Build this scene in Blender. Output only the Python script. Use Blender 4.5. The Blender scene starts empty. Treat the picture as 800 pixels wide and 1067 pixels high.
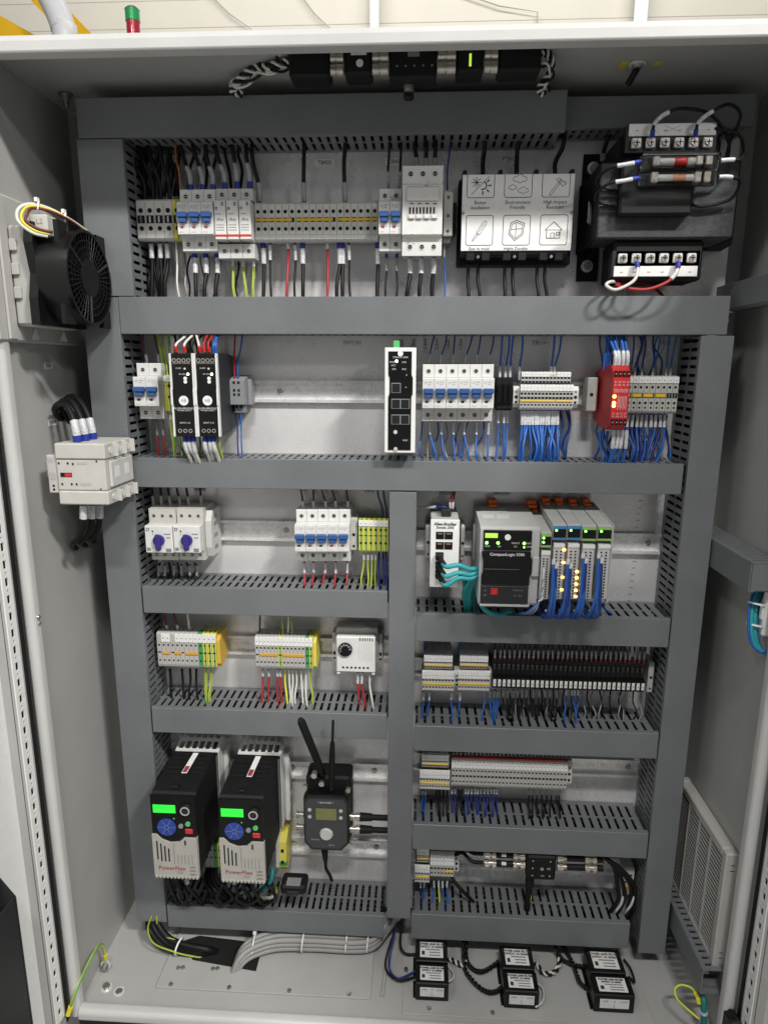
import bpy, bmesh, math, random
from mathutils import Vector, Matrix
random.seed(7)
sc = bpy.context.scene
col = sc.collection

# ---------------------------------------------------------------- camera
PITCH, YAW, ROLL, FOC = 0.21535758, -0.0537543, -0.00410336, 690.0
CAM = Vector((0.0, -1.09, 1.055))
_f = Vector((math.sin(YAW)*math.cos(PITCH), math.cos(YAW)*math.cos(PITCH), -math.sin(PITCH)))
_r = Vector((math.cos(YAW), -math.sin(YAW), 0))
_d = _f.cross(_r)
RGT = math.cos(ROLL)*_r + math.sin(ROLL)*_d
DWN = -math.sin(ROLL)*_r + math.cos(ROLL)*_d
cam = bpy.data.cameras.new('camera')
cam.sensor_fit = 'HORIZONTAL'; cam.sensor_width = 36; cam.lens = 36*FOC/800
cam.clip_start = 0.02; cam.clip_end = 200
camo = bpy.data.objects.new('camera', cam); col.objects.link(camo)
m = Matrix.Identity(4)
for i in range(3):
    m[i][0] = RGT[i]; m[i][1] = -DWN[i]; m[i][2] = -_f[i]; m[i][3] = CAM[i]
camo.matrix_world = m
sc.camera = camo

# ---------------------------------------------------------------- light
w = bpy.data.worlds.new('World'); sc.world = w; w.use_nodes = True
bg = w.node_tree.nodes['Background']
bg.inputs[0].default_value = (0.93, 0.96, 1.0, 1); bg.inputs[1].default_value = WORLD = 0.165
def area(name, loc, target, sx, sy, power, color=(1, 0.97, 0.93)):
    l = bpy.data.lights.new(name, 'AREA'); l.shape = 'RECTANGLE'; l.size = sx; l.size_y = sy
    l.energy = power; l.color = color
    o = bpy.data.objects.new(name, l); col.objects.link(o); o.location = loc
    o.rotation_euler = (Vector(target)-Vector(loc)).to_track_quat('-Z', 'Y').to_euler()
    return o
area('ceiling_lamp', (1.95, -2.35, 3.65), (0, 0, 0.75), 0.50, 0.16, 134)
area('ceiling_lamp', (0.15, -2.45, 3.80), (0, 0, 0.75), 0.70, 0.16, 74)
area('ceiling_lamp', (2.7, -3.7, 3.0), (-0.1, 0, 0.8), 0.6, 0.20, 30)
area('ceiling_lamp', (-1.7, -2.6, 3.9), (0, 0, 0.7), 0.5, 0.25, 24)
area('hall_lamp', (0.0, 3.0, 6.4), (0, 6.2, 3.6), 8.0, 0.8, 300)
sc.view_settings.view_transform = 'Standard'
sc.view_settings.look = 'None'
sc.view_settings.exposure = 0.0
sc.view_settings.gamma = 1.0
sc.view_settings.use_curve_mapping = False

# ---------------------------------------------------------------- pixel -> place
def at(px, py, y=None, x=None, z=None):
    d = RGT*(px-400) + DWN*(py-533.5) + _f*FOC
    if y is not None: t = (y-CAM.y)/d.y
    elif x is not None: t = (x-CAM.x)/d.x
    else: t = (z-CAM.z)/d.z
    return CAM + d*t
def X(px, py, y): return at(px, py, y).x
def Z(px, py, y): return at(px, py, y).z
def fbox(px0, px1, py0, py1, y):
    cx, cy = (px0+px1)/2, (py0+py1)/2
    return X(px0, cy, y), X(px1, cy, y), Z(cx, py1, y), Z(cx, py0, y)   # x0 x1 z0 z1

# ---------------------------------------------------------------- materials
MAT = {}
def mat(key, rgb, rough=0.5, metal=0.0, var=0.06, scale=40.0, bump=0.0, bscale=400, emit=None, estr=0, trans=0, coat=0, ior=1.45, scuff=0):
    m = bpy.data.materials.new(key); m.use_nodes = True
    nt = m.node_tree; b = nt.nodes['Principled BSDF']
    b.inputs['Base Color'].default_value = (*rgb, 1); b.inputs['Roughness'].default_value = rough
    b.inputs['Metallic'].default_value = metal
    b.inputs['IOR'].default_value = ior
    if coat: b.inputs['Coat Weight'].default_value = coat
    if trans: b.inputs['Transmission Weight'].default_value = trans
    if emit:
        b.inputs['Emission Color'].default_value = (*emit, 1); b.inputs['Emission Strength'].default_value = estr
    if var:
        tc = nt.nodes.new('ShaderNodeTexCoord')
        n = nt.nodes.new('ShaderNodeTexNoise'); n.inputs['Scale'].default_value = scale; n.inputs['Detail'].default_value = 5
        n.inputs['Roughness'].default_value = 0.65
        nt.links.new(tc.outputs['Object'], n.inputs['Vector'])
        r = nt.nodes.new('ShaderNodeValToRGB')
        r.color_ramp.elements[0].position = 0.3; r.color_ramp.elements[1].position = 0.72
        r.color_ramp.elements[0].color = (*[max(0, c*(1-var)) for c in rgb], 1)
        r.color_ramp.elements[1].color = (*[min(1, c*(1+var)) for c in rgb], 1)
        nt.links.new(n.outputs['Fac'], r.inputs['Fac'])
        out = r.outputs['Color']
        if scuff:      # fine scratches and dusty smears with a shape of their own
            for sc_, lo, hi, amt, tint in (((420, 420, 30), .66, .74, scuff, 1.55), ((28, 300, 260), .68, .75, scuff, 1.45), ((5, 5, 5), .55, .80, scuff*.6, 1.35)):
                mp = nt.nodes.new('ShaderNodeMapping'); mp.inputs['Scale'].default_value = sc_; mp.inputs['Rotation'].default_value = (0.2, 0.35, 0.1)
                nt.links.new(tc.outputs['Object'], mp.inputs['Vector'])
                q = nt.nodes.new('ShaderNodeTexNoise'); q.inputs['Scale'].default_value = 1; q.inputs['Detail'].default_value = 3
                nt.links.new(mp.outputs['Vector'], q.inputs['Vector'])
                mr2 = nt.nodes.new('ShaderNodeMapRange'); mr2.inputs['From Min'].default_value = lo; mr2.inputs['From Max'].default_value = hi
                mr2.inputs['To Max'].default_value = amt
                nt.links.new(q.outputs['Fac'], mr2.inputs['Value'])
                mx = nt.nodes.new('ShaderNodeMix'); mx.data_type = 'RGBA'
                for k_ in mx.inputs:
                    if k_.type == 'RGBA' and k_.name == 'B': k_.default_value = (*[min(.9, c*tint) for c in rgb], 1)
                ca = [k_ for k_ in mx.inputs if k_.type == 'RGBA' and k_.name == 'A'][0]
                nt.links.new(mr2.outputs['Result'], mx.inputs['Factor']); nt.links.new(out, ca)
                out = [k_ for k_ in mx.outputs if k_.type == 'RGBA'][0]
        nt.links.new(out, b.inputs['Base Color'])
        mr = nt.nodes.new('ShaderNodeMapRange')
        mr.inputs['To Min'].default_value = max(0.03, rough-0.09); mr.inputs['To Max'].default_value = min(1, rough+0.09)
        nt.links.new(n.outputs['Fac'], mr.inputs['Value']); nt.links.new(mr.outputs['Result'], b.inputs['Roughness'])
        if bump:
            n2 = nt.nodes.new('ShaderNodeTexNoise'); n2.inputs['Scale'].default_value = bscale; n2.inputs['Detail'].default_value = 2
            nt.links.new(tc.outputs['Object'], n2.inputs['Vector'])
            bp = nt.nodes.new('ShaderNodeBump'); bp.inputs['Strength'].default_value = bump; bp.inputs['Distance'].default_value = 0.001
            nt.links.new(n2.outputs['Fac'], bp.inputs['Height']); nt.links.new(bp.outputs['Normal'], b.inputs['Normal'])
    MAT[key] = m
    return m
mat('duct', (0.156, 0.165, 0.174), 0.40, var=0.10, scale=9, bump=0.03, bscale=500, scuff=0.30)
mat('paint', (0.385, 0.388, 0.376), 0.46, var=0.07, scale=6, bump=0.14, bscale=700, scuff=0.18)
mat('rimpaint', (0.54, 0.54, 0.53), 0.32, var=0.05, scale=8, bump=0.08, bscale=700)
mat('galv', (0.80, 0.79, 0.79), 0.27, metal=0.36, var=0.06, scale=7, bump=0.05, bscale=90)
mat('zinc', (0.85, 0.85, 0.84), 0.28, metal=0.45, var=0.08, scale=60)
mat('nickel', (0.62, 0.58, 0.52), 0.30, metal=0.85, var=0.12, scale=200)
mat('steel', (0.42, 0.42, 0.41), 0.35, metal=0.9, var=0.15, scale=200)
mat('white', (0.68, 0.68, 0.665), 0.42, var=0.05, scale=60)
mat('cleanwhite', (0.78, 0.78, 0.77), 0.45, var=0.03, scale=60)
mat('cream', (0.52, 0.51, 0.475), 0.45, var=0.05, scale=60)
mat('termgrey', (0.45, 0.45, 0.42), 0.5, var=0.09, scale=90)
mat('lightgrey', (0.56, 0.56, 0.54), 0.45, var=0.05, scale=60)
mat('midgrey', (0.24, 0.25, 0.26), 0.5, var=0.06, scale=60)
mat('plcgrey', (0.44, 0.45, 0.44), 0.5, var=0.05, scale=60)
mat('fangrey', (0.44, 0.435, 0.415), 0.45, var=0.04, scale=30)
mat('black', (0.0055, 0.0056, 0.006), 0.36, var=0.15, scale=40, ior=1.38)
mat('matblack', (0.0075, 0.0075, 0.0078), 0.6, var=0.2, scale=50, ior=1.36)
mat('charcoal', (0.018, 0.019, 0.020), 0.45, var=0.12, scale=40)
mat('psuside', (0.016, 0.018, 0.023), 0.5, var=0.12, scale=25)
mat('core', (0.040, 0.042, 0.047), 0.5, var=0.35, scale=160, bump=0.3, bscale=300)
mat('hole', (0.006, 0.006, 0.006), 0.8, var=0)
mat('wireblack', (0.0055, 0.0055, 0.006), 0.5, var=0, ior=1.35)
mat('wirewhite', (0.62, 0.61, 0.57), 0.45, var=0)
mat('wirered', (0.34, 0.022, 0.026), 0.45, var=0)
mat('wirebrown', (0.12, 0.02, 0.02), 0.45, var=0)
mat('wireblue', (0.022, 0.110, 0.40), 0.42, var=0)
mat('wirenavy', (0.018, 0.035, 0.18), 0.42, var=0)
mat('wireorange', (0.40, 0.13, 0.03), 0.45, var=0)
mat('wiregreen', (0.10, 0.30, 0.06), 0.45, var=0)
mat('wireyellow', (0.62, 0.60, 0.06), 0.45, var=0)
mat('wiregrey', (0.30, 0.30, 0.295), 0.5, var=0.08, scale=60)
mat('teal', (0.03, 0.33, 0.36), 0.42, var=0.06, scale=60)
mat('tealdark', (0.012, 0.17, 0.165), 0.42, var=0.06, scale=60)
mat('ferblue', (0.015, 0.035, 0.30), 0.45, var=0)
mat('feryellow', (0.72, 0.62, 0.03), 0.45, var=0)
mat('ferred', (0.55, 0.03, 0.03), 0.45, var=0)
mat('sleeve', (0.56, 0.57, 0.59), 0.35, var=0.42, scale=420)
mat('sleevegrey', (0.30, 0.31, 0.32), 0.35, var=0.4, scale=420)
mat('toggle', (0.035, 0.095, 0.27), 0.38, var=0.05)
mat('knob', (0.035, 0.025, 0.20), 0.42, var=0.08)
mat('red', (0.55, 0.030, 0.030), 0.42, var=0.06)
mat('redbody', (0.42, 0.018, 0.022), 0.42, var=0.06)
mat('orange', (0.85, 0.17, 0.03), 0.42, var=0.05)
mat('jumper', (0.72, 0.47, 0.04), 0.42, var=0.06)
mat('jumperdark', (0.62, 0.33, 0.04), 0.42, var=0.06)
mat('pegreen', (0.06, 0.28, 0.09), 0.45, var=0.06)
mat('peyellow', (0.68, 0.60, 0.10), 0.45, var=0.06)
mat('peorange', (0.66, 0.42, 0.05), 0.45, var=0.06)
mat('connector', (0.10, 0.48, 0.16), 0.45, var=0.05)
mat('label', (0.74, 0.74, 0.73), 0.5, var=0.03, scale=80)
mat('labelgrey', (0.42, 0.42, 0.41), 0.5, var=0.03, scale=80)
mat('ink', (0.03, 0.03, 0.032), 0.6, var=0)
mat('inkgrey', (0.22, 0.22, 0.22), 0.6, var=0)
mat('inkwhite', (0.62, 0.62, 0.62), 0.6, var=0)
mat('inkred', (0.30, 0.035, 0.05), 0.6, var=0)
mat('keyblue', (0.025, 0.06, 0.30), 0.4, var=0.06)
mat('lcdgreen', (0.02, 0.3, 0.03), 0.4, var=0, emit=(0.03, 0.90, 0.06), estr=0.85)
mat('lcdyellow', (0.20, 0.21, 0.08), 0.3, var=0.05)
mat('ledgreen', (0.1, 0.8, 0.1), 0.4, var=0, emit=(0.25, 1.0, 0.12), estr=4)
mat('ledamber', (0.8, 0.5, 0.1), 0.4, var=0, emit=(1.0, 0.55, 0.10), estr=7)
mat('ledwhite', (0.8, 0.9, 0.5), 0.4, var=0, emit=(0.9, 1.0, 0.55), estr=4)
mat('oled', (0.15, 0.25, 0.02), 0.4, var=0, emit=(0.55, 0.85, 0.10), estr=0.9)
mat('bluetag', (0.05, 0.22, 0.50), 0.45, var=0.05)
mat('greentag', (0.26, 0.48, 0.12), 0.45, var=0.05)
mat('clear', (0.92, 0.93, 0.93), 0.02, var=0, trans=1.0, ior=1.12)
mat('copper', (0.60, 0.30, 0.18), 0.35, metal=0.7, var=0.15, scale=200)
mat('concrete', (0.30, 0.30, 0.29), 0.6, var=0.1, scale=3)
mat('hallwall', (0.66, 0.63, 0.55), 0.6, var=0.04, scale=2)
mat('hallsteel', (0.5, 0.5, 0.5), 0.5, var=0.05, scale=5)
mat('craneyellow', (0.85, 0.50, 0.015), 0.4, var=0.05, scale=8)
mat('pipewhite', (0.72, 0.73, 0.75), 0.35, var=0.03, scale=8)
mat('lensgreen', (0.02, 0.35, 0.10), 0.15, var=0, coat=0.5)
mat('lensred', (0.45, 0.02, 0.05), 0.15, var=0, coat=0.5)
mat('drivecream', (0.40, 0.388, 0.352), 0.5, var=0.06, scale=60)
mat('hallcable', (0.42, 0.41, 0.37), 0.6, var=0)
mat('stain', (0.50, 0.44, 0.10), 0.6, var=0.3, scale=120)
GY = ['wireyellow', 'wireyellow', 'wiregreen', 'wiregreen', 'wireyellow', 'wireyellow', 'wiregreen', 'wiregreen']

# ---------------------------------------------------------------- mesh builder
class MB:
    def __init__(s): s.v = []; s.f = []; s.m = []; s.sm = []; s.mats = []
    def mi(s, k):
        if k not in s.mats: s.mats.append(k)
        return s.mats.index(k)
    def add(s, vs, fs, m, smooth=False):
        o = len(s.v); s.v += [tuple(v) for v in vs]
        for i, f in enumerate(fs):
            s.f.append(tuple(o+j for j in f)); s.m.append(s.mi(m[i] if isinstance(m, list) else m)); s.sm.append(smooth)
        return s
    def box(s, x0, x1, y0, y1, z0, z1, m, b=0):
        if x0 > x1: x0, x1 = x1, x0
        if y0 > y1: y0, y1 = y1, y0
        if z0 > z1: z0, z1 = z1, z0
        b = min(b, (x1-x0)*.45, (y1-y0)*.45, (z1-z0)*.45)
        c = [(i, j, k) for i in (0, 1) for j in (0, 1) for k in (0, 1)]
        P = ((x0, x1), (y0, y1), (z0, z1))
        if b <= 0:
            vs = [(P[0][i], P[1][j], P[2][k]) for i, j, k in c]
            return s.add(vs, [(0, 1, 3, 2), (4, 6, 7, 5), (0, 4, 5, 1), (2, 3, 7, 6), (0, 2, 6, 4), (1, 5, 7, 3)], m)
        vs = []; idx = {}
        for cc in c:
            for ax in range(3):
                p = [P[a][cc[a]] + (0 if a == ax else (b if cc[a] == 0 else -b)) for a in range(3)]
                idx[cc, ax] = len(vs); vs.append(p)
        fs = []
        for ax in range(3):
            o1, o2 = [a for a in range(3) if a != ax]
            for sd in (0, 1):
                q = []
                for u, v_ in ((0, 0), (1, 0), (1, 1), (0, 1)):
                    cc = [0, 0, 0]; cc[ax] = sd; cc[o1] = u; cc[o2] = v_; q.append(idx[tuple(cc), ax])
                fs.append(tuple(q))
            for u in (0, 1):
                for v_ in (0, 1):
                    a = [0, 0, 0]; a[o1] = u; a[o2] = v_; e = list(a); e[ax] = 1
                    a, e = tuple(a), tuple(e)
                    fs.append((idx[a, o1], idx[e, o1], idx[e, o2], idx[a, o2]))
        for cc in c: fs.append((idx[cc, 0], idx[cc, 1], idx[cc, 2]))
        return s.add(vs, fs, m)
    def ext(s, poly, ax, a0, a1, m, mcap=None):
        n = len(poly)
        def P(p, a): return (a, p[0], p[1]) if ax == 'x' else ((p[0], a, p[1]) if ax == 'y' else (p[0], p[1], a))
        vs = [P(p, a0) for p in poly] + [P(p, a1) for p in poly]
        fs = [(i, (i+1) % n, n+(i+1) % n, n+i) for i in range(n)] + [tuple(range(n)), tuple(range(2*n-1, n-1, -1))]
        return s.add(vs, fs, [m]*n + [mcap or m]*2)
    def frame(s, p, q):
        d = (Vector(q)-Vector(p)).normalized()
        u = d.cross(Vector((0, 0, 1)) if abs(d.z) < .9 else Vector((1, 0, 0))).normalized()
        return d, u, d.cross(u)
    def cyl(s, p, q, r, m, r2=None, n=12, mcap=None):
        d, u, v = s.frame(p, q); p = Vector(p); q = Vector(q); r2 = r if r2 is None else r2
        vs = [p+(u*math.cos(a)+v*math.sin(a))*r for a in [2*math.pi*i/n for i in range(n)]]
        vs += [q+(u*math.cos(a)+v*math.sin(a))*r2 for a in [2*math.pi*i/n for i in range(n)]]
        s.add(vs, [(i, (i+1) % n, n+(i+1) % n, n+i) for i in range(n)], m, True)
        s.add(vs[:n], [tuple(range(n))], mcap or m); s.add(vs[n:], [tuple(range(n))], mcap or m)
        return s
    def ring(s, c, ax, ro, ri, h, m, n=24):
        c = Vector(c); d = Vector(ax).normalized(); _, u, v = s.frame(c, c+d)
        vs = []
        for (r, t) in ((ro, 0), (ro, h), (ri, h), (ri, 0)):
            vs += [c+d*t+(u*math.cos(2*math.pi*i/n)+v*math.sin(2*math.pi*i/n))*r for i in range(n)]
        fs = []
        for k in range(4):
            for i in range(n): fs.append((k*n+i, k*n+(i+1) % n, ((k+1) % 4)*n+(i+1) % n, ((k+1) % 4)*n+i))
        return s.add(vs, fs, m)
    def tube(s, pts, r, m, n=8):
        pts = [Vector(p) for p in pts]; N = len(pts); vs = []; u = None
        for i, p in enumerate(pts):
            t = (pts[min(i+1, N-1)]-pts[max(i-1, 0)]).normalized()
            if u is None: u = t.cross(Vector((0, 0, 1)) if abs(t.z) < .9 else Vector((1, 0, 0))).normalized()
            else: u = (u-t*u.dot(t)).normalized()
            v = t.cross(u); rr = r[i] if isinstance(r, list) else r
            vs += [p+(u*math.cos(2*math.pi*k/n)+v*math.sin(2*math.pi*k/n))*rr for k in range(n)]
        fs = [(i*n+k, i*n+(k+1) % n, (i+1)*n+(k+1) % n, (i+1)*n+k) for i in range(N-1) for k in range(n)]
        mm = [m[k % len(m)] for i in range(N-1) for k in range(n)] if isinstance(m, list) else m
        s.add(vs, fs, mm, True)
        m0 = m[0] if isinstance(m, list) else m
        s.add(vs[:n], [tuple(range(n))], m0); s.add(vs[-n:], [tuple(range(n))], m0)
        return s
    def text(s, t, o, size, m, u=(1, 0, 0), v=(0, 0, 1), align='CENTER', bold=0):
        cu = bpy.data.curves.new('t', 'FONT'); cu.body = t; cu.size = size; cu.align_x = align; cu.align_y = 'CENTER'
        cu.resolution_u = 2; cu.offset = bold
        ob = bpy.data.objects.new('t', cu); me = bpy.data.meshes.new_from_object(ob)
        o = Vector(o); u = Vector(u); v = Vector(v)
        s.add([o+u*q.co.x+v*q.co.y for q in me.vertices], [tuple(p.vertices) for p in me.polygons], m)
        bpy.data.objects.remove(ob); bpy.data.curves.remove(cu); bpy.data.meshes.remove(me)
        return s
    def mesh(s, name, off=(0, 0, 0)):
        me = bpy.data.meshes.new(name)
        me.from_pydata([(v[0]-off[0], v[1]-off[1], v[2]-off[2]) for v in s.v], [], s.f)
        for k in s.mats: me.materials.append(MAT[k])
        me.polygons.foreach_set('material_index', s.m); me.polygons.foreach_set('use_smooth', s.sm)
        bm = bmesh.new(); bm.from_mesh(me); bmesh.ops.recalc_face_normals(bm, faces=bm.faces); bm.to_mesh(me); bm.free()
        me.update()
        return me
def spline(pts, k=6):
    P = [Vector(p) for p in pts]; P = [P[0]*2-P[1]] + P + [P[-1]*2-P[-2]]; out = []
    for i in range(1, len(P)-2):
        a, b, c, d = P[i-1:i+3]
        for j in range(k):
            t = j/k
            out.append(0.5*((2*b)+(c-a)*t+(2*a-5*b+4*c-d)*t*t+(3*b-a-3*c+d)*t**3))
    out.append(P[-2]); return out

# ---------------------------------------------------------------- things
class T:
    def __init__(s, name, label, cat, loc, group=None, kind=None):
        o = bpy.data.objects.new(name, None); col.objects.link(o); o.location = loc
        o.empty_display_size = 0.01
        if label: o['label'] = label
        if cat: o['category'] = cat
        if group: o['group'] = group
        if kind: o['kind'] = kind
        s.o = o; s.loc = Vector(loc)
    def part(s, name, mb, parent=None, label=None, kind=None):
        o = bpy.data.objects.new(name, mb.mesh(name, s.loc)); col.objects.link(o)
        o.parent = parent or s.o
        if label: o['label'] = label
        if kind: o['kind'] = kind
        return o
    def inst(s, name, me, loc, parent=None, label=None):
        """a copy of a shared piece, placed in world space; parent (if given) is another instance"""
        o = bpy.data.objects.new(name, me); col.objects.link(o); o.parent = parent or s.o
        base = s.loc if parent is None else s.loc+parent.location
        o.location = Vector(loc)-base
        if label: o['label'] = label
        return o
def solo(name, mb, label, cat, group=None, kind=None, loc=None):
    loc = loc or (0, 0, 0)
    o = bpy.data.objects.new(name, mb.mesh(name, loc)); col.objects.link(o); o.location = loc
    if label: o['label'] = label
    if cat: o['category'] = cat
    if group: o['group'] = group
    if kind: o['kind'] = kind
    return o
CACHE = {}
def shared(key, fn):
    if key not in CACHE:
        mb = MB(); fn(mb); CACHE[key] = mb.mesh(str(key[0]) if isinstance(key, tuple) else key)
    return CACHE[key]
ORD = ['first', 'second', 'third', 'fourth', 'fifth', 'sixth', 'seventh', 'eighth', 'ninth', 'tenth', 'eleventh', 'twelfth', 'thirteenth',
       'fourteenth', 'fifteenth', 'sixteenth', 'seventeenth', 'eighteenth', 'nineteenth', 'twentieth', 'twenty-first', 'twenty-second',
       'twenty-third', 'twenty-fourth', 'twenty-fifth', 'twenty-sixth', 'twenty-seventh', 'twenty-eighth', 'twenty-ninth', 'thirtieth',
       'thirty-first', 'thirty-second', 'thirty-third', 'thirty-fourth']

# ---------------------------------------------------------------- wires
SMALL = MB()
def cut(path, a, b):
    """piece of a polyline between arc lengths a and b"""
    out = []; s = 0
    for i in range(len(path)-1):
        p, q = path[i], path[i+1]; L = (q-p).length
        if L < 1e-9: continue
        if s+L > a and s < b:
            t0 = max(0, (a-s)/L); t1 = min(1, (b-s)/L)
            if not out: out.append(p.lerp(q, t0))
            out.append(p.lerp(q, t1))
        s += L
    return out
def wire(label, pts, r, m, fer=None, sleeve=None, sl=(0.006, 0.026), group=None, n=7, name='wire', cat='wire', k=6, raw=False, stuff=False):
    path = [Vector(p) for p in pts] if raw else spline(pts, k)
    if stuff:
        SMALL.tube(path, r, m, 5)
        if fer: SMALL.tube(cut(path, 0, 0.0085), r*1.32+0.0003, fer, 6)
        if sleeve and len(cut(path, *sl)) > 1: SMALL.tube(cut(path, *sl), r*1.22+0.0002, sleeve, 6)
        return
    t = T(name, label, cat, path[0], group)
    t.part('insulation', MB().tube(path, r, m, n))
    if fer: t.part('ferrule', MB().tube(cut(path, 0, 0.0085), r*1.32+0.0003, fer, 8))
    if sleeve:
        c = cut(path, *sl)
        if len(c) > 1: t.part('marker_sleeve', MB().tube(c, r*1.22+0.0002, sleeve, 8))
    return t
def wires(desc, pxs, py0, y0, zend, yend=-0.05, r=0.0016, m='wireblack', fer=None, sleeve='sleeve', sl=(0.006, 0.026), dx=0.006, bow=0.006,
          group=None, side='left', cat='wire', dxs=None, stuff=False):
    """a row of wires leaving a device at picture columns pxs; they run to height zend"""
    n = len(pxs)
    for i, px in enumerate(pxs):
        a = at(px, py0 if not isinstance(py0, (list, tuple)) else py0[i], y0)
        ex = a.x + (dxs[i] if dxs else random.uniform(-dx, dx)); L = zend-a.z
        p1 = a + Vector((random.uniform(-.0008, .0008), -random.uniform(.0, .002), L*0.30))
        p2 = Vector((a.x*.55+ex*.45+random.uniform(-bow, bow)*.5, (y0+yend)/2-random.uniform(0, bow), a.z+L*.62))
        p3 = Vector((ex, yend, zend))
        if n == 1: lab = desc
        else: lab = '%s from left of the %s' % (ORD[i], desc)
        mm = m[i % len(m)] if isinstance(m, tuple) else m
        wire(lab, [a, p1, p2, p3], r, mm, fer[i % len(fer)] if isinstance(fer, tuple) else fer, sleeve, sl, group or ('' + desc), cat=cat, stuff=stuff)
# ================================================================ the hall behind
XL, XR, ZT, YF = -0.56, 0.495, 1.4432, -0.212
solo('ground', MB().box(-12, 12, -8, 9, -0.16, -0.12, 'concrete'), None, None, kind='structure')
hb = MB().box(-12, 12, 6.5, 6.7, -0.12, 7, 'hallwall')
hall = solo('hall_wall', hb, None, None, kind='structure')
pm = MB().box(0, 24, 0, 0.012, 0, 0.2485, 'hallwall', 0.004).mesh('wall_plank')
for i in range(14):
    o = bpy.data.objects.new('wall_plank', pm); col.objects.link(o); o.parent = hall; o.location = (-12, 6.485, 3.2+i*0.25)
for px, wd, yy in ((668, 0.13, 6.3), (390, 0.09, 6.3)):
    c = at(px, 10, yy)
    t = T('steel_post', 'pale steel post on the hall wall, %s' % ('thicker one above the right of the cabinet' if px > 500 else 'thin one above the middle of the cabinet'), 'post', (c.x, yy, -0.12))
    t.part('flange', MB().box(c.x-wd/2, c.x+wd/2, yy, yy+0.012, -0.12, 6.5, 'pipewhite', 0.003))
    t.part('web', MB().box(c.x-0.006, c.x+0.006, yy+0.012, yy+0.16, -0.12, 6.5, 'pipewhite'))
for i, (a, b) in enumerate((((215, -10), (262, 30)), ((310, -10), (345, 30)), ((480, -8), (560, 12)))):
    p, q = at(*a, 6.44), at(*b, 6.44)
    solo('hanging_cable', MB().tube([p, p.lerp(q, .5)+Vector((0, 0, -.03)), q, q+Vector((0, 0, -3))], 0.006, 'hallcable', 6), 'thin grey cable slanting across the hall wall, %s from left' % ORD[i], 'cable', 'cables on the hall wall')
# crane arms and pipe
def beam(p, q, wdt, m, name, label, cat):
    p, q = Vector(p), Vector(q); d = (q-p).normalized(); u = Vector((0, 1, 0)); v = d.cross(u).normalized()
    vs = []
    for c in (p, q):
        for su, sv in ((-1, -1), (1, -1), (1, 1), (-1, 1)): vs.append(c+u*su*wdt*.4+v*sv*wdt*.5)
    solo(name, MB().add(vs, [(0, 1, 5, 4), (1, 2, 6, 5), (2, 3, 7, 6), (3, 0, 4, 7), (0, 1, 2, 3), (4, 5, 6, 7)], m), label, cat, 'yellow crane arms')
beam(at(-40, 5, 2.0), at(60, 62, 2.0), 0.075, 'craneyellow', 'crane_arm', 'yellow slanting beam at the very left above the cabinet', 'beam')
beam(at(30, -18, 2.2), at(115, 70, 2.2), 0.09, 'craneyellow', 'crane_arm', 'yellow slanting beam behind the white curved pipe', 'beam')
pts = [at(38, -40, 1.8), at(48, -12, 1.8), at(58, 8, 1.8), at(66, 30, 1.8), at(70, 60, 1.8), at(70, 60, 1.8)+Vector((0, 0, -1.2))]
solo('curved_pipe', MB().tube(spline(pts, 6), 0.048, 'pipewhite', 14), 'white curved pipe above the cabinet between yellow beams', 'pipe')
# stack light
c = at(139, 30, 1.6); zz = Z(139, 22.5, 1.6); zt = Z(139, 10, 1.6)
t = T('stack_light', 'green over red signal tower behind the cabinet top', 'signal lamp', (c.x, 1.6, -0.12))
t.part('pole', MB().cyl((c.x, 1.6, -0.12), (c.x, 1.6, zz-0.05), 0.014, 'hallsteel'))
t.part('red_lens', MB().cyl((c.x, 1.6, zz-0.05), (c.x, 1.6, zz), 0.024, 'lensred', n=20))
t.part('green_lens', MB().cyl((c.x, 1.6, zz), (c.x, 1.6, zt), 0.026, 'lensgreen', n=20))
t.part('cap', MB().cyl((c.x, 1.6, zt), (c.x, 1.6, zt+0.008), 0.027, 'charcoal', r2=0.018, n=20))

# ================================================================ enclosure
e = T('electrical_enclosure', 'light grey steel control cabinet shell standing open with rounded front rim', 'cabinet', (0, 0, -0.12))
th = 0.002
e.part('plinth', MB().box(XL-0.02, XR+0.02, YF+0.03, 0.03, -0.12, -0.012, 'charcoal', 0.004))
e.part('bottom_panel', MB().box(XL-0.03, XR+0.03, YF-0.004, 0.034, -0.012, 0, 'paint', 0.001))
e.part('back_wall', MB().box(XL-0.03, XR+0.03, 0.03, 0.032, 0.0005, ZT-.0005, 'paint'))
e.part('side_wall', MB().box(XL-0.03, XL, YF, 0.0295, 0.0005, ZT-.0005, 'paint'), label='left side wall of the cabinet')
e.part('side_wall', MB().box(XR, XR+0.03, YF, 0.0295, 0.0005, ZT-.0005, 'paint'), label='right side wall of the cabinet')
e.part('top_panel', MB().box(XL-0.03, XR+0.03, -0.206, 0.034, ZT, ZT+0.003, 'paint', 0.001))
def rrect(cy, cz, w_, h, r, n=4):
    out = []
    for (sx, sz, a0) in ((1, 1, 0), (-1, 1, 90), (-1, -1, 180), (1, -1, 270)):
        for i in range(n+1):
            a = math.radians(a0+90*i/n); out.append((cy+sx*(w_/2-r)+r*math.cos(a), cz+sz*(h/2-r)+r*math.sin(a)))
    return out
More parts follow.
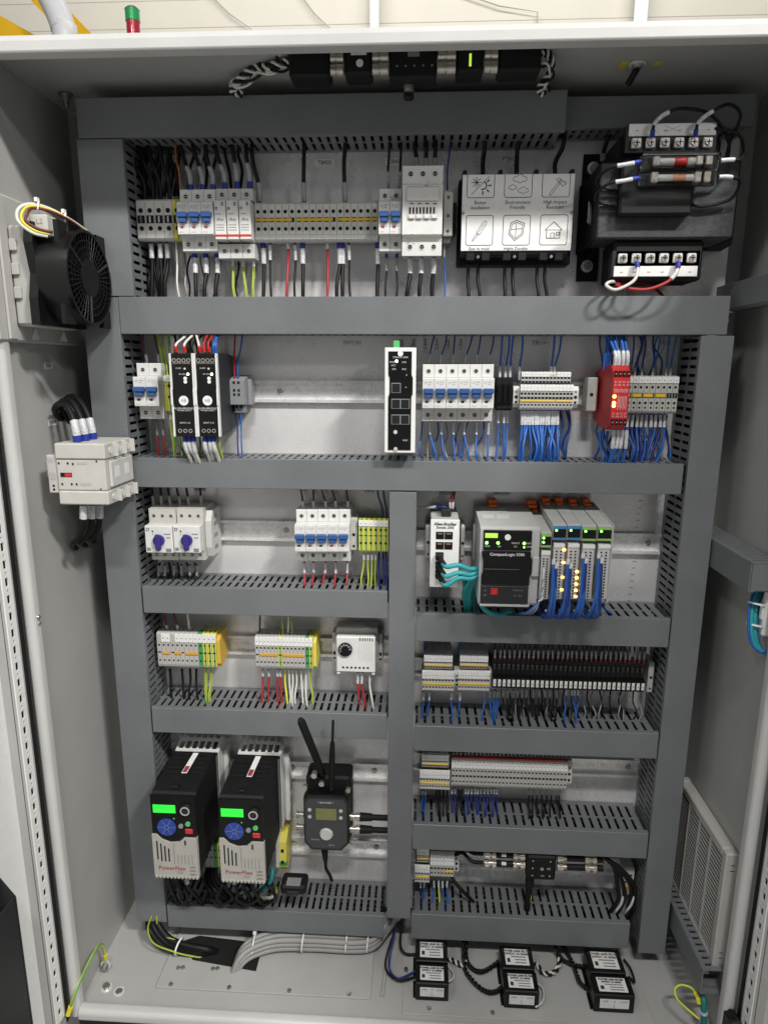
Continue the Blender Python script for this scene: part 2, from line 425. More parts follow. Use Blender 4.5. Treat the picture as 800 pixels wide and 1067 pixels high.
# rounded rim profiles
e.part('top_rim', MB().ext([(-0.2245, 1.4225), (-0.2250, 1.4235), (-0.2250, 1.4335), (-0.2242, 1.4350), (-0.2185, 1.4418), (-0.2170, 1.4425), (-0.2050, 1.4428), (-0.2050, 1.4220), (-0.2060, 1.4213), (-0.2235, 1.4213)], 'x', XL-0.03, XR+0.03, 'rimpaint'), label='white upper rim of the cabinet opening')
e.part('sill_rim', MB().ext(rrect(YF-0.006, 0.004, 0.022, 0.022, 0.008), 'x', XL+0.012, XR-0.012, 'rimpaint'), label='white bottom sill of the cabinet opening')
for x, lab in ((XL+0.004, 'left'), (XR-0.003, 'right')):
    e.part('side_rim', MB().ext(rrect(x, YF-0.003, 0.017, 0.022, 0.0075), 'z', 0.0, 1.4205, 'rimpaint'), label='rounded %s rim of the cabinet opening' % lab)
# rain gutter behind left rim
# floor ribs and gland plates
fl = lambda px, py: at(px, py, z=0.0)
mp = T('mounting_plate', 'galvanised steel mounting plate at the back of the cabinet', 'panel', (0, 0.002, 0.03))
PX0, PX1 = -0.525, 0.462
mp.part('plate', MB().box(PX0, PX1, 0.0, 0.003, 0.03, 1.44, 'galv', 0.001))
for x in (PX0+0.012, PX1-0.012):
    for z in (0.06, 1.40):
        mp.part('stud', MB().cyl((x, 0.003, z), (x, 0.029, z), 0.006, 'steel', n=8))

g = T('gland_plate', 'grey removable gland plate with a black cable opening on cabinet floor', 'plate', (-0.25, -0.08, 0))
gx0, gx1, gy0, gy1 = fl(163, 1028).x, fl(386, 1040).x, -0.168, -0.035
g.part('sheet', MB().box(gx0, gx1, gy0, gy1, 0.0003, 0.0035, 'paint', 0.0006))
a, b = fl(186, 990), fl(262, 1006)
g.part('cable_opening', MB().ext([(a.x, -0.075), (a.x+0.035, -0.112), (b.x+0.012, -0.128), (b.x+0.012, -0.070), (a.x+0.03, -0.06)], 'z', 0.0037, 0.0044, 'hole'))
bm_ = MB(); bm_.cyl((0, 0, 0), (0, 0, 0.003), 0.0042, 'steel', r2=0.003, n=6)
bolt = bm_.mesh('screw')
for px, py in ((176, 1034), (237, 1038), (300, 1042), (363, 1046)):
    p = fl(px, py); g.inst('screw', bolt, (p.x, gy0+0.006, 0.0035))
for px, py in ((186, 1011), (222, 1012)):
    p = fl(px, py); g.inst('screw', bolt, (p.x, p.y, 0.0035)); g.inst('screw', bolt, (p.x+.008, p.y+.001, 0.0035))
g2 = T('gland_plate', 'grey gland plate on cabinet floor under the black filter bricks', 'plate', (0.19, -0.11, 0))
g2.part('sheet', MB().box(-0.015, 0.40, -0.190, -0.03, 0.0003, 0.002, 'paint', 0.0008))
for px, py in ((393, 1010), (420, 1013), (447, 1052), (513, 1057)):
    p = fl(px, py); g2.inst('screw', bolt, (min(max(p.x, -0.010), 0.395), max(p.y, -0.187), 0.002))
# embossed ribs on floor
for i, (p0, p1) in enumerate((((398, 1040), (404, 990)),)):
    a, b = fl(*p0), fl(*p1)
    e.part('floor_rib', MB().tube([a, b], 0.0035, 'paint', 8))
# floor fasteners, left front
for i, (px, py) in enumerate(((111, 1030), (124, 1034))):
    p = fl(px, py); t = T('floor_bolt', ('plain hex bolt on floor at left front corner', 'flat hex bolt lying in a recess on floor beside another bolt')[i], 'bolt', (p.x, p.y, 0))
    t.part('washer', MB().cyl((p.x, p.y, 0.0003), (p.x, p.y, 0.0018), 0.0095, 'zinc', n=20))
    t.part('hex_head', MB().cyl((p.x, p.y, 0.0018), (p.x, p.y, 0.007 if i == 0 else 0.0028), 0.0065, 'steel', r2=0.006, n=6))

# ================================================================ doors
def door(side):
    s = -1 if side == 'left' else 1
    xs = (XL-0.004) if s < 0 else (XR+0.008)      # face of the perforated strip
    xp = xs+s*0.020                               # door panel face
    bx = lambda x0, x1, *a: MB().box(min(x0, x1), max(x0, x1), *a)
    y0 = YF-0.028
    dp = e.part('door', bx(xp, xp+s*0.02, -0.85, y0, -0.01, 1.42, 'cleanwhite', 0.002), label='white %s cabinet door swung open with perforated inner profile' % side)
    e.part('edge_flange', bx(xs+s*0.002, xp+s*0.02, y0+0.001, y0+0.006, -0.01, 1.46, 'paint'), dp)
    e.part('gasket', bx(xs+s*0.001, xs+s*0.010, y0+0.0065, y0+0.0165, -0.005, 1.455, 'matblack', 0.002), dp)
    st = MB(); wd = 0.021; ya, yb = y0-wd, y0
    hw = 0.0036; ym = (ya+yb)/2
    xa, xb = xs, xs+s*0.002
    def bb(y_0, y_1, z0, z1): st.box(min(xa, xb), max(xa, xb), y_0, y_1, z0, z1, 'cleanwhite')
    bb(ya, ym-hw, 0.02, 1.44); bb(ym+hw, yb, 0.02, 1.44)
    z = 0.02
    while z < 1.43:
        bb(ym-hw, ym+hw, z, z+0.0045); bb(ym-hw, ym-0.0018, z+0.0045, z+0.0085); bb(ym+0.0018, ym+hw, z+0.0045, z+0.0085); bb(ym-hw, ym+hw, z+0.0085, z+0.013)
        z += 0.025
    e.part('perforated_strip', st, dp)
    e.part('dark_backing', bx(xs+s*0.006, xs+s*0.007, ya, yb, 0.02, 1.44, 'hole'), dp)  # black sheet added behind the perforations so they look dark
    e.part('strip_side', bx(xs+s*0.0022, xp, ya, ya+0.002, 0.02, 1.44, 'paint'), dp)
    if s < 0:
        for z in (at(28, 632, YF-0.01).z, at(33, 660, YF-0.01).z):
            e.part('hinge', MB().cyl((XL-0.012, YF-0.017, z-0.010), (XL-0.012, YF-0.017, z+0.010), 0.0045, 'zinc', n=10), dp)
    return None, xs, xp
dl, xsl, xpl = door('left')
dr, xsr, xpr = door('right')
# document pocket on the left door
p = at(15, 922, x=xpl+0.035)
y_n = p.y; zt = p.z
t = T('document_pocket', 'black plastic document pocket on the open left door', 'document holder', (xpl, y_n-0.1, 0.05))
t.part('front_panel', MB().box(xpl+0.030, xpl+0.033, y_n-0.30, y_n, zt-0.30, zt-0.02, 'charcoal', 0.001))
t.part('side_panel', MB().ext([(xpl+0.0005, zt+0.012), (xpl+0.012, zt+0.010), (xpl+0.033, zt-0.022), (xpl+0.033, zt-0.30), (xpl+0.0005, zt-0.30)], 'y', y_n+0.0002, y_n+0.003, 'charcoal'))
t.part('back_panel', MB().box(xpl+0.0005, xpl+0.003, y_n-0.30, y_n, zt-0.30, zt+0.010, 'charcoal', 0.001))
solo('paper_sheet', MB().box(xpl+0.008, xpl+0.0095, y_n-0.29, y_n-0.012, zt-0.28, zt+0.055, 'label'), 'white papers standing in the black document pocket', 'papers', loc=(xpl+0.008, y_n-0.15, zt-0.28))
# latch at foot of right door
p = at(768, 1058, x=xsr)
t = T('door_latch', 'black plastic latch at the foot of the right door', 'latch', (xsr, p.y, p.z))
t.part('body', MB().box(xsr-0.018, xsr-0.0005, p.y-0.02, p.y+0.02, p.z-0.03, p.z+0.005, 'charcoal', 0.004))
t.part('roller', MB().cyl((xsr-0.012, p.y-0.006, p.z+0.005), (xsr-0.012, p.y-0.006, p.z+0.011), 0.006, 'matblack'))

# ================================================================ wiring ducts
def duct(label, x0, x1, z0, z1, dep=0.085, orient='h', skip=(), pitch=0.0125):
    t = T('wiring_duct', label, 'wiring duct', ((x0+x1)/2, 0, z0), None)
    yf = -dep; th = 0.0018
    t.part('base', MB().box(x0+.001, x1-.001, -0.0025, -0.0005, z0+.001, z1-.001, 'duct'))
    c = MB(); e_ = 0.0012
    if orient == 'h':
        c.box(x0, x1, yf, yf+0.002, z0-e_, z1+e_, 'duct', 0.0007)
        c.box(x0, x1, yf+0.002, yf+0.009, z0-e_, z0-e_+0.001, 'duct'); c.box(x0, x1, yf+0.002, yf+0.009, z1+e_-0.001, z1+e_, 'duct')
    else:
        c.box(x0-e_, x1+e_, yf, yf+0.002, z0, z1, 'duct', 0.0007)
        c.box(x0-e_, x0-e_+0.001, yf+0.002, yf+0.009, z0, z1, 'duct'); c.box(x1+e_-0.001, x1+e_, yf+0.002, yf+0.009, z0, z1, 'duct')
    t.part('cover', c)
    a0, a1 = (x0, x1) if orient == 'h' else (z0, z1)
    for k, w0 in enumerate(((z0, z0+th), (z1-th, z1)) if orient == 'h' else ((x0, x0+th), (x1-th, x1))):
        if k in skip: continue
        s = MB()
        def bb(u0, u1, y0, y1):
            if orient == 'h': s.box(u0, u1, y0, y1, w0[0], w0[1], 'duct')
            else: s.box(w0[0], w0[1], y0, y1, u0, u1, 'duct')
        bb(a0, a1, -0.012, -0.0027); bb(a0, a1, yf+0.0022, yf+0.008)
        ym = (yf+0.008-0.012)/2
        n = int((a1-a0)/pitch); u = a0+((a1-a0)-n*pitch)/2
        for i in range(n):
            bb(u+0.0024, u+pitch-0.0024, yf+0.008, -0.012); bb(u-0.0012, u+0.0012, ym-0.002, ym+0.002) if i % 1 == 0 else None
            bb(u+0.0012, u+0.0024, ym-0.002, ym+0.002); bb(u+pitch-0.0024, u+pitch-0.0012, ym-0.002, ym+0.002)
            u += pitch
        t.part('slotted_wall', s)
    f = MB(); rr = 0.0042  # black wire tubes added inside so the duct slots look dark
    w0_, w1_ = (z0, z1) if orient == 'h' else (x0, x1)
    n1 = max(3, int((w1_-w0_-0.008)/0.0088))
    for lay in range(4):
        for j in range(n1):
            p0 = w0_+0.006+rr*.5+(j+.5*(lay % 2))*(w1_-w0_-0.014)/n1; yy = -0.012-lay*0.0115
            pts = []; K = 7
            for q in range(K):
                u = a0+0.004+(a1-a0-0.008)*q/(K-1); du = random.uniform(-.0025, .0025); dy = random.uniform(-.003, .003)
                pts.append((u, yy+dy, p0+du) if orient == 'h' else (p0+du, yy+dy, u))
            f.tube(pts, rr, 'wireblack', 5)
    t.part('slot_darkening_wires', f, label='black wires added inside the duct to darken its slots', kind='stuff')
    return t
ZO = 1.055
YD = -0.085
xr1 = 0.436; xri = 0.402
duct('long horizontal duct along the very top of the mounting plate', -0.490, X(590, 118, YD), 0.317+ZO, 0.366+ZO)
duct('dark set-back duct above the transformer, right of the top duct', X(590, 118, YD)+0.004, 0.452, 0.328+ZO, 0.366+ZO, 0.060)
duct('short wide vertical duct left of the upper device row', -0.492, -0.428, 0.1015+ZO, 0.3145+ZO, orient='v')
duct('tall vertical duct along the left side below the short one', -0.505, -0.4525, -1.0+ZO, 0.100+ZO, orient='v')
duct('horizontal duct under the transformer, second from the top', -0.4505, xr1, 0.0485+ZO, 0.0995+ZO)
duct('horizontal duct under the red safety relay, spanning both columns', -0.4505, X(712, 490, YD), -0.185+ZO, -0.141+ZO)
duct('tall dark vertical duct along the right side', xri, 0.446, -1.016+ZO, 0.046+ZO, orient='v')
duct('vertical duct between left and right columns in the lower half', -0.0445, -0.005, -0.967+ZO, -0.188+ZO, orient='v')
duct('left-column duct under the two rotary motor starters', -0.4485, -0.048, -0.395+ZO, -0.352+ZO)
duct('left-column duct above the two black drives', -0.4485, -0.048, -0.612+ZO, -0.568+ZO)
duct('bottom left duct under the two black drives', -0.4485, -0.052, -1.008+ZO, -0.965+ZO)
duct('right-column duct under the programmable controller', -0.0015, 0.3985, -0.4325+ZO, -0.387+ZO, pitch=0.0146)
duct('right-column duct under the row of slim black relays', -0.0015, 0.3985, -0.630+ZO, -0.586+ZO, pitch=0.0146)
duct('right-column duct under the long grey terminal strip', -0.0015, 0.3985, -0.821+ZO, -0.774+ZO, pitch=0.0146)
duct('bottom right duct above the black filter bricks', -0.0015, X(657, 960, YD), -1.007+ZO, -0.957+ZO, pitch=0.0146)
# ducts on the right wall (slots up and down, cover towards the cabinet centre)
def wallduct(label, z0, z1, y0, y1, dep=0.045, cap=False):
    t = T('wall_duct', label, 'wiring duct', (XR, (y0+y1)/2, z0), 'ducts on the right cabinet wall')
    xf = XR-dep
    t.part('cover', MB().box(xf, xf+0.002, y0, y1, z0-0.001, z1+0.001, 'duct', 0.0007))
    for zz in (z0, z1-0.0018):
        s = MB(); s.box(xf+0.0022, xf+0.008, y0, y1, zz, zz+0.0018, 'duct'); s.box(XR-0.010, XR-0.0005, y0, y1, zz, zz+0.0018, 'duct')
        y = y0
        while y < y1-0.012:
            s.box(xf+0.008, XR-0.010, y+0.0024, y+0.0101, zz, zz+0.0018, 'duct'); y += 0.0125
        t.part('slotted_wall', s)
    t.part('base', MB().box(XR-0.0024, XR-0.0006, y0, y1, z0+.002, z1-.002, 'duct'))
    if cap: t.part('end_plate', MB().box(xf+0.0025, XR-0.003, y0+0.0005, y0+0.002, z0+.002, z1-.002, 'duct'))
wallduct('short grey duct on the right wall beside the transformer', at(782, 316, x=XR-.045).z, at(782, 290, x=XR-.045).z, -0.20, 0.02)
wallduct('grey duct on the right wall at mid height above teal cable loop', at(760, 604, x=XR-.045).z, at(760, 573, x=XR-.045).z, -0.205, 0.02, cap=True)
wallduct('grey duct low on the right wall under the louvred vent', at(715, 990, x=XR-.040).z-0.022, at(715, 990, x=XR-.040).z+0.022, -0.205, 0.02, 0.040)

# ================================================================ DIN rails
def rail(label, x0, x1, zc, screws=()):
    t = T('mounting_rail', label, 'rail', ((x0+x1)/2, 0, zc), 'mounting rails')
    P = [(-0.0005, -0.0135), (-0.0085, -0.0135), (-0.0085, -0.0175), (-0.0095, -0.0175), (-0.0095, -0.0125), (-0.0015, -0.0125),
         (-0.0015, 0.0125), (-0.0095, 0.0125), (-0.0095, 0.0175), (-0.0085, 0.0175), (-0.0085, 0.0135), (-0.0005, 0.0135)]
    t.part('profile', MB().ext([(y, z+zc) for y, z in P], 'x', x0, x1, 'zinc'))
    sl = shared('rail_slot', lambda m_: m_.ext(rrect(0, 0, 0.015, 0.006, 0.003), 'y', -0.0002, 0.0001, 'galv'))
    x = x0+0.02
    while x < x1-0.01:
        t.inst('slot', sl, (x, -0.0017, zc)); x += 0.025
    sw = shared('rail_screw', lambda m_: m_.cyl((0, 0, 0), (0, -0.003, 0), 0.005, 'steel', r2=0.004, n=10))
    for px in screws:
        t.inst('screw', sw, (X(px[0], px[1], -0.002), -0.0017, zc))
rail('zinc rail behind the uppermost row of breakers and terminals', -0.425, 0.10, 1.281)
rail('zinc rail crossing behind the power supplies and the red relay', -0.448, 0.40, 1.016, ((292, 408),))
rail('zinc rail behind the rotary motor starters', -0.448, -0.046, 0.782, ((298, 552),))
rail('zinc rail behind the programmable controller', -0.003, 0.40, 0.771, ((675, 567),))
rail('zinc rail behind the round-dial thermostat', -0.448, -0.046, 0.572)
rail('zinc rail behind the slim black relays', -0.003, 0.40, 0.540)
rail('zinc rail behind the long grey terminal strip', -0.003, 0.40, 0.354, ((654, 803),))
rail('zinc rail at the lowest right row behind cable couplings', -0.003, 0.395, 0.150)
rail('upper zinc rail behind the drives and antenna box', -0.448, -0.046, 0.328, ((305, 800), (390, 804)))
rail('lower zinc rail behind the drives and antenna box', -0.448, -0.046, 0.166, ((392, 885),))
# ================================================================ device builders
screwm = lambda r: shared(('screw_hole', r), lambda m_: (m_.ring((0, 0.0006, 0), (0, -1, 0), r*1.12, r*0.86, 0.0009, 'lightgrey', 14), m_.cyl((0, 0.0004, 0), (0, -0.0002, 0), r, 'hole', n=14), m_.box(-r*.5, r*.5, -0.0004, 0, -r*.18, r*.18, 'steel')))
def breaker(label, px0, px1, pyc, poles, toggle='toggle', windows=('hole',), group=None, yf=-0.076, bodymat='white', name='circuit_breaker', cat='circuit breaker', topm=None):
    """modular breaker; px0..px1 and pyc describe its raised middle front"""
    x0, x1 = X(px0, pyc, yf), X(px1, pyc, yf); zc = Z((px0+px1)/2, pyc, yf); pw = (x1-x0)/poles
    t = T(name, label, cat, ((x0+x1)/2, -0.01, zc-0.043), group)
    ys = yf+0.018
    key = ('breaker_body', round(pw, 4), bodymat, yf)
    def body(m_):
        g_ = 0.00025
        P = [(-0.0098, -0.043), (ys, -0.043), (ys-0.001, -0.042), (ys-0.001, -0.0225), (yf+0.001, -0.0225), (yf, -0.0215), (yf, 0.0215), (yf+0.001, 0.0225), (ys-0.001, 0.0225), (ys-0.001, 0.042), (ys, 0.043), (-0.0098, 0.043)]
        m_.ext(P, 'x', g_, pw-g_, bodymat)
        m_.box(0.0012, pw-0.0012, ys-0.0014, ys-0.0009, 0.0235, 0.0245, 'lightgrey')
        m_.ring((pw*0.25, yf, 0.016), (0, -1, 0), 0.0018, 0.0013, 0.0001, 'inkgrey', 10)
        for q in (0, 1):
            m_.box(pw*0.42, pw*(0.8-0.1*q), yf-0.0001, yf, 0.0165-q*0.003, 0.0172-q*0.003, 'inkgrey')
        m_.box(pw*0.15, pw*0.85, yf-0.0003, yf+0.0002, -0.0075, 0.0082, 'lightgrey')
        m_.box(pw*0.12, pw*0.5, yf-0.0001, yf, -0.0192, -0.0187, 'inkgrey')
    me = shared(key, body)
    tg = shared(('toggle', round(pw, 4), toggle, yf), lambda m_: m_.ext([(-pw*0.34, 0.0078), (pw*0.34, 0.0078), (pw*0.34, 0.0035), (pw*0.24, -0.0015), (pw*0.24, -0.0070), (-pw*0.24, -0.0070), (-pw*0.24, -0.0015), (-pw*0.34, 0.0035)], 'y', yf-0.0095, yf+0.0005, toggle) if False else
                (m_.box(-pw*0.43, pw*0.43, yf-0.0085, yf-0.0003, 0.0000, 0.0075, toggle, 0.0010), m_.box(-pw*0.30, pw*0.30, yf-0.0065, yf-0.0003, -0.0068, -0.0002, toggle, 0.001)))
    sr = min(0.0034, pw*0.2)
    for i in range(poles):
        xx = x0+i*pw
        b = t.inst('pole_body', me, (xx, 0, zc))
        t.inst('toggle', tg, (xx+pw/2, 0, zc))
        for sz in (0.033, -0.033):
            t.inst('terminal_screw', screwm(sr), (xx+pw/2, ys-0.0013, zc+sz))
        wmat = windows[i % len(windows)]
        t.inst('flag_window', shared(('flag', wmat, yf), lambda m_: m_.box(-0.0022, 0.0022, yf-0.0004, yf+0.0003, -0.0013, 0.0013, wmat)), (xx+pw*0.38, 0, zc-0.0125))
    return t, x0, x1, zc

def tblock_mesh(key, pw, h, d, body, feats, hole='hole', tier=False):
    """one rail terminal: profile with sloped shoulders; feats = (kind, z, size)"""
    def fn(m_):
        P = [(-0.0098, -h*0.86), (d+0.014, -h), (d+0.003, -h), (d, -h+0.003), (d, h-0.003), (d+0.003, h), (d+0.014, h+0.001), (-0.0098, h*0.86)]
        if tier: P = [(-0.0098, -h*0.86), (d+0.014, -h), (d+0.003, -h), (d, -h+0.003), (d, h-0.002), (d+0.002, h), (d+0.005, h-0.003), (d+0.010, -h*.2), (-0.0098, -h*.2)]
        m_.ext(P, 'x', -pw/2+0.00018, pw/2-0.00018, body)
        m_.box(-pw/2+0.0001, -pw/2+0.0005, d-0.0002, d+(0.02 if not tier else 0.004), -h+0.002, h-0.004, 'midgrey' if body != 'peyellow' else 'pegreen')
        if body == 'peyellow':
            m_.box(-pw*.10, pw*.22, d-0.00015, d+0.010, -h+0.0022, h-0.0022, 'pegreen'); m_.add([(-pw*.10, d+0.0028, h+0.0003), (pw*.22, d+0.0028, h+0.0003), (pw*.22, d+0.0138, h+0.0013), (-pw*.10, d+0.0138, h+0.0013), (pw*.22, -0.0100, h*.86+0.0004), (-pw*.10, -0.0100, h*.86+0.0004)], [(0, 1, 2, 3), (3, 2, 4, 5)], 'pegreen')
        for kd, z, s_ in feats:
            if kd == 'hole': m_.cyl((0, d+0.0005, z), (0, d-0.0003, z), s_, hole, n=8)
            elif kd == 'sq': m_.box(-s_, s_, d-0.0003, d+0.0004, z-s_, z+s_, hole)
            elif kd == 'slot': m_.box(-pw*0.32, pw*0.32, d-0.0003, d+0.0004, z-s_, z+s_, hole)
            elif kd == 'win': m_.box(-pw*0.40, pw*0.40, d-0.0004, d+0.0004, z-s_, z+s_, hole); m_.box(-pw*0.12, pw*0.06, d-0.0007, d, z-s_*.8, z+s_*.8, 'steel')
            elif kd == 'green': m_.box(-pw/2+0.0002, pw/2-0.0002, d-0.0003, d+0.002, z-s_, z+s_, 'pegreen')
            elif kd == 'ridge':
                for q in range(3): m_.box(-pw*0.4, pw*0.4, d-0.0003, d+0.0004, z-s_+q*s_, z-s_+q*s_+0.0006, 'midgrey')
            elif kd == 'funnel': m_.cyl((0, d+0.012, h-0.001), (0, d+0.012, h+0.0014), s_, hole, n=8); m_.cyl((0, d+0.012, -h+0.001), (0, d+0.012, -h-0.0014), s_, hole, n=8)
    return shared((key, round(pw, 5), round(h, 4), round(d, 4), body, tuple(feats), tier), fn)
def strip(label, px0, px1, py0, py1, n, d=-0.050, cols=('termgrey',), feats=(), marker=None, jumpers=(), jz=0.0, jh=0.0025, jm='jumper',
          clampl=False, clampr=False, group=None, name='terminal_strip', zoff=0, clampm='lightgrey', mskip=(), tier=False):
    x0, x1, z0, z1 = fbox(px0, px1, py0, py1, d); zc = (z0+z1)/2+zoff; h = (z1-z0)/2; pw = (x1-x0)/n
    t = T(name, label, 'terminal strip', ((x0+x1)/2, -0.01, zc-h), group)
    fz = [(k, z*h, s_*0.001) for k, z, s_ in feats]
    for i in range(n):
        c = cols[i] if len(cols) == n else cols[i % len(cols)]
        ff = fz
        me = tblock_mesh('terminal_block', pw, h, d, c, ff, tier=tier)
        b = t.inst('terminal_block', me, (x0+(i+.5)*pw, 0, zc))
        if marker and i not in mskip:
            mz, mh = marker
            mk = shared(('marker', round(pw, 5), round(h, 4), d, marker), lambda m_: (m_.box(-pw/2+0.00015, pw/2-0.00015, d-0.0012, d+0.0004, (mz-mh)*h, (mz+mh)*h, 'cleanwhite', 0.0003), m_.box(-pw*.14, pw*.14, d-0.0013, d-0.0011, (mz-mh*.2)*h, (mz+mh*.05)*h, 'inkgrey')))
            t.inst('marker_tag', mk, (x0+(i+.5)*pw, 0, zc), b)
    for (i0, i1) in jumpers:
        t.part('jumper_bar', MB().box(x0+i0*pw+pw*.12, x0+i1*pw-pw*.12, d-0.0016, d+0.0003, zc+jz*h-jh, zc+jz*h+jh, jm, 0.0005))
    for fl_, xx, sgn in ((clampl, x0, -1), (clampr, x1, 1)):
        if fl_:
            a, b = (xx-0.0092, xx-0.0004) if sgn < 0 else (xx+0.0004, xx+0.0092)
            c = MB(); dd = d+0.006; hh = min(h*.85, 0.024)
            c.ext([(-0.0098, zc-hh), (dd+0.004, zc-hh), (dd, zc-hh+0.006), (dd, zc+hh-0.006), (dd+0.004, zc+hh), (-0.0098, zc+hh)], 'x', a, b, clampm)
            c.cyl(((a+b)/2, dd+0.0004, zc), ((a+b)/2, dd-0.0004, zc), 0.0026, 'hole', n=10)
            c.box((a+b)/2-0.0018, (a+b)/2+0.0018, dd-0.0003, dd+0.0004, zc-hh*.6, zc-hh*.38, 'hole')
            c.box((a+b)/2-0.0018, (a+b)/2+0.0018, dd-0.0003, dd+0.0004, zc+hh*.38, zc+hh*.6, 'inkgrey')
            t.part('end_clamp', c)
    return t, x0, x1, zc, h, pw
def duct_z(rel): return rel+ZO
def tag_label(text, px, py, w_=0.030, h=0.010, m='label', lab=None):
    p = at(px, py, -0.001)
    t = T('panel_label', lab or ('small printed tag reading %s on the mounting plate' % text), 'label', (p.x, -0.0005, p.z))
    t.part('card', MB().box(p.x-w_/2, p.x+w_/2, -0.0008, -0.0002, p.z-h/2, p.z+h/2, m))
    t.part('print', MB().text(text, (p.x, -0.0010, p.z), h*0.80, 'ink'))

# ================================================================ ROW 1
ZT1 = 0.3172+ZO+0.012; ZB1 = 0.0995+ZO-0.02
strip('four grey screw terminals and a green-yellow one left of the three-pole breaker', 142.5, 189.5, 207, 250, 5, -0.055,
      ('lightgrey', 'lightgrey', 'lightgrey', 'lightgrey', 'peyellow'), (('hole', 0.45, 3.6), ('win', 0.02, 5.5), ('hole', -0.42, 3.5)), None)
breaker('white three-pole breaker with blue handles in the top row', 184.5, 222.0, 227, 3, windows=('red',))
# surge arrester
yf = -0.074
x0, x1 = X(222.6, 227, yf), X(261.5, 227, yf); zc = Z(242, 229, yf); pw = (x1-x0)/3
t = T('surge_arrester', 'white three-module surge arrester with red stripe beside three-pole breaker', 'surge arrester', ((x0+x1)/2, -0.01, zc-0.045))
for i in range(3):
    a, b = x0+i*pw+0.0003, x0+(i+1)*pw-0.0003
    t.part('base_module', MB().ext([(-0.0098, zc-0.050), (-0.058, zc-0.050), (-0.058, zc-0.030), (-0.030, zc-0.029), (-0.030, zc+0.029), (-0.058, zc+0.030), (-0.058, zc+0.046), (-0.0098, zc+0.046)], 'x', a, b, 'lightgrey'))
    m_ = MB().box(a+0.0004, b-0.0004, yf, -0.031, zc-0.027, zc+0.0275, 'white', 0.0012)
    pl = t.part('plug_module', m_)
    m_ = MB().box(a+0.0004, b-0.0004, yf-0.0003, yf+0.001, zc-0.0225, zc-0.0195, 'red'); t.part('red_stripe', m_, pl)
    m_ = MB().text('c\u0052us', ((a+b)/2, yf-0.0003, zc+0.001), 0.0055, 'ink')
    for q in range(3): m_.box(a+0.003, b-0.003, yf-0.0002, yf, zc-0.007-q*0.0035, zc-0.006-q*0.0035, 'inkgrey')
    m_.box(a+0.003, b-0.007, yf-0.0002, yf, zc+0.008, zc+0.009, 'inkgrey'); m_.box(b-0.0065, b-0.003, yf-0.0002, yf, zc+0.0195, zc+0.0245, 'inkgrey')
    m_.ring((a+0.004, yf, zc+0.016), (0, -1, 0), 0.002, 0.001, 0.0002, 'ink', 10)
    t.part('print', m_, pl)
    for sz in (0.038, -0.040): t.inst('terminal_screw', screwm(0.0034), ((a+b)/2, -0.0583, zc+sz))
# main terminal row
FT = (('hole', 0.52, 2.8), ('sq', 0.10, 3.1), ('hole', -0.36, 2.8), ('ridge', -0.75, 2.2))
s1 = strip('long grey terminal strip with yellow jumpers in the top row', 265.5, 394, 210, 251, 18, -0.052, ('lightgrey',), FT, None, ((0, 5.6), (6, 11.6), (12, 18)), 0.10, 0.0019)
breaker('white two-pole breaker beside the large white contactor base', 394.3, 418, 226.5, 2, windows=('red',))
# fuse base (white, three pole)
yf = -0.082
x0, x1, z0, z1 = fbox(419, 461, 171, 265, yf)
t = T('fuse_holder', 'tall white three-pole fuse holder in the top row', 'fuse holder', ((x0+x1)/2, -0.01, z0))
hgt = z1-z0; zz = lambda f_: z0+f_*hgt; xx = lambda f_: x0+f_*(x1-x0)
t.part('housing', MB().ext([(-0.0098, z0+0.004), (yf+0.010, z0), (yf+0.008, zz(.20)), (yf, zz(.23)), (yf, zz(.78)), (yf+0.006, zz(.80)), (yf+0.006, z1), (-0.0098, z1-0.004)], 'x', x0, x1, 'white'))
t.part('flap', MB().box(xx(.10), xx(.90), yf-0.003, yf-0.0003, zz(.60), zz(.755), 'white', 0.0015))
t.part('latch', MB().cyl((xx(.64), yf-0.003, zz(.79)), (xx(.64), yf-0.0045, zz(.79)), 0.0032, 'lightgrey'))
gr = MB().box(xx(.13), xx(.88), yf-0.0008, yf-0.0002, zz(.40), zz(.59), 'lightgrey')
t.part('grille_plate', gr)
for i in range(8):
    q = xx(.17+.085*i); t.part('grille_slot', MB().box(q, q+0.0026, yf-0.0014, yf-0.0007, zz(.46), zz(.53), 'hole'))
for i in range(4):
    q = xx(.16+.19*i); t.part('grille_tab', MB().box(q, q+0.008, yf-0.0035, yf-0.0008, zz(.40), zz(.445), 'white', 0.0008)); t.part('grille_mark', MB().box(q+.002, q+0.007, yf-0.0012, yf-0.0008, zz(.565), zz(.575), 'hole'))
t.part('test_hole', MB().cyl((xx(.30), yf, zz(.23)), (xx(.30), yf-0.0006, zz(.24)), 0.0026, 'lightgrey', n=10))
for i in range(3):
    t.inst('terminal_screw', screwm(0.0036), (xx(.2+.3*i), yf+0.0053, zz(.91)))
    t.inst('terminal_screw', screwm(0.0036), (xx(.2+.3*i), yf+0.0088, zz(.10)))
# side contact block
x0, x1, z0, z1 = fbox(462, 471.5, 199, 252, -0.058)
t = T('contact_block', 'narrow light grey contact block beside the white fuse holder', 'contact block', ((x0+x1)/2, -0.01, z0))
t.part('body', MB().box(x0, x1, -0.058, -0.0098, z0+(z1-z0)*.12, z1, 'cream', 0.001))
t.part('lower_body', MB().box(x0, x1-0.002, -0.050, -0.0098, z0, z0+(z1-z0)*.115, 'midgrey', 0.001))
t.part('side_clip', MB().box(x1+0.0003, x1+0.006, -0.045, -0.0098, z0+0.015, z1-0.012, 'charcoal', 0.001))
for f_ in (.88, .52, .22): t.inst('terminal_screw', screwm(0.0026), ((x0+x1)/2, -0.0583, z0+(z1-z0)*f_))

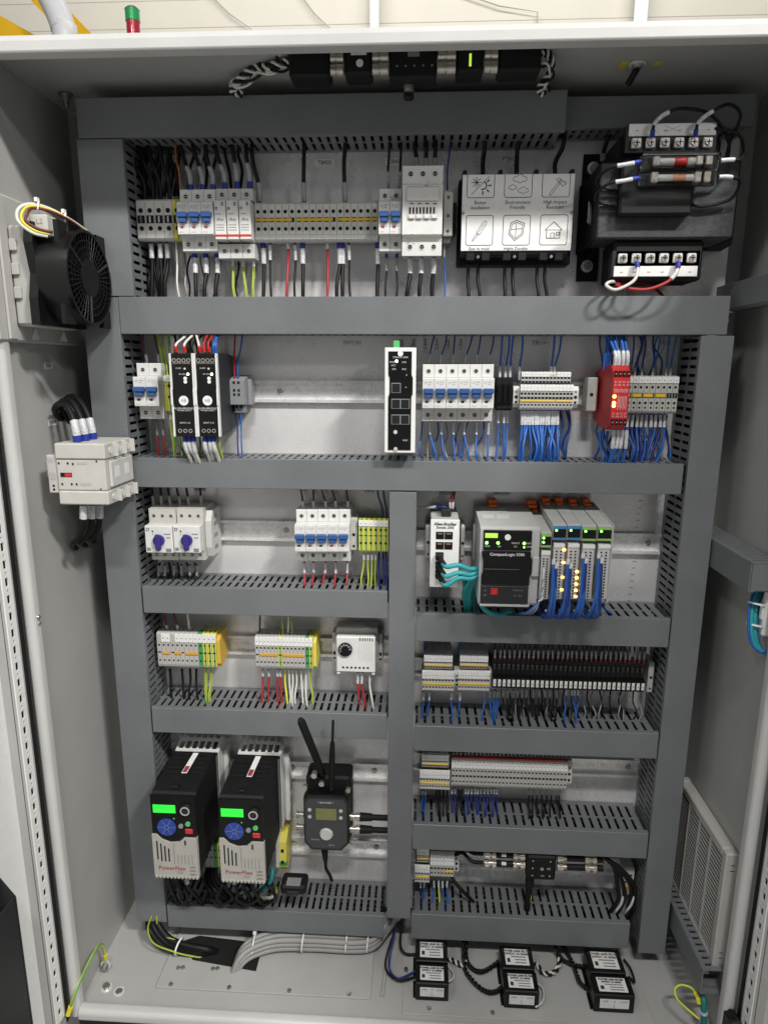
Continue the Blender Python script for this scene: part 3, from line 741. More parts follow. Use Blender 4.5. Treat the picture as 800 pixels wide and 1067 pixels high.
# power distribution block with pictogram cover
yf = -0.070
x0, x1, z0, z1 = fbox(481, 597, 181, 261, yf)
t = T('distribution_block', 'black power distribution block with white pictogram cover in the top row', 'distribution block', ((x0+x1)/2, 0, z0-0.02))
W_ = x1-x0; H_ = z1-z0
t.part('base', MB().box(x0-0.003, x1+0.008, -0.030, -0.0005, z0-0.014, z1+0.004, 'matblack', 0.002))
m_ = MB()
for i in range(4):
    q = x0+W_*(0.02+i*0.32)-0.003; m_.box(q, q+0.006, yf+0.004, -0.0302, z1-0.004, z1+0.007, 'black', 0.001)
m_.box(x0+0.001, x1-0.001, yf+0.003, -0.0302, z0-0.006, z1-0.003, 'black', 0.002)
t.part('housing', m_)
for i in range(3):
    q = x0+W_*(i+.5)/3
    for dx in (-0.012, 0.010):
        t.part('lug_opening', MB().box(q+dx-0.006, q+dx+0.006, yf+0.001, yf+0.006, z0-0.013, z0-0.002, 'matblack', 0.001))
    t.part('lug_screw', MB().cyl((q-.001, yf+0.0065, z0-0.008), (q-.001, yf-0.0005, z0-0.008), 0.0022, 'steel', n=8))
cv = t.part('cover', MB().box(x0, x1, yf, yf+0.0028, z0, z1, 'cleanwhite', 0.0006))
yi = yf-0.0003
def outline(m_, pts, wd=0.0005, closed=True):
    n = len(pts)
    for i in range(n if closed else n-1):
        a, b = Vector((pts[i][0], 0, pts[i][1])), Vector((pts[(i+1) % n][0], 0, pts[(i+1) % n][1]))
        d = (b-a); 
        if d.length < 1e-7: continue
        d.normalize(); nn = Vector((-d.z, 0, d.x))*wd; a = a-d*wd*.6; b = b+d*wd*.6
        m_.add([(a+nn)+Vector((0, yi, 0)), (b+nn)+Vector((0, yi, 0)), (b-nn)+Vector((0, yi, 0)), (a-nn)+Vector((0, yi, 0))], [(0, 1, 2, 3)], 'ink')
def circ(cx, cz, r, n=14, a0=0, a1=360): return [(cx+r*math.cos(math.radians(a0+(a1-a0)*i/n)), cz+r*math.sin(math.radians(a0+(a1-a0)*i/n))) for i in range(n+(0 if a1-a0 == 360 else 1))]
names = (('Better', 'Insulation'), ('Environment', 'Friendly'), ('High Impact', 'Resistant'), ('Easy to mold', ''), ('Highly Durable', ''), ('', ''))
for k in range(6):
    cx = x0+W_*(.165+.335*(k % 3)); top = k < 3
    b0, b1 = (z0+H_*.70, z1-H_*.005) if top else (z0+H_*.075, z0+H_*.47)
    w2 = W_*.122; m_ = MB(); r = 0.003
    if top:
        outline(m_, [(cx-w2, b1), (cx-w2, b0+r), (cx-w2+r*.3, b0+r*.3), (cx-w2+r, b0), (cx+w2-r, b0), (cx+w2-r*.3, b0+r*.3), (cx+w2, b0+r), (cx+w2, b1)], 0.0004, False)
        m_.text(names[k][0], (cx, yi, z0+H_*.635), 0.0068, 'ink'); m_.text(names[k][1], (cx, yi, z0+H_*.57), 0.0068, 'ink')
    else:
        outline(m_, [(cx-w2, b0+r), (cx-w2, b1-r), (cx-w2+r*.3, b1-r*.3), (cx-w2+r, b1), (cx+w2-r, b1), (cx+w2-r*.3, b1-r*.3), (cx+w2, b1-r), (cx+w2, b0+r), (cx+w2-r*.3, b0+r*.3), (cx+w2-r, b0), (cx-w2+r, b0), (cx-w2+r*.3, b0+r*.3)], 0.0004)
        if names[k][0]: m_.text(names[k][0], (cx, yi, z0+H_*.028), 0.0056, 'ink')
    cz = (b0+b1)/2; u = 0.001
    if k == 0:      # sun and snow
        outline(m_, circ(cx+3*u, cz+1*u, 5*u, 10, -110, 70), 0.0008, False)
        for a in (-90, -45, 0, 40): outline(m_, [(cx+3*u+8*u*math.cos(math.radians(a)), cz+u+8*u*math.sin(math.radians(a))), (cx+3*u+11.5*u*math.cos(math.radians(a)), cz+u+11.5*u*math.sin(math.radians(a)))], 0.0009, False)
        outline(m_, [(cx-13*u, cz-11*u), (cx+12*u, cz+13*u)], 0.0003, False)
        for a in range(0, 180, 45): outline(m_, [(cx-6*u+7*u*math.cos(math.radians(a)), cz+5*u+7*u*math.sin(math.radians(a))), (cx-6*u-7*u*math.cos(math.radians(a)), cz+5*u-7*u*math.sin(math.radians(a)))], 0.0004, False)
    if k == 1:      # clouds
        for (ox, oz, s_) in ((2, 9, 1.25), (-8, -2, .75), (7, -6, .95)):
            q = []
            for (bx_, bz, rr, a0, a1) in ((-5, 0, 2.6, 90, 270), (0, -1, 3.2, 200, 340), (5, 0, 2.6, -90, 90), (0, 1.5, 3.6, 20, 160)): q += circ(cx+(ox+bx_*s_)*u, cz+(oz+bz*s_)*u, rr*s_*u, 5, a0, a1)
            outline(m_, q, 0.0003)
    if k == 2:      # hammer
        outline(m_, [(cx-9*u, cz-11*u), (cx-7*u, cz-13*u), (cx+7*u, cz+5*u), (cx+5*u, cz+7*u)], 0.0003)
        outline(m_, [(cx, cz+8*u), (cx+4*u, cz+10*u), (cx+11*u, cz+4*u), (cx+13*u, cz+5*u), (cx+14*u, cz+2*u), (cx+9*u, cz-1*u)], 0.0003)
    if k == 3:      # screwdriver
        outline(m_, [(cx-10*u, cz-13*u), (cx-9*u, cz-14.5*u), (cx-2*u, cz-6*u), (cx-4*u, cz-4*u)], 0.0003)
        outline(m_, [(cx-4*u, cz-2*u), (cx+5*u, cz+11*u), (cx+8*u, cz+13*u), (cx+10*u, cz+11*u), (cx+9*u, cz+7*u), (cx+0*u, cz-6*u)], 0.0003)
        outline(m_, [(cx-1*u, cz-2*u), (cx+7*u, cz+9*u)], 0.0003, False)
    if k == 4:      # shield
        q = [(cx, cz+13*u), (cx+11*u, cz+9*u), (cx+9*u, cz-6*u), (cx-2*u, cz-14*u), (cx-11*u, cz-5*u), (cx-8*u, cz+10*u)]
        outline(m_, q, 0.0004); outline(m_, [(cx+(a-cx)*.8, cz+(b-cz)*.8) for a, b in q], 0.0003)
        outline(m_, [(cx-.5*u, cz+10*u), (cx-1*u, cz-11*u)], 0.0003, False); outline(m_, [(cx-8*u, cz+1*u), (cx+8*u, cz+2*u)], 0.0003, False)
    if k == 5:      # house
        outline(m_, [(cx-12*u, cz), (cx, cz+11*u), (cx+12*u, cz)], 0.0004, False); outline(m_, [(cx-12*u, cz), (cx+12*u, cz)], 0.0003, False)
        outline(m_, [(cx-10*u, cz), (cx-10*u, cz-11*u), (cx+9*u, cz-11*u), (cx+9*u, cz)], 0.0004, False)
        outline(m_, [(cx-4*u, cz-11*u), (cx-4*u, cz-4*u), (cx+1*u, cz-4*u), (cx+1*u, cz-11*u)], 0.0003, False); outline(m_, [(cx+4*u, cz-7*u), (cx+4*u, cz-3*u), (cx+8*u, cz-3*u), (cx+8*u, cz-7*u)], 0.0003)
    t.part('pictogram', m_, cv)
for fx, fz_ in ((.012, .5), (.985, .5)): t.part('cover_screw', MB().cyl((x0+W_*fx, yf, z0+H_*fz_), (x0+W_*fx, yf-0.001, z0+H_*fz_), 0.0022, 'steel', n=8), cv)

# ---------------- transformer
yb = -0.002
t = T('control_transformer', 'large black control transformer at the top right of the mounting plate', 'transformer', (0.34, 0, 1.16))
x0, x1 = X(624, 205, -0.11), X(768, 205, -0.11); z0, z1 = Z(690, 248, -0.11), Z(690, 168, -0.11)
cm = MB(); cm.box(x0, x1, -0.110, -0.035, z0, z1, 'core', 0.002)
t.part('core', cm)
# end bell (left, sloped) with mounting foot
zb0, zb1 = Z(614, 293, -0.004), Z(614, 160, -0.004)
xb = X(606, 225, -0.03)
t.part('end_bell', MB().add([(xb, -0.004, z1-0.004), (xb, -0.004, z0-0.004), (xb+0.012, -0.055, z0+0.0), (xb+0.012, -0.055, z1), (x0-0.001, -0.108, z0+0.001), (x0-0.001, -0.108, z1-0.001), (x0-0.001, -0.004, z0-0.004), (x0-0.001, -0.004, z1-0.004)],
       [(0, 1, 2, 3), (3, 2, 4, 5), (0, 3, 5, 7), (1, 6, 4, 2), (0, 7, 6, 1), (5, 4, 6, 7)], 'matblack'))
fx0, fx1 = X(600, 290, -0.003), X(622, 290, -0.003)
t.part('foot', MB().box(fx0, fx1, -0.004, -0.0005, zb0, zb1, 'matblack', 0.0008))
for z in (zb0+0.022, zb1-0.020):
    t.part('foot_bolt', MB().cyl(((fx0+fx1)/2-0.001, -0.004, z), ((fx0+fx1)/2-0.001, -0.0095, z), 0.0062, 'steel', n=6))
    t.part('foot_washer', MB().cyl(((fx0+fx1)/2-0.001, -0.0041, z), ((fx0+fx1)/2-0.001, -0.0055, z), 0.009, 'zinc', n=16))
lb = MB().add([(xb+0.0137, -0.0560, z0+0.022), (x0-0.010, -0.0935, z0+0.024), (x0-0.010, -0.0935, z0+0.052), (xb+0.0137, -0.0560, z0+0.050)], [(0, 1, 2, 3)], 'labelgrey')
a, b = Vector((xb+0.0137, -0.0563, 0)), Vector((x0-0.010, -0.0938, 0))
for q in range(5):
    f0 = z0+0.027+q*0.0050
    lb.add([a.lerp(b, .1)+Vector((-.0004, -.0004, f0)), a.lerp(b, .88-.1*(q % 2))+Vector((-.0004, -.0004, f0+.001)), a.lerp(b, .88-.1*(q % 2))+Vector((-.0004, -.0004, f0+.0022)), a.lerp(b, .1)+Vector((-.0004, -.0004, f0+.0012))], [(0, 1, 2, 3)], 'inkgrey')
t.part('rating_label', lb)
t.part('coil_top', MB().box(x0+0.022, x1-0.022, -0.098, -0.035, z1+0.0005, Z(700, 142, -0.098), 'matblack', 0.004))
t.part('dark_recess_block', MB().box(X(647, 210, -0.135), X(724, 210, -0.135), -0.128, -0.1105, z0+0.026, z1-0.002, 'matblack', 0.003))  # matte black block painted as the shadowy recess under the fuse holders
t.part('coil_bottom', MB().box(X(640, 262, -0.10), X(733, 262, -0.10), -0.10, -0.035, Z(690, 292, -0.10), z0-0.0005, 'matblack', 0.003))
t.part('end_bell', MB().add([(x1+0.001, -0.108, z1), (x1+0.001, -0.108, z0), (x1+0.022, -0.055, z0), (x1+0.022, -0.055, z1), (x1+0.03, -0.004, z0), (x1+0.03, -0.004, z1), (x1+0.001, -0.004, z0), (x1+0.001, -0.004, z1)],
       [(0, 1, 2, 3), (3, 2, 4, 5), (0, 3, 5, 7), (1, 6, 4, 2), (0, 7, 6, 1), (5, 4, 6, 7)], 'matblack'))
def tterm(px0, px1, pys, pyl0, pyl1, y):
    a0, a1 = X(px0, pys, y), X(px1, pys, y); zs = Z((px0+px1)/2, pys, y)
    zl0, zl1 = Z((px0+px1)/2, pyl1, y), Z((px0+px1)/2, pyl0, y)
    t.part('terminal_board', MB().box(a0-0.004, a1+0.004, y+0.002, y+0.018, min(zs-0.011, zl0), max(zs+0.011, zl1), 'charcoal', 0.001))
    st_ = t.part('terminal_legend', MB().box(a0-0.001, a1+0.001, y-0.0006, y+0.0018, zl0, zl1, 'cleanwhite', 0.0006))
    m_ = MB()
    for i in range(6):
        c = a0+(a1-a0)*(i+.5)/6; m_.box(c-0.002, c+0.002, y-0.0009, y-0.0005, (zl0+zl1)/2-.0015, (zl0+zl1)/2-0.0006, 'inkgrey')
    if pyl0 < pys: outline_y = None; m_.add([((a0+a1)/2-0.011, y-0.0009, zl1-.003), ((a0+a1)/2-0.010, y-0.0009, zl1-.003), ((a0+a1)/2+0.011, y-0.0009, zl0+.004), ((a0+a1)/2+0.010, y-0.0009, zl0+.004)], [(0, 1, 2, 3)], 'inkgrey'); m_.add([((a0+a1)/2-0.011, y-0.0009, zl0+.004), ((a0+a1)/2-0.010, y-0.0009, zl0+.004), ((a0+a1)/2+0.011, y-0.0009, zl1-.003), ((a0+a1)/2+0.010, y-0.0009, zl1-.003)], [(0, 1, 2, 3)], 'inkgrey')
    t.part('print', m_, st_)
    out = []
    for i in range(6):
        c = a0+(a1-a0)*(i+.5)/6
        p = t.part('screw_clamp', MB().box(c-0.0062, c+0.0062, y-0.004, y+0.0018, zs-0.0062, zs+0.0062, 'zinc', 0.0012))
        t.part('screw_head', MB().cyl((c, y-0.0041, zs), (c, y-0.0062, zs), 0.0047, 'nickel', r2=0.004, n=12), p)
        t.part('screw_cross', MB().box(c-0.0032, c+0.0032, y-0.0066, y-0.0063, zs-0.0006, zs+0.0006, 'hole').box(c-0.0006, c+0.0006, y-0.00665, y-0.00632, zs-0.0032, zs+0.0032, 'hole'), p)
        out.append((c, zs))
    return out, zl0, zl1
top6, tl0, tl1 = tterm(655, 744, 149, 128, 141, -0.112)
bot6, bl0, bl1 = tterm(641, 727, 269, 277, 288, -0.102)
# fuse holders (clear)
for k, (py0, py1) in enumerate(((158, 173), (174.5, 191))):
    yf = -0.150; x0f, x1f, z0f, z1f = fbox((670, 668)[k], (752, 750)[k], py0, py1, yf)
    f = T('fuse_block', '%s clear-covered fuse on the transformer front' % ('upper', 'lower')[k], 'fuse', ((x0f+x1f)/2, yf, z0f), 'clear fuses on the transformer')
    f.part('base', MB().box(x0f+0.001, x1f-0.001, -0.1352, -0.1285, z0f+0.001, z1f-0.001, 'charcoal', 0.001))
    f.part('fuse_tube', MB().cyl((x0f+0.022, -0.140, (z0f+z1f)/2), (x1f-0.028, -0.140, (z0f+z1f)/2), 0.0042, 'lightgrey'))
    f.part('fuse_band', MB().cyl((x0f+0.042, -0.140, (z0f+z1f)/2), (x0f+0.058, -0.140, (z0f+z1f)/2), 0.0045, 'copper' if k else 'redbody'))
    for xa in (x0f+0.014, x1f-0.03, x1f-0.018): f.part('clip', MB().box(xa, xa+0.009, -0.1455, -0.1353, z0f+0.003, z1f-0.003, 'nickel', 0.001))
    f.part('clear_cover', MB().box(x0f, x1f, yf, -0.1354, z0f, z1f, 'clear', 0.0015))
    zc = (z0f+z1f)/2
    for sd in (0, 1):
        if sd == 0:
            pts = [Vector((x0f, -0.142, zc)), Vector((x0f-0.018, -0.142, zc-0.003)), Vector((x0f-0.038, -0.138, zc-0.006)), Vector((x0f-0.050, -0.126, zc-0.016)), Vector((x0f-0.040, -0.115, zc-0.024)), Vector((x0f+0.0, -0.113, zc-0.028))]
        else:
            pts = [Vector((x1f, -0.142, zc)), Vector((x1f+0.016, -0.142, zc+0.001)), Vector((x1f+0.028, -0.138, zc+0.002-.0)), Vector((x1f+0.036, -0.125, zc+0.018)), Vector((x1f+0.030, -0.118, zc+0.038)), Vector((x1f+0.002, -0.112, zc+0.047))] if k == 0 else [Vector((x1f, -0.142, zc)), Vector((x1f+0.016, -0.142, zc)), Vector((x1f+0.032, -0.135, zc-0.004)), Vector((x1f+0.028, -0.122, zc-0.022)), Vector((x1f-0.005, -0.118, zc-0.030)), Vector((x1f-0.022, -0.116, zc-0.026))]
        wire('black wire with white sleeve at the %s end of the %s clear fuse' % (('left', 'right')[sd], ('upper', 'lower')[k]), pts, 0.0021, 'wireblack', 'ferblue' if sd == 0 else None, 'sleeve', (0.009, 0.030) if sd == 0 else (0.002, 0.019))
for k, i in enumerate((1, 4)):
    c, zs = top6[i]
    pts = [Vector((c, -0.118, zs+0.006)), Vector((c, -0.125, zs+0.020)), Vector((c+0.012, -0.130, zs+0.030)), Vector((c+0.035, -0.128, zs+0.036+.004*k)), Vector((c+0.075-.02*k, -0.118, zs+0.030)), Vector((c+0.105-.055*k, -0.105, zs+0.0)), Vector((c+0.10-.055*k, -0.10, zs-0.04)), Vector((c+0.08-.05*k, -0.10, zs-0.06))]
    wire('black wire with blue ferrule arching from the %s upper transformer screw' % ('second', 'fifth')[k], pts, 0.0021, 'wireblack', 'ferblue', 'sleeve', (0.014, 0.036), k=8)
for k, i in enumerate((1, 4)):
    c, zs = bot6[i]
    if k == 0: pts = [Vector((c, -0.108, zs-0.006)), Vector((c, -0.114, zs-0.018)), Vector((c-0.006, -0.118, zs-0.032)), Vector((c-0.028, -0.118, zs-0.043)), Vector((c-0.040, -0.110, zs-0.036)), Vector((c-0.028, -0.098, zs-0.030)), Vector((c, -0.060, zs-0.034)), Vector((c+0.01, -0.045, zs-0.06))]
    else: pts = [Vector((c, -0.108, zs-0.006)), Vector((c-0.003, -0.114, zs-0.018)), Vector((c-0.016, -0.118, zs-0.033)), Vector((c-0.045, -0.118, zs-0.043)), Vector((c-0.078, -0.110, zs-0.038)), Vector((c-0.07, -0.090, zs-0.032)), Vector((c-0.02, -0.060, zs-0.030)), Vector((c+0.02, -0.045, zs-0.06))]
    wire(('white wire looping under the transformer from its second lower screw', 'red wire looping under the transformer from its fifth lower screw')[k], pts, 0.0023, ('wirewhite', 'wirered')[k], 'ferblue', 'sleeve' if k else None, (0.012, 0.028), k=8)

# ---------------- row 1 wires
wires('thick black wires rising from the breaker and surge arrester', [199, 211, 222, 234.5, 247, 260.5], [199, 199, 199, 197, 196, 196], -0.040, ZT1, -0.045, 0.0031, 'wireblack', 'ferblue', 'sleevegrey', (0.009, 0.034), dxs=[-.014, -.012, -.006, -.012, -.006, -.002])
wires('thick black wires rising from the four grey screw terminals', [151, 159.5, 168, 177], 210, -0.040, ZT1, -0.045, 0.0031, 'wireblack', None, None, dxs=[-.022, -.018, -.014, -.010])
wires('thin orange wire rising beside the three-pole breaker', [188], 197, -0.045, ZT1, -0.045, 0.0011, 'wireorange', None, None, dxs=[-.002])
wires('black wires rising from the long grey terminal strip', [270.5, 317, 359.5], 213, -0.036, ZT1, -0.045, 0.0031, 'wireblack', None, 'sleevegrey', (0.004, 0.030), dxs=[-.006, .004, .004])
wires('thin black wires rising from the two-pole breaker', [404.5, 416], 199, -0.040, ZT1, -0.045, 0.0018, 'wireblack', None, 'sleevegrey', (0.004, 0.026), dxs=[.002, .003])
wires('black wires rising from the white fuse holder', [433.5, 443, 453], 177, -0.045, ZT1, -0.045, 0.0031, 'wireblack', None, 'sleevegrey', (0.004, 0.016), dx=.002)
wires('thin dark blue wire rising from the narrow contact block', [466], 198, -0.040, ZT1, -0.045, 0.0013, 'wirenavy', None, None, dxs=[.004])
wires('black wires rising from the pictogram block', [503, 538, 578], 181, -0.030, ZT1, -0.045, 0.0034, 'wireblack', None, None, dxs=[-.003, .002, .008])
wires('black wire rising between pictogram block and transformer', [628], 168, -0.020, Z(632, 133, -0.03)+0.012, -0.03, 0.0034, 'wireblack', None, 'sleevegrey', (0, .01), dxs=[.008])
wires('black wires dropping from the four grey screw terminals', [157, 166.5, 173.5], 251, -0.038, ZB1, -0.045, 0.0029, 'wireblack', None, 'sleeve', (0.004, 0.025), dxs=[-.004, -.002, -.004])
wires('thin white wire dropping from the green-yellow terminal', [183.5], 252, -0.040, ZB1, -0.045, 0.0016, 'wirewhite', None, None, dxs=[.006])
wires('thick black wires dropping from the three-pole breaker', [202.5, 214, 226], 262, -0.040, ZB1, -0.050, 0.0031, 'wireblack', 'ferblue', 'sleeve', (0.009, 0.032), dxs=[.002, -.002, -.001])
wires('green and yellow wires dropping from the surge arrester', [242.5, 253, 264], 266, -0.040, ZB1, -0.050, 0.0020, GY, None, 'sleeve', (0.003, 0.016), dxs=[.010, .006, .003])
wires('thick black wires dropping from the long grey terminal strip', [274, 315, 353.5, 356.5, 393.5], 252, -0.036, ZB1, -0.050, 0.0030, 'wireblack', 'ferblue', 'sleeve', (0.009, 0.032), dxs=[-.001, .001, -.002, .001, 0])
wires('thin black wires dropping from the long grey terminal strip', [281.5, 307.5, 363.5], 252, -0.036, ZB1, -0.050, 0.0019, 'wireblack', None, 'sleeve', (0.004, 0.026), dxs=[.003, .001, .005])
wires('red wires dropping from the long grey terminal strip', [300, 341], 252, -0.036, ZB1, -0.050, 0.0021, 'wirered', None, 'sleeve', (0.002, 0.010), dxs=[-.002, -.001])
wires('thin black wires dropping from the two-pole breaker', [402.5, 413.5], 262, -0.040, ZB1, -0.050, 0.0016, 'wireblack', 'ferblue', 'sleevegrey', (0.009, 0.028), dxs=[.001, -.003])
wires('thick black wires dropping from the white fuse holder', [427, 439, 452], 266, -0.050, ZB1, -0.055, 0.0031, 'wireblack', None, 'sleeve', (0.004, 0.026), dxs=[-.007, -.001, .002])
wires('thin blue wire dropping from the narrow contact block', [463], 253, -0.040, ZB1, -0.050, 0.0013, 'wireblue', None, 'sleevegrey', (0.002, 0.02), dxs=[.001])
wires('black wires dropping from the pictogram block', [488, 498, 526, 534, 560, 568], 276, -0.050, ZB1, -0.055, 0.0026, 'wireblack', None, None, dxs=[.002, .002, .001, .003, .003, .003])
tag_label('TB420', 338, 169); tag_label('CB45', 410, 168, 0.024); tag_label('PTB20', 531, 165, 0.026)
# ================================================================ ROW 2
ZT2 = 0.0485+ZO+0.012; ZB2 = -0.141+ZO-0.02
breaker('white two-pole breaker at the left end of the second row', 139.3, 165.3, 408, 2)
strip('two green-yellow earth terminals left of the power supplies', 168, 179.5, 391, 430, 2, -0.050, ('peyellow',), (('hole', 0.45, 2.6), ('hole', -0.15, 2.6)), (0.82, 0.16))
def psu(px0, px1, label, last):
    yf = -0.112; x0, x1, z0, z1 = fbox(px0, px1, 368, 455, yf); w_ = x1-x0; h = z1-z0
    t = T('power_supply', label, 'power supply', ((x0+x1)/2, -0.01, z0))
    t.part('housing', MB().ext([(-0.0098, z0+0.012), (-0.060, z0+0.003), (yf+0.003, z0), (yf+0.003, z1), (-0.055, z1), (-0.0098, z1-0.004)], 'x', x0+0.0008, x1-0.0008, 'psuside'))
    fp = t.part('front_panel', MB().box(x0+0.0025, x1-0.0025, yf, yf+0.0029, z0+0.001, z1-0.001, 'black', 0.0008))
    for a, b in ((x0, x0+0.0028), (x1-0.0028, x1)):
        t.part('white_edge', MB().box(a, b, yf-0.0022, yf+0.006, z0, z1, 'white', 0.0006).box(a-0.0003 if a == x0 else a, b if a == x0 else b+.0003, yf-0.0036, yf+0.002, z0+h*.38, z0+h*.58, 'white', 0.0006))
    for i in range(4):
        c = x0+w_*(.2+.2*i); t.part('terminal', MB().ring((c, yf-0.0002, z1-0.010), (0, -1, 0), 0.0031, 0.0019, 0.0012, 'nickel', 12), fp)
    for i in range(3):
        c = x0+w_*(.28+.22*i); t.part('terminal', MB().ring((c, yf-0.0002, z0+0.009), (0, -1, 0), 0.0031, 0.0019, 0.0012, 'nickel', 12), fp)
    t.part('indicator_lamp', MB().cyl((x0+w_*.74, yf, z0+h*.755), (x0+w_*.74, yf-0.0008, z0+h*.755), 0.0020, 'ledwhite', n=10), fp)
    for q in (.705, .665): t.part('push_button', MB().cyl((x0+w_*.62, yf, z0+h*q), (x0+w_*.62, yf-0.001, z0+h*q), 0.0027, 'label', n=10), fp)
    t.part('trim_pot', MB().cyl((x0+w_*.62, yf, z0+h*.82), (x0+w_*.62, yf-0.0007, z0+h*.82), 0.0016, 'lightgrey', n=8), fp)
    lg = t.part('round_emblem', MB().cyl((x0+w_*.5, yf, z0+h*.44), (x0+w_*.5, yf-0.0005, z0+h*.44), 0.0072, 'label', n=20), fp)
    m_ = MB().text('AB', (x0+w_*.5, yf-0.0007, z0+h*.44), 0.0065, 'inkgrey')
    m_.text('ALLEN-BRADLEY', (x0+w_*.5, yf-0.0002, z0+h*.345), 0.0042, 'inkwhite'); m_.text('POWER SUPPLY', (x0+w_*.5, yf-0.0002, z0+h*.32), 0.0030, 'inkwhite')
    m_.text('OUTPUT 24V DC', (x0+w_*.5, yf-0.0002, z0+h*.885), 0.0034, 'inkwhite'); m_.text('24-28V', (x0+w_*.36, yf-0.0002, z0+h*.825), 0.0030, 'inkwhite'); m_.text('DC OK', (x0+w_*.5, yf-0.0002, z0+h*.755), 0.0030, 'inkwhite'); m_.text('INPUT L N', (x0+w_*.5, yf-0.0002, z0+h*.17), 0.0034, 'inkwhite')
    t.part('print', m_, fp)
psu(178.6, 203.6, 'left one of two black power supplies with white edges', False)
psu(203.8, 228.0, 'right one of two black power supplies with white edges', True)
# small grey junction block
x0, x1, z0, z1 = fbox(239, 256, 391, 428, -0.050)
t = T('junction_block', 'small grey relay socket on the rail right of the power supplies', 'relay socket', ((x0+x1)/2, -0.01, z0))
h = z1-z0
t.part('body', MB().ext([(-0.0098, z0+0.006), (-0.030, z0+h*.16), (-0.050, z0+h*.18), (-0.050, z0+h*.85), (-0.036, z0+h*.95), (-0.0098, z1)], 'x', x0, x1-0.002, 'midgrey'))
t.part('lower_clamp', MB().box(x0+0.004, x1-0.006, -0.040, -0.012, z0-0.004, z0+h*.155, 'midgrey', 0.001))
t.part('side_clip', MB().box(x1-0.0019, x1+0.004, -0.032, -0.0098, z0+0.008, z1-0.006, 'midgrey', 0.001))
for f_ in (.80, .58, .46, .10):
    for q in (.30, .58): t.part('clamp_hole', MB().box(x0+(x1-x0)*q-.0018, x0+(x1-x0)*q+.0018, -0.0504 if f_ > .2 else -0.0404, -0.0495 if f_ > .2 else -.0395, z0+h*f_-.002, z0+h*f_+.002, 'hole'))
# ethernet switch
yf = -0.108; x0, x1, z0, z1 = fbox(400.5, 433, 362, 472, yf); w_ = x1-x0; h = z1-z0
t = T('ethernet_switch', 'tall black network switch in a white bezel, alone at mid row', 'network switch', ((x0+x1)/2, -0.01, z0))
t.part('housing', MB().box(x0+0.001, x1-0.001, yf+0.004, -0.0098, z0+0.001, z1-0.001, 'lightgrey', 0.001))
t.part('bezel', MB().box(x0, x1, yf+0.0005, yf+0.0038, z0, z1, 'cleanwhite', 0.001))
fx = lambda f_: x0+w_*f_
fp = t.part('front_panel', MB().ext([(fx(.12), z0+h*.03), (fx(.86), z0+h*.03), (fx(.86), z0+h*.54), (fx(.90), z0+h*.57), (fx(.90), z0+h*.72), (fx(.86), z0+h*.75), (fx(.86), z0+h*.965), (fx(.12), z0+h*.965), (fx(.12), z0+h*.75), (fx(.16), z0+h*.72), (fx(.16), z0+h*.57), (fx(.12), z0+h*.54)], 'y', yf-0.0006, yf+0.0003, 'black'))
for cx, cz in ((.37, .625), (.37, .475), (.66, .475), (.37, .325), (.66, .325)):
    p = t.part('network_port', MB().box(fx(cx)-0.0068, fx(cx)+0.0068, yf-0.0014, yf-0.0007, z0+h*cz-0.0072, z0+h*cz+0.0072, 'midgrey', 0.0003), fp)
    t.part('port_opening', MB().box(fx(cx)-0.0058, fx(cx)+0.0058, yf-0.0017, yf-0.0015, z0+h*cz-0.0062, z0+h*cz+0.0062, 'hole'), fp)
t.part('emblem', MB().cyl((fx(.5), yf-0.0006, z0+h*.945), (fx(.5), yf-0.001, z0+h*.945), 0.0040, 'label', n=14), fp)
t.part('indicator_lamp', MB().cyl((fx(.38), yf-0.0006, z0+h*.875), (fx(.38), yf-0.0012, z0+h*.875), 0.0022, 'ledwhite', n=10), fp)
for cx, cz in ((.36, .205), (.37, .04)): t.part('screw', MB().cyl((fx(cx), yf-0.0006, z0+h*cz), (fx(cx), yf-0.0016, z0+h*cz), 0.0030, 'zinc', n=10), fp)
m_ = MB().text('STRATIX 2000', (fx(.5), yf-0.0008, z0+h*.91), 0.0036, 'inkwhite')
for cx, cz, s_ in ((.24, .865, 'PWR'), (.28, .835, 'ACT'), (.62, .865, 'LNK'), (.62, .80, 'FDX'), (.30, .80, 'SPD'), (.70, .745, '5'), (.68, .63, '4'), (.68, .125, 'GND')): m_.text(s_, (fx(cx), yf-0.0008, z0+h*cz), 0.0034, 'inkwhite')
t.part('print', m_, fp)
t.part('green_plug', MB().box(fx(.26), fx(.46), yf+0.010, yf+0.030, z1-.001, z1+0.010, 'connector', 0.001))
for i in range(6):
    breaker('white single-pole breaker, %s from left beside the network switch' % ORD[i], 440+i*12.45, 440+(i+1)*12.45, 410, 1, group='six single-pole breakers in the second row')
# black fuse terminals
for i in range(3):
    x0, x1, z0, z1 = fbox(518+i*5.4, 523.2+i*5.4, 393, 428, -0.055)
    t = T('fuse_terminal', '%s of three slim black fuse terminals right of the single-pole breakers' % ('left one', 'middle one', 'right one')[i], 'fuse terminal', ((x0+x1)/2, -0.01, z0), 'three slim black fuse terminals')
    t.part('body', MB().ext([(-0.0098, z0+.004), (-0.045, z0), (-0.055, z0+0.004), (-0.055, z1-0.004), (-0.045, z1), (-0.0098, z1-.004)], 'x', x0, x1, 'matblack'))
    t.part('lever', MB().box(x0+0.001, x1-0.001, -0.0600, -0.0552, (z0+z1)/2-0.014, (z0+z1)/2+0.016, 'black', 0.0012))
FD = (('sq', 0.28, 1.7), ('sq', -0.06, 1.9), ('sq', -0.60, 1.4), ('ridge', -0.88, 1.6))
FU = (('sq', 0.05, 1.7), ('sq', -0.60, 1.9))
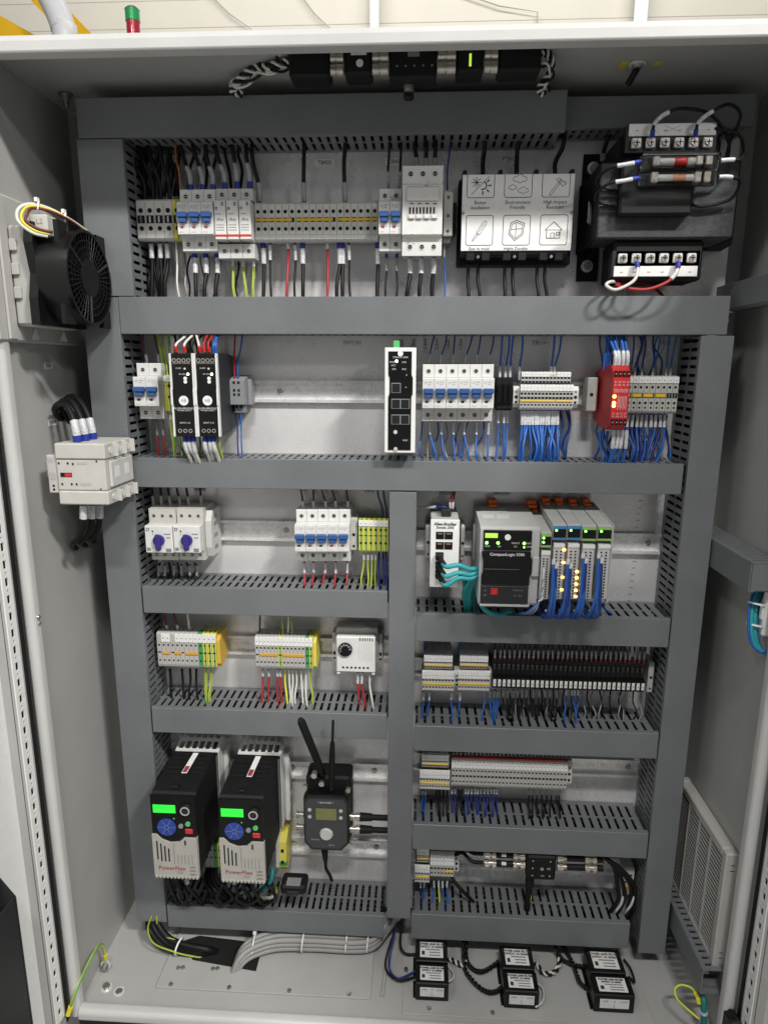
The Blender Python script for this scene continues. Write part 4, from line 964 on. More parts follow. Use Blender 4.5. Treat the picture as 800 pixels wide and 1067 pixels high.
strip('white-tagged upper tier of the two-tier terminals left of the red relay', 543, 594.5, 387.5, 400.5, 14, -0.045, ('lightgrey',), FU, (0.62, 0.40), mskip=(8, 9), clampl=False)
strip('lower tier of the two-tier terminals left of the red relay', 541.5, 597, 400.5, 427, 15, -0.058, ('termgrey',), FD, (0.74, 0.24), ((0, 10), (10, 15)), -0.30, 0.0013, clampl=True, clampr=True, tier=True)
# red safety relay
yf = -0.108
x0, x1 = X(637.5, 412, yf), X(655.5, 412, yf); z0, z1 = Z(646, 446, yf), Z(646, 385, yf); w_ = x1-x0; h = z1-z0
t = T('safety_relay', 'red safety relay module with lit amber lamps in the second row', 'safety relay', ((x0+x1)/2, -0.01, z0))
t.part('housing', MB().ext([(-0.0098, z0+0.008), (-0.05, z0-0.002), (yf+0.016, z0-0.004), (yf+0.001, z0+0.004), (yf+0.001, z1-0.004), (yf+0.016, z1+0.006), (-0.05, z1+0.006), (-0.0098, z1-0.004)], 'x', x0, x1, 'redbody'))
fp = t.part('front_panel', MB().box(x0+0.0004, x1-0.0004, yf, yf+0.0012, z0+h*.16, z1-h*.14, 'red', 0.0005))
for zz_ in (z0+h*.10, z1-h*.07):
    for i in range(4):
        c = x0+w_*(.14+.24*i); t.part('terminal', MB().box(c-0.0022, c+0.0022, yf-0.0004, yf+0.004, zz_-0.004, zz_+0.004, 'black', 0.0005)); t.part('terminal_screw', MB().cyl((c, yf-.0004, zz_), (c, yf-.0009, zz_), 0.0013, 'nickel', n=8))
for q in (.545, .435, .385): t.part('indicator_lamp', MB().cyl((x0+w_*.14, yf, z0+h*q), (x0+w_*.14, yf-0.001, z0+h*q), 0.0025, 'ledamber', n=10), fp)
m_ = MB()
for q in range(4):
    for r_ in (.79, .74, .25, .20): m_.text('%s%d' % ('SAY'[q % 3], q+1), (x0+w_*(.16+.23*q), yf-0.0002, z0+h*r_), 0.0036, 'inkwhite')
m_.text('Allen-Bradley', (x0+w_*.5, yf-0.0002, z0+h*.66), 0.0038, 'inkwhite'); m_.text('SAFETY RELAY', (x0+w_*.5, yf-0.0002, z0+h*.625), 0.0030, 'inkwhite')
for q in range(7): m_.box(x0+w_*(.36+.08*q), x0+w_*(.36+.08*q)+0.0005, yf-0.0002, yf, z0+h*(.32+.02*(q % 2)), z0+h*.55, 'inkwhite')
t.part('print', m_, fp)
x0, x1, z0, z1 = fbox(612, 625, 393, 429, -0.045)
t = T('end_clamp', 'loose grey end clamp on the rail left of the red relay', 'end clamp', ((x0+x1)/2, -0.01, z0))
t.part('body', MB().box(x0, x1-0.004, -0.045, -0.0098, z0, z1, 'termgrey', 0.002))
t.part('screw_hole', MB().cyl((x0+0.006, -0.0455, (z0+z1)/2), (x0+0.006, -0.0449, (z0+z1)/2), 0.0028, 'hole', n=10))
FG = (('hole', 0.42, 2.1), ('win', -0.02, 3.8), ('hole', -0.42, 2.1), ('hole', -0.68, 1.6), ('ridge', -0.9, 1.2))
strip('grey terminal strip with short yellow jumpers right of the red relay', 652, 706, 392, 431, 9, -0.052, ('termgrey',), FG, (0.80, 0.17), ((0, .8), (1, 2.8), (2.9, 4.8), (5, 7)), -0.02, 0.0028, clampr=False)
# row 2 wires
wires('red-brown wires dropping from the lower left two-pole breaker', [163, 169.5], 438, -0.040, ZB2, -0.045, 0.0017, 'wirered', None, 'sleevegrey', (0.002, 0.024), dxs=[.002, .001])
wires('thin grey wires rising from the lower left two-pole breaker', [154, 166], 385, -0.040, ZT2, -0.045, 0.0016, 'wirebrown', 'ferblue', 'sleeve', (0.008, 0.024), dxs=[.001, -.002])
wires('green and yellow wires rising behind the left power supply', [170.5, 174.5, 179], 395, -0.042, ZT2, -0.050, 0.0022, GY, None, None, dxs=[-.004, .001, .004])
wires('green and yellow wires dropping beside the left power supply', [177.5, 181], 428, -0.042, ZB2, -0.050, 0.0022, GY, None, 'sleeve', (0.0, 0.014), dxs=[.006, .004])
wires('red-ended white wires above the left power supply', [184, 193], 366.5, -0.100, ZT2-0.004, -0.060, 0.0019, 'wirewhite', 'ferred', None, dxs=[.016, .014])
wires('thin black wires rising from the left power supply', [196, 201], 368, -0.095, ZT2, -0.055, 0.0017, 'wireblack', None, None, dxs=[.012, .012])
wires('red wires rising from the right power supply', [208, 213, 218], 366.5, -0.098, ZT2, -0.060, 0.0018, ('wirewhite', 'wirered', 'wirered'), 'ferred', None, dxs=[-.016, .004, .004])
wires('blue wires rising from the right power supply', [222.5, 225], 368, -0.090, ZT2, -0.055, 0.0022, 'wireblue', None, None, dxs=[.004, .001])
wires('thick pale wires with blue ferrules below the left power supply', [193, 197.5, 202], 454, -0.098, ZB2, -0.070, 0.0028, 'wirewhite', 'ferblue', 'sleeve', (0.009, 0.026), dxs=[.003, .004, .005])
wires('thick pale wires with blue ferrules below the right power supply', [214, 218.5, 223], 454, -0.098, ZB2, -0.070, 0.0028, 'wirewhite', 'ferblue', 'sleeve', (0.009, 0.026), dxs=[.001, .001, .001])
wires('green and yellow wire under the right power supply', [227], 452, -0.085, ZB2, -0.060, 0.0026, GY, None, None, dxs=[.006])
wires('thin red and blue wires rising from the small relay socket', [244.5, 248.5], 397, -0.042, ZT2, -0.045, 0.0014, ('wirered', 'wireblue'), None, None, dxs=[.006, .012])
wires('thin blue wires dropping from the small relay socket', [247, 250.5], 428, -0.036, ZB2, -0.050, 0.0013, ('wirenavy', 'wireblue'), None, None, dxs=[.004, .005])
BX = [446.5+i*12.45 for i in range(6)]
wires('thin blue wires over the six breakers', BX, 387, -0.040, ZT2, -0.045, 0.0013, 'wirenavy', ('wirebrown', 'wirebrown', 'ferred', 'ferred', 'wirebrown', 'ferblue'), 'sleevegrey', (0.008, 0.026), dxs=[.012, .009, .002, .012, .006, .006])
wires('blue wires under the six breakers', [448+i*12.2 for i in range(6)], 438, -0.040, ZB2, -0.055, 0.0015, 'wireblue', None, 'sleeve', (0.003, 0.022), dxs=[.018, .014, .008, .006, .004, -.002])
wires('blue wires rising from the slim black fuse terminals', [520.5, 526, 531], 399, -0.035, ZT2, -0.045, 0.0016, 'wireblue', None, 'sleeve', (0.003, 0.026), dxs=[0, .002, .002])
wires('blue wires dropping from the slim black fuse terminals', [519.5, 525, 529], 426, -0.035, ZB2, -0.050, 0.0015, 'wireblue', None, 'sleeve', (0.002, 0.022), dxs=[-.006, .002, -.004])
wires('blue wires rising from the two-tier terminals', [541, 573.5, 576.5], 398, -0.035, ZT2, -0.045, 0.0017, 'wireblue', None, 'sleeve', (0.003, 0.024), dxs=[-.001, 0, .006])
n = 14
wires('blue wires dropping from the two-tier terminals', [544+i*2.85 for i in range(n)], 425, -0.046, ZB2, -0.055, 0.0020, 'wireblue', None, 'sleeve', (0.004, 0.026), dx=.008, bow=.016)
wires('blue wires rising over the red relay', [640, 644, 648.5, 653], 383, -0.088, ZT2, -0.060, 0.0022, 'wireblue', None, 'sleeve', (0.004, 0.024), dxs=[-.014, -.011, -.006, -.004])
wires('blue wires beside the red relay top', [629, 632, 634], 385, -0.060, ZT2, -0.050, 0.0022, 'wireblue', None, None, dxs=[0, .002, .008])
wires('sleeved blue wires under the red relay', [640, 644, 648.5, 653], 446, -0.088, ZB2, -0.070, 0.0022, 'wireblue', None, 'sleeve', (0.003, 0.03), dxs=[-.004, -.003, -.002, -.001])
wires('blue wires gathered at the lower left of the red relay', [626, 629, 633], 449, -0.06, ZB2, -0.060, 0.0020, 'wireblue', None, None, dxs=[-.012, -.006, .002], bow=.02)
wires('thin blue wires rising right of the red relay', [661, 668, 679, 693, 697.5], 397, -0.035, ZT2, -0.045, 0.0014, ('wirenavy', 'wirenavy', 'wireblue', 'wireblue', 'wireblue'), None, 'sleevegrey', (0.003, 0.020), dx=.006)
wires('blue wires dropping right of the red relay', [655+i*4.7 for i in range(9)], 430, -0.038, ZB2, -0.050, 0.0019, ('wireblue', 'wirenavy'), None, 'sleeve', (0.003, 0.022), dxs=[-.004-.002*i+.006*(i % 2) for i in range(9)], bow=.018)
tag_label('SWT101', 367, 357); tag_label('TB1101', 563, 357, 0.026); tag_label('TB12', 693, 357, 0.014)
for i, px in enumerate((418, 431, 443, 455, 467, 480)):
    p = at(px, 358, -0.001); 
    t = T('panel_label', '%s upright tag behind the wires above the single-pole breakers' % ORD[i], 'label', (p.x, -.0005, p.z), 'upright tags above the single-pole breakers')
    t.part('card', MB().box(p.x-.0045, p.x+.0045, -.0008, -.0002, p.z-.014, p.z+.014, 'label')); t.part('print', MB().text('CB%d' % (41+i), (p.x, -.001, p.z), .0075, 'ink', (0, 0, 1), (-1, 0, 0)))

# ================================================================ ROW 3 left
ZT3 = -0.185+ZO+0.012; ZB3 = -0.352+ZO-0.02
def starter(px0, px1, label, side):
    yf = -0.088; x0, x1, z0, z1 = fbox(px0, px1, 548, 576.5, yf); w_ = x1-x0; h = z1-z0; zc = (z0+z1)/2
    t = T('motor_starter', label, 'motor starter', ((x0+x1)/2, -0.01, zc-.04), 'rotary motor starters')
    t.part('base', MB().ext([(-0.0098, zc-.040), (-0.066, zc-.040), (-0.066, zc-.0225), (-0.070, zc-.0225), (-0.070, zc+.0225), (-0.066, zc+.0225), (-0.066, zc+.046), (-0.0098, zc+.046)], 'x', x0+0.0005, x1-0.0005, 'cream'))
    fp = t.part('front_panel', MB().box(x0+0.0003, x1-0.0003, yf, -0.0702, zc-h/2, zc+h/2, 'white', 0.0015))
    c = x0+w_*.52
    k = t.part('rotary_knob', MB().cyl((c, yf, zc-.001), (c, yf-.005, zc-.001), 0.0092, 'knob', r2=.0088, n=20).box(c-.0048, c+.0048, yf-.0085, yf-.0035, zc-.0165, zc+.010, 'knob', .002), fp)
    m_ = MB().ring((x0+w_*.13, yf, zc+h*.36), (0, -1, 0), 0.0028, 0.0018, 0.0003, 'ink', 12)
    m_.text('O', (x0+w_*.28, yf-.0002, zc-h*.30), 0.0055, 'ink'); m_.text('I', (x0+w_*.30, yf-.0002, zc+h*.20), 0.0055, 'ink')
    m_.box(x0+w_*.74, x0+w_*.93, yf-.0002, yf, zc-h*.45, zc-h*.32, 'inkgrey'); m_.box(x0+w_*.70, x0+w_*.93, yf-.0002, yf, zc+h*.18, zc+h*.22, 'inkgrey'); m_.box(x0+w_*.78, x0+w_*.93, yf-.0002, yf, zc+h*.05, zc+h*.09, 'inkgrey')
    m_.box(x0+w_*.06, x0+w_*.20, yf-.0002, yf, zc-h*.42, zc-h*.30, 'inkgrey'); m_.cyl((x0+w_*.30, yf, zc+h*.30), (x0+w_*.30, yf-.0003, zc+h*.30), .0014, 'hole', n=8)
    t.part('print', m_, fp)
    for i in range(3):
        for sz in (.034, -.031): t.inst('terminal_screw', screwm(0.0031), (x0+w_*(.19+.31*i), -0.0663, zc+sz))
    if side:
        m_ = MB().ext([(-0.0098, zc-.036), (-0.055, zc-.036), (-0.060, zc-.02), (-0.060, zc+.024), (-0.050, zc+.040), (-0.0098, zc+.040)], 'x', x1+.0002, x1+.010, 'lightgrey')
        sd = t.part('side_contact_block', m_)
        for q in (-.024, -.004, .016, .028): t.part('side_recess', MB().box(x1+.0098, x1+.0104, -.046, -.030, zc+q-.003, zc+q+.004, 'midgrey'), sd)
starter(150.8, 179.8, 'left one of two white rotary motor starters with purple knobs', False)
starter(180.2, 208.5, 'right one of two white rotary motor starters with purple knobs', True)
for i in range(5):
    breaker('white single-pole breaker, %s from left in the row beside rotary starters' % ORD[i], 307+i*11.35, 307+(i+1)*11.35, 561, 1, windows=(('hole', 'red', 'hole', 'red', 'red')[i],), group='five single-pole breakers in the third row')
FP = (('sq', 0.42, 1.9), ('slot', 0.05, 0.8), ('sq', -0.42, 1.9))
x0, x1, z0, z1 = fbox(364.5, 372.5, 540, 574, -0.050)
t = T('end_clamp', 'grey end clamp between five breakers and the green-yellow terminals', 'end clamp', ((x0+x1)/2, -.01, z0))
t.part('body', MB().box(x0, x1, -0.050, -0.0098, z0, z1, 'termgrey', .002)); t.part('screw_hole', MB().cyl(((x0+x1)/2, -.0505, (z0+z1)/2), ((x0+x1)/2, -.0499, (z0+z1)/2), .0027, 'hole', n=10)); t.part('slot', MB().box((x0+x1)/2-.002, (x0+x1)/2+.002, -.0503, -.0498, z0+.006, z0+.010, 'hole'))
strip('green-yellow earth terminals beside the vertical centre duct', 373.5, 404.5, 542.5, 575.5, 6, -0.055, ('peyellow',), FP, (0.82, 0.18))
wires('sleeved wires rising from the rotary starters', [160.5, 169, 178, 188, 197, 210], 532, -0.040, ZT3, -0.045, 0.0018, 'wireblack', None, 'sleevegrey', (0.003, 0.026), dxs=[-.002]*6)
wires('grey wires dropping from the rotary starters', [165, 172, 181, 189, 197, 204.5], 588, -0.040, ZB3, -0.050, 0.0018, 'wireblack', None, 'sleevegrey', (0.002, 0.020), dxs=[.002]*6)
wires('dark red wires rising from the five single-pole breakers', [316, 327, 339, 350, 362], 534, -0.040, ZT3, -0.045, 0.0017, 'wirebrown', ('feryellow', 'feryellow', 'ferblue', 'ferblue', 'ferblue'), 'sleeve', (0.008, 0.020), dxs=[-.008, -.002, -.003, -.008, -.001])
wires('red wires dropping from the five single-pole breakers', [317, 326.5, 339, 349.5, 361.5], 585, -0.040, ZB3, -0.055, 0.0017, 'wirered', None, 'sleeve', (0.002, 0.020), dxs=[.006, .004, -.002, .003, -.002])
wires('green and yellow wires dropping beside the centre duct', [379, 383.5, 387.5, 391.5], 576, -0.045, ZB3, -0.055, 0.0015, GY, None, 'sleeve', (0.002, 0.012), dxs=[-.002, -.004, -.002, .004])
wires('dark blue wires rising beside the centre duct', [398.5, 402], 545, -0.04, ZT3, -0.045, 0.0015, 'wirenavy', None, None, dxs=[-.010, -.004])
wires('dark blue wires dropping beside the centre duct', [395, 399, 402], 574, -0.040, ZB3, -0.055, 0.0019, 'wirenavy', None, None, dxs=[.004, .002, .001])
for i, px in enumerate((318, 328.5, 340, 350.5, 361)):
    p = at(px, 512, -.001); t = T('panel_label', '%s small tag above the five single-pole breakers' % ORD[i], 'label', (p.x, -.0005, p.z), 'tags above the five breakers')
    t.part('card', MB().box(p.x-.0045, p.x+.0045, -.0008, -.0002, p.z-.008, p.z+.008, 'label')); t.part('print', MB().text('CB', (p.x, -.001, p.z), .006, 'ink', (0, 0, 1), (-1, 0, 0)))
tag_label('TB43', 385, 511, .018); tag_label('CB46', 208, 509, .020)

# ================================================================ ROW 4 left
ZT4 = -0.395+ZO+0.012; ZB4 = -0.568+ZO-0.02
FS = (('sq', 0.30, 1.5), ('slot', -0.12, 1.2), ('sq', -0.58, 1.4), ('ridge', -0.88, 1.4), ('funnel', 0, 1.7))
cA = ['termgrey']*9+['pegreen']+['peyellow']*3
A = strip('grey and green-yellow terminal strip at the left of the fourth row', 164, 225.5, 660, 696, 13, -0.056, cA, FS, (0.72, 0.24), ((1, 2.9), (3.6, 5.5), (6, 9.2)), -0.16, 0.0024, 'jumperdark', clampl=False, mskip=(0, 3))
x1 = A[2]; zc = A[3]
solo('end_plate', MB().ext([(-.0098, zc-.022), (-.048, zc-.030), (-.056, zc-.022), (-.056, zc+.020), (-.04, zc+.030), (-.0098, zc+.028)], 'x', x1+.0005, x1+.0065, 'peorange'), 'orange-yellow end plate closing the leftmost fourth-row strip', 'end plate', loc=(x1+.003, -.03, zc-.02))
cB = ['termgrey']*6+['peyellow']+['termgrey']*6+['pegreen', 'peyellow']
B = strip('grey strip with orange jumpers left of the round-dial thermostat', 266, 326, 664, 697.5, 15, -0.056, cB, FS, (0.72, 0.26), ((1, 6), (7, 13)), -0.12, 0.0024, 'jumperdark', mskip=())
x1 = B[2]; zc = B[3]
solo('end_plate', MB().ext([(-.0098, zc-.022), (-.048, zc-.030), (-.056, zc-.022), (-.056, zc+.020), (-.04, zc+.030), (-.0098, zc+.028)], 'x', x1+.0005, x1+.0055, 'peyellow'), 'yellow end plate closing the strip left of the thermostat', 'end plate', loc=(x1+.003, -.03, zc-.02))
# thermostat
yf = -0.060; x0, x1, z0, z1 = fbox(350, 391, 664, 701, yf); w_ = x1-x0; h = z1-z0
t = T('thermostat', 'white cabinet thermostat with black round dial on the fourth row', 'thermostat', ((x0+x1)/2, -.01, z0))
t.part('back_shell', MB().box(x0-.002, x1+.003, -.040, -.0098, z0+.006, z1+.008, 'lightgrey', .002))
for a, b in ((x0-.010, x0-.0022), (x1+.0032, x1+.011)):
    t.part('mounting_ear', MB().box(a, b, -.034, -.0098, z0+.008, z1-.004, 'lightgrey', .0015)); t.part('ear_hole', MB().box((a+b)/2-.002, (a+b)/2+.002, -.0344, -.0338, (z0+z1)/2-.012, (z0+z1)/2-.006, 'hole')); t.part('ear_hole', MB().box((a+b)/2-.002, (a+b)/2+.002, -.0344, -.0338, z0+.012, z0+.015, 'hole'))
fp = t.part('front_cover', MB().box(x0, x1, yf, -.0402, z0, z1, 'white', .002))
c = Vector((x0+w_*.24, yf, z0+h*.66))
dl_ = t.part('dial', MB().cyl(c, c+Vector((0, -.004, 0)), .0118, 'black', n=28), fp)
m_ = MB()
for i in range(7):
    a = math.radians(200-i*32); m_.text(str(i*10), (c.x+.0085*math.cos(a), yf-.0042, c.z+.0085*math.sin(a)), .0042, 'inkwhite')
t.part('dial_numbers', m_, dl_)
for i in range(6): q = x0+w_*(.60+.063*i); t.part('vent_slot', MB().box(q, q+.0016, yf-.0003, yf+.0004, z1-.007, z1-.001, 'hole'), fp); t.part('rib', MB().box(q-.001, q-.0002, yf-.0006, yf, z0+h*.35, z1-.009, 'lightgrey'), fp)
for i in range(7): q = x0+w_*(.18+.105*i); t.part('terminal_hole', MB().box(q-.0018, q+.0018, yf-.0003, yf+.0004, z0+h*.14-.0016, z0+h*.14+.0016, 'hole'), fp)
t.part('foot', MB().box(x0+.001, x0+.006, yf+.002, -.045, z0-.004, z0+.001, 'white')); t.part('foot', MB().box(x1-.006, x1-.001, yf+.002, -.045, z0-.004, z0+.001, 'white'))
wires('sleeved wires rising from the leftmost fourth-row strip', [174, 185.5, 197.5], 665, -0.040, ZT4, -0.045, 0.0019, ('wirebrown', 'wirebrown', 'wirewhite'), 'feryellow', 'sleeve', (0.008, 0.025), dxs=[-.001, -.001, 0])
wires('black wires dropping from the leftmost fourth-row strip', [177, 189.5, 198, 204.5], 697, -0.042, ZB4, -0.050, 0.0022, 'wireblack', None, None, dxs=[.006, .005, .003, .006])
wires('green-yellow wires dropping from the leftmost fourth-row strip', [214.5, 219.5], 697, -0.042, ZB4, -0.055, 0.0024, ['wireyellow', 'wireyellow', 'wiregreen', 'wireyellow'], None, None, dxs=[.005, .001])
wires('dark red wire rising from the strip left of the thermostat', [271.5], 668, -0.040, ZT4, -0.045, 0.0016, 'wirebrown', None, 'sleeve', (0.004, 0.012), dxs=[0])
wires('sleeved wires rising from the strip beside the thermostat', [295, 300.5, 304.5], 670, -0.040, ZT4, -0.045, 0.0017, (GY, 'wirewhite', GY), None, 'sleeve', (0.006, 0.02), dxs=[0, 0, 0])
wires('red wires dropping from the strip left of the thermostat', [273.5, 280, 289, 292], 698, -0.042, ZB4, -0.055, 0.0018, 'wirered', None, 'sleeve', (0.0, 0.012), dxs=[-.001, -.001, .004, .001])
wires('pale wires dropping from the strip beside the thermostat', [297, 301, 304.5, 308.5, 313.5, 318.5, 323.5], 698, -0.042, ZB4, -0.055, 0.0018, (['wireyellow', 'wirewhite', 'wireyellow'], 'wirewhite', 'wirewhite', 'wirewhite', 'wirewhite', 'wirewhite', GY), None, None, dxs=[.005, .001, .003, .001, .004, .007, .004])
wires('red wires dropping from the thermostat', [373, 377.5], 701, -0.048, ZB4, -0.055, 0.0018, 'wirered', None, 'sleeve', (0.0, 0.020), dxs=[.004, .008])
wires('white wire dropping from the thermostat', [385.5], 701, -0.048, ZB4, -0.055, 0.0020, 'wirewhite', None, None, dxs=[.008])
# ================================================================ ROW 3 right: small switch and controller
ZB3R = -0.387+ZO-0.02; ZT3R = -0.185+ZO+0.012
yf = -0.110; x0, x1, z0, z1 = fbox(448, 478, 541.5, 612, yf); w_ = x1-x0; h = z1-z0
t = T('ethernet_switch', 'small white network switch with teal cables left of the controller', 'network switch', ((x0+x1)/2, -.01, z0))
t.part('housing', MB().box(x0+.0006, x1-.0006, yf+.002, -.0098, z0+.001, z1-.0005, 'plcgrey', .001))
fx = lambda f_: x0+w_*f_
fp = t.part('front_panel', MB().box(x0, x1, yf, yf+.0018, z0, z1, 'cleanwhite', .0008))
for j, cz in enumerate((.77, .62, .47, .33, .20)):
    for i, cx in enumerate((.33, .63)):
        if j >= 2 and i == 1: continue
        t.part('network_port', MB().box(fx(cx)-.0062, fx(cx)+.0062, yf-.0008, yf+.0003, z0+h*cz-.0058, z0+h*cz+.0058, 'black', .0003), fp)
        t.part('port_pins', MB().box(fx(cx)-.0035, fx(cx)+.0035, yf-.0011, yf-.0009, z0+h*cz+.002, z0+h*cz+.004, 'copper'), fp)
t.part('indicator_lamp', MB().cyl((fx(.86), yf, z0+h*.885), (fx(.86), yf-.0006, z0+h*.885), .0016, 'ledwhite', n=8), fp)
t.part('print', MB().text('Allen-Bradley', (fx(.12), yf-.0003, z0+h*.935), .0062, 'ink', align='LEFT', bold=.0002).text('Stratix 2000', (fx(.20), yf-.0003, z0+h*.885), .0056, 'ink', align='LEFT', bold=.0001).text('10/100', (fx(.45), yf-.0003, z0+h*.05), .0045, 'inkgrey'), fp)
t.part('power_plug', MB().box(fx(.38), fx(.72), yf+.020, yf+.045, z1-.0003, z1+.011, 'charcoal', .001))
for i, (px0, px1, py0, py1) in enumerate(((443, 449, 548, 582), (480, 484, 548, 584), (493, 498.5, 548, 584))):
    a0, a1, b0, b1 = fbox(px0, px1, py0, py1, -.045)
    t = T('end_clamp', '%s grey end clamp beside the small white switch' % ('left', 'middle', 'right')[i], 'end clamp', ((a0+a1)/2, -.01, b0), 'end clamps beside the small switch')
    t.part('body', MB().box(a0, a1, -.045, -.0098, b0, b1, 'lightgrey', .0012)); t.part('screw_hole', MB().cyl(((a0+a1)/2, -.0455, (b0+b1)/2), ((a0+a1)/2, -.0449, (b0+b1)/2), .0025, 'hole', n=10))
    t.part('slot', MB().box((a0+a1)/2-.0015, (a0+a1)/2+.0015, -.0453, -.0448, b0+.006, b0+.009, 'hole'))
sx = x0+w_*.33
for i, cz in enumerate((.47, .33, .20)):
    za = z0+h*cz
    e0 = at(497, 593+i*3.4, -.125)
    pts = [Vector((sx+.003, yf-.020, za-.003)), Vector((sx+.010, yf-.0275, za-.009)), at(477, (589, 597, 602.5)[i], -.136), at(489, (593, 599, 603)[i], -.132), e0, at(497, 600, -.112), at(490-3*i, 615, -.085), at(489-2*i, 632, -.065), at(489-2*i, 648, -.055)]
    t = T('network_cable', '%s of three teal network cables plugged into the small white switch' % ('uppermost', 'middle one', 'lowest')[i], 'cable', pts[0], 'teal network cables')
    t.part('jacket', MB().tube(spline(pts, 7), .0037, 'teal', 9))
    t.part('plug', MB().box(sx-.0055, sx+.0055, yf-.013, yf-.0012, za-.0045, za+.0045, 'matblack', .001).tube([(sx, yf-.011, za), (sx+.003, yf-.020, za-.003), (sx+.008, yf-.0265, za-.0075)], [.0045, .0042, .0034], 'matblack', 9))
pts = [at(498, 612, -.11), at(499, 624, -.115), at(504, 634, -.118), at(514, 640, -.116), at(524, 640, -.105), at(530, 636, -.09), at(535, 642, -.06)]
wire('teal cable curling below the left corner of the controller', pts, .0037, 'teal', n=9, name='network_cable', cat='cable', k=7)
for i in range(3):
    wire('%s teal cable dropping into the duct beside the controller' % ('left', 'middle', 'right')[i], [at(483+4*i, 598, -.09), at(484+4*i, 612, -.08), at(485+5*i, 630, -.065), at(488+5*i, 650, -.055)], .0030, 'tealdark', n=8, name='network_cable', cat='cable', group='teal cables dropping beside the controller')
pa = [at(437, 529, -.05), at(450, 528.5, -.06), at(461, 528, -.07), at(467, 530, -.07)]
wire('white-sleeved wire entering the small white switch from the left', pa, .0017, 'wirenavy', None, 'sleeve', (0.0, .030))
wires('red sleeved wires rising from the small white switch', [469, 471.5], 531, -.07, ZT3R, -.045, .0014, 'wirered', None, 'sleeve', (.002, .012), dxs=[.003, .002])

# controller
yf = -0.140
x0, x1, z0, z1 = fbox(501.5, 553.5, 552, 631, yf); w_ = x1-x0; h = z1-z0
x1b = X(561, 590, yf)
t = T('programmable_controller', 'grey programmable controller with black front and lit green lamps', 'controller', ((x0+x1)/2, -.01, z0))
fx = lambda f_: x0+w_*f_
bk = z0+.112
t.part('housing', MB().ext([(-.0098, z0+.010), (-.06, z0+.002), (yf+.004, z0), (yf+.002, z0+.004), (yf+.002, z1), (yf+.010, z1+.003), (-.0098, z1+.012)], 'x', x0-.003, x1b, 'plcgrey'))
ft = MB()
ft.box(fx(.02), fx(.98), yf-.001, yf+.0025, z0+h*.735, z1-.001, 'black', .0008)
t.part('display_panel', ft)
dp = t.part('door', MB().ext([(fx(0), z0+h*.285), (fx(.97), z0+h*.285), (fx(.97), z0+h*.40), (fx(1.0), z0+h*.45), (fx(1.0), z0+h*.62), (fx(.97), z0+h*.66), (fx(.97), z0+h*.715), (fx(.0), z0+h*.715), (fx(.0), z0+h*.66), (fx(.03), z0+h*.62), (fx(.03), z0+h*.45), (fx(.0), z0+h*.40)], 'y', yf-.003, yf+.0018, 'black'))
lp = t.part('lower_panel', MB().box(fx(0), fx(.96), yf-.002, yf+.002, z0+h*.025, z0+h*.265, 'charcoal', .001))
t.part('chin', MB().box(fx(-.01), fx(1.0), yf-.0012, yf+.004, z0-.002, z0+h*.02, 'plcgrey', .001))
t.part('oled_display', MB().box(fx(.05), fx(.30), yf-.0014, yf-.0009, z0+h*.895, z0+h*.955, 'oled'))
t.part('emblem', MB().cyl((fx(.5), yf-.001, z0+h*.905), (fx(.5), yf-.0015, z0+h*.905), .0045, 'label', n=16))
for f_, g_ in ((.085, .83), (.31, .83), (.83, .83)):
    t.part('indicator_lamp', MB().cyl((fx(f_), yf-.001, z0+h*g_), (fx(f_), yf-.0018, z0+h*g_), .0023, 'ledgreen', n=10))
t.part('indicator_lamp', MB().cyl((fx(.83), yf-.001, z0+h*.78), (fx(.83), yf-.0016, z0+h*.78), .0014, 'ledgreen', n=8))
m_ = MB().text('CompactLogix 5380', (fx(.5), yf-.0032, z0+h*.685), .0062, 'inkwhite', bold=.0001).box(fx(.05), fx(.75), yf-.0033, yf-.0031, z0+h*.49, z0+h*.493, 'inkgrey')
t.part('print', m_, dp)
m_ = MB()
for f_, g_, s_ in ((.10, .785, 'RUN'), (.34, .785, 'OK'), (.66, .83, 'FORCE'), (.66, .785, 'I/O'), (.93, .83, 'NET'), (.93, .785, 'LINK')): m_.text(s_, (fx(f_), yf-.0012, z0+h*g_), .0036, 'inkwhite')
for f_, g_, s_ in ((.75, .215, 'Ethernet'), (.75, .14, 'A1  A2'), (.09, .20, 'IP'), (.09, .14, 'SD')): m_.text(s_, (fx(f_), yf-.0023, z0+h*g_), .0042, 'inkgrey')
t.part('print', m_, lp)
q = t.part('red_selector', MB().box(fx(.20), fx(.345), yf-.0030, yf-.0021, z0+h*.145, z0+h*.235, 'redbody', .0004), lp)
t.part('selector_window', MB().box(fx(.235), fx(.31), yf-.0034, yf-.0031, z0+h*.165, z0+h*.215, 'red'), lp)
t.part('side_grip', MB().box(fx(1.01), x1b+.0005, yf-.004, yf+.003, z0+h*.40, z0+h*.66, 'plcgrey', .0015))
for a, b, c_, d_ in ((.06, .30, .30, .50), (.35, .62, .30, .50), (.06, .62, .62, .88)):
    ya, yb = yf+.012+(-.0098-yf-.02)*c_, yf+.012+(-.0098-yf-.02)*d_
    zf = lambda y: z1+.003+(y-(yf+.010))/(-.0098-yf-.010)*.009+.0004
    t.part('vent_panel', MB().add([(fx(a), ya, zf(ya)), (fx(b), ya, zf(ya)), (fx(b), yb, zf(yb)), (fx(a), yb, zf(yb))], [(0, 1, 2, 3)], 'lightgrey'))
def latch(tt, xa, xb_, z_): tt.part('orange_latch', MB().box(xa, xb_, -.026, -.009, z_-.002, z_+.009, 'orange', .001).box(xa+.001, xb_-.001, -.036, -.0255, z_-.001, z_+.003, 'orange', .0005))
zl = Z(520, 526, -.02)
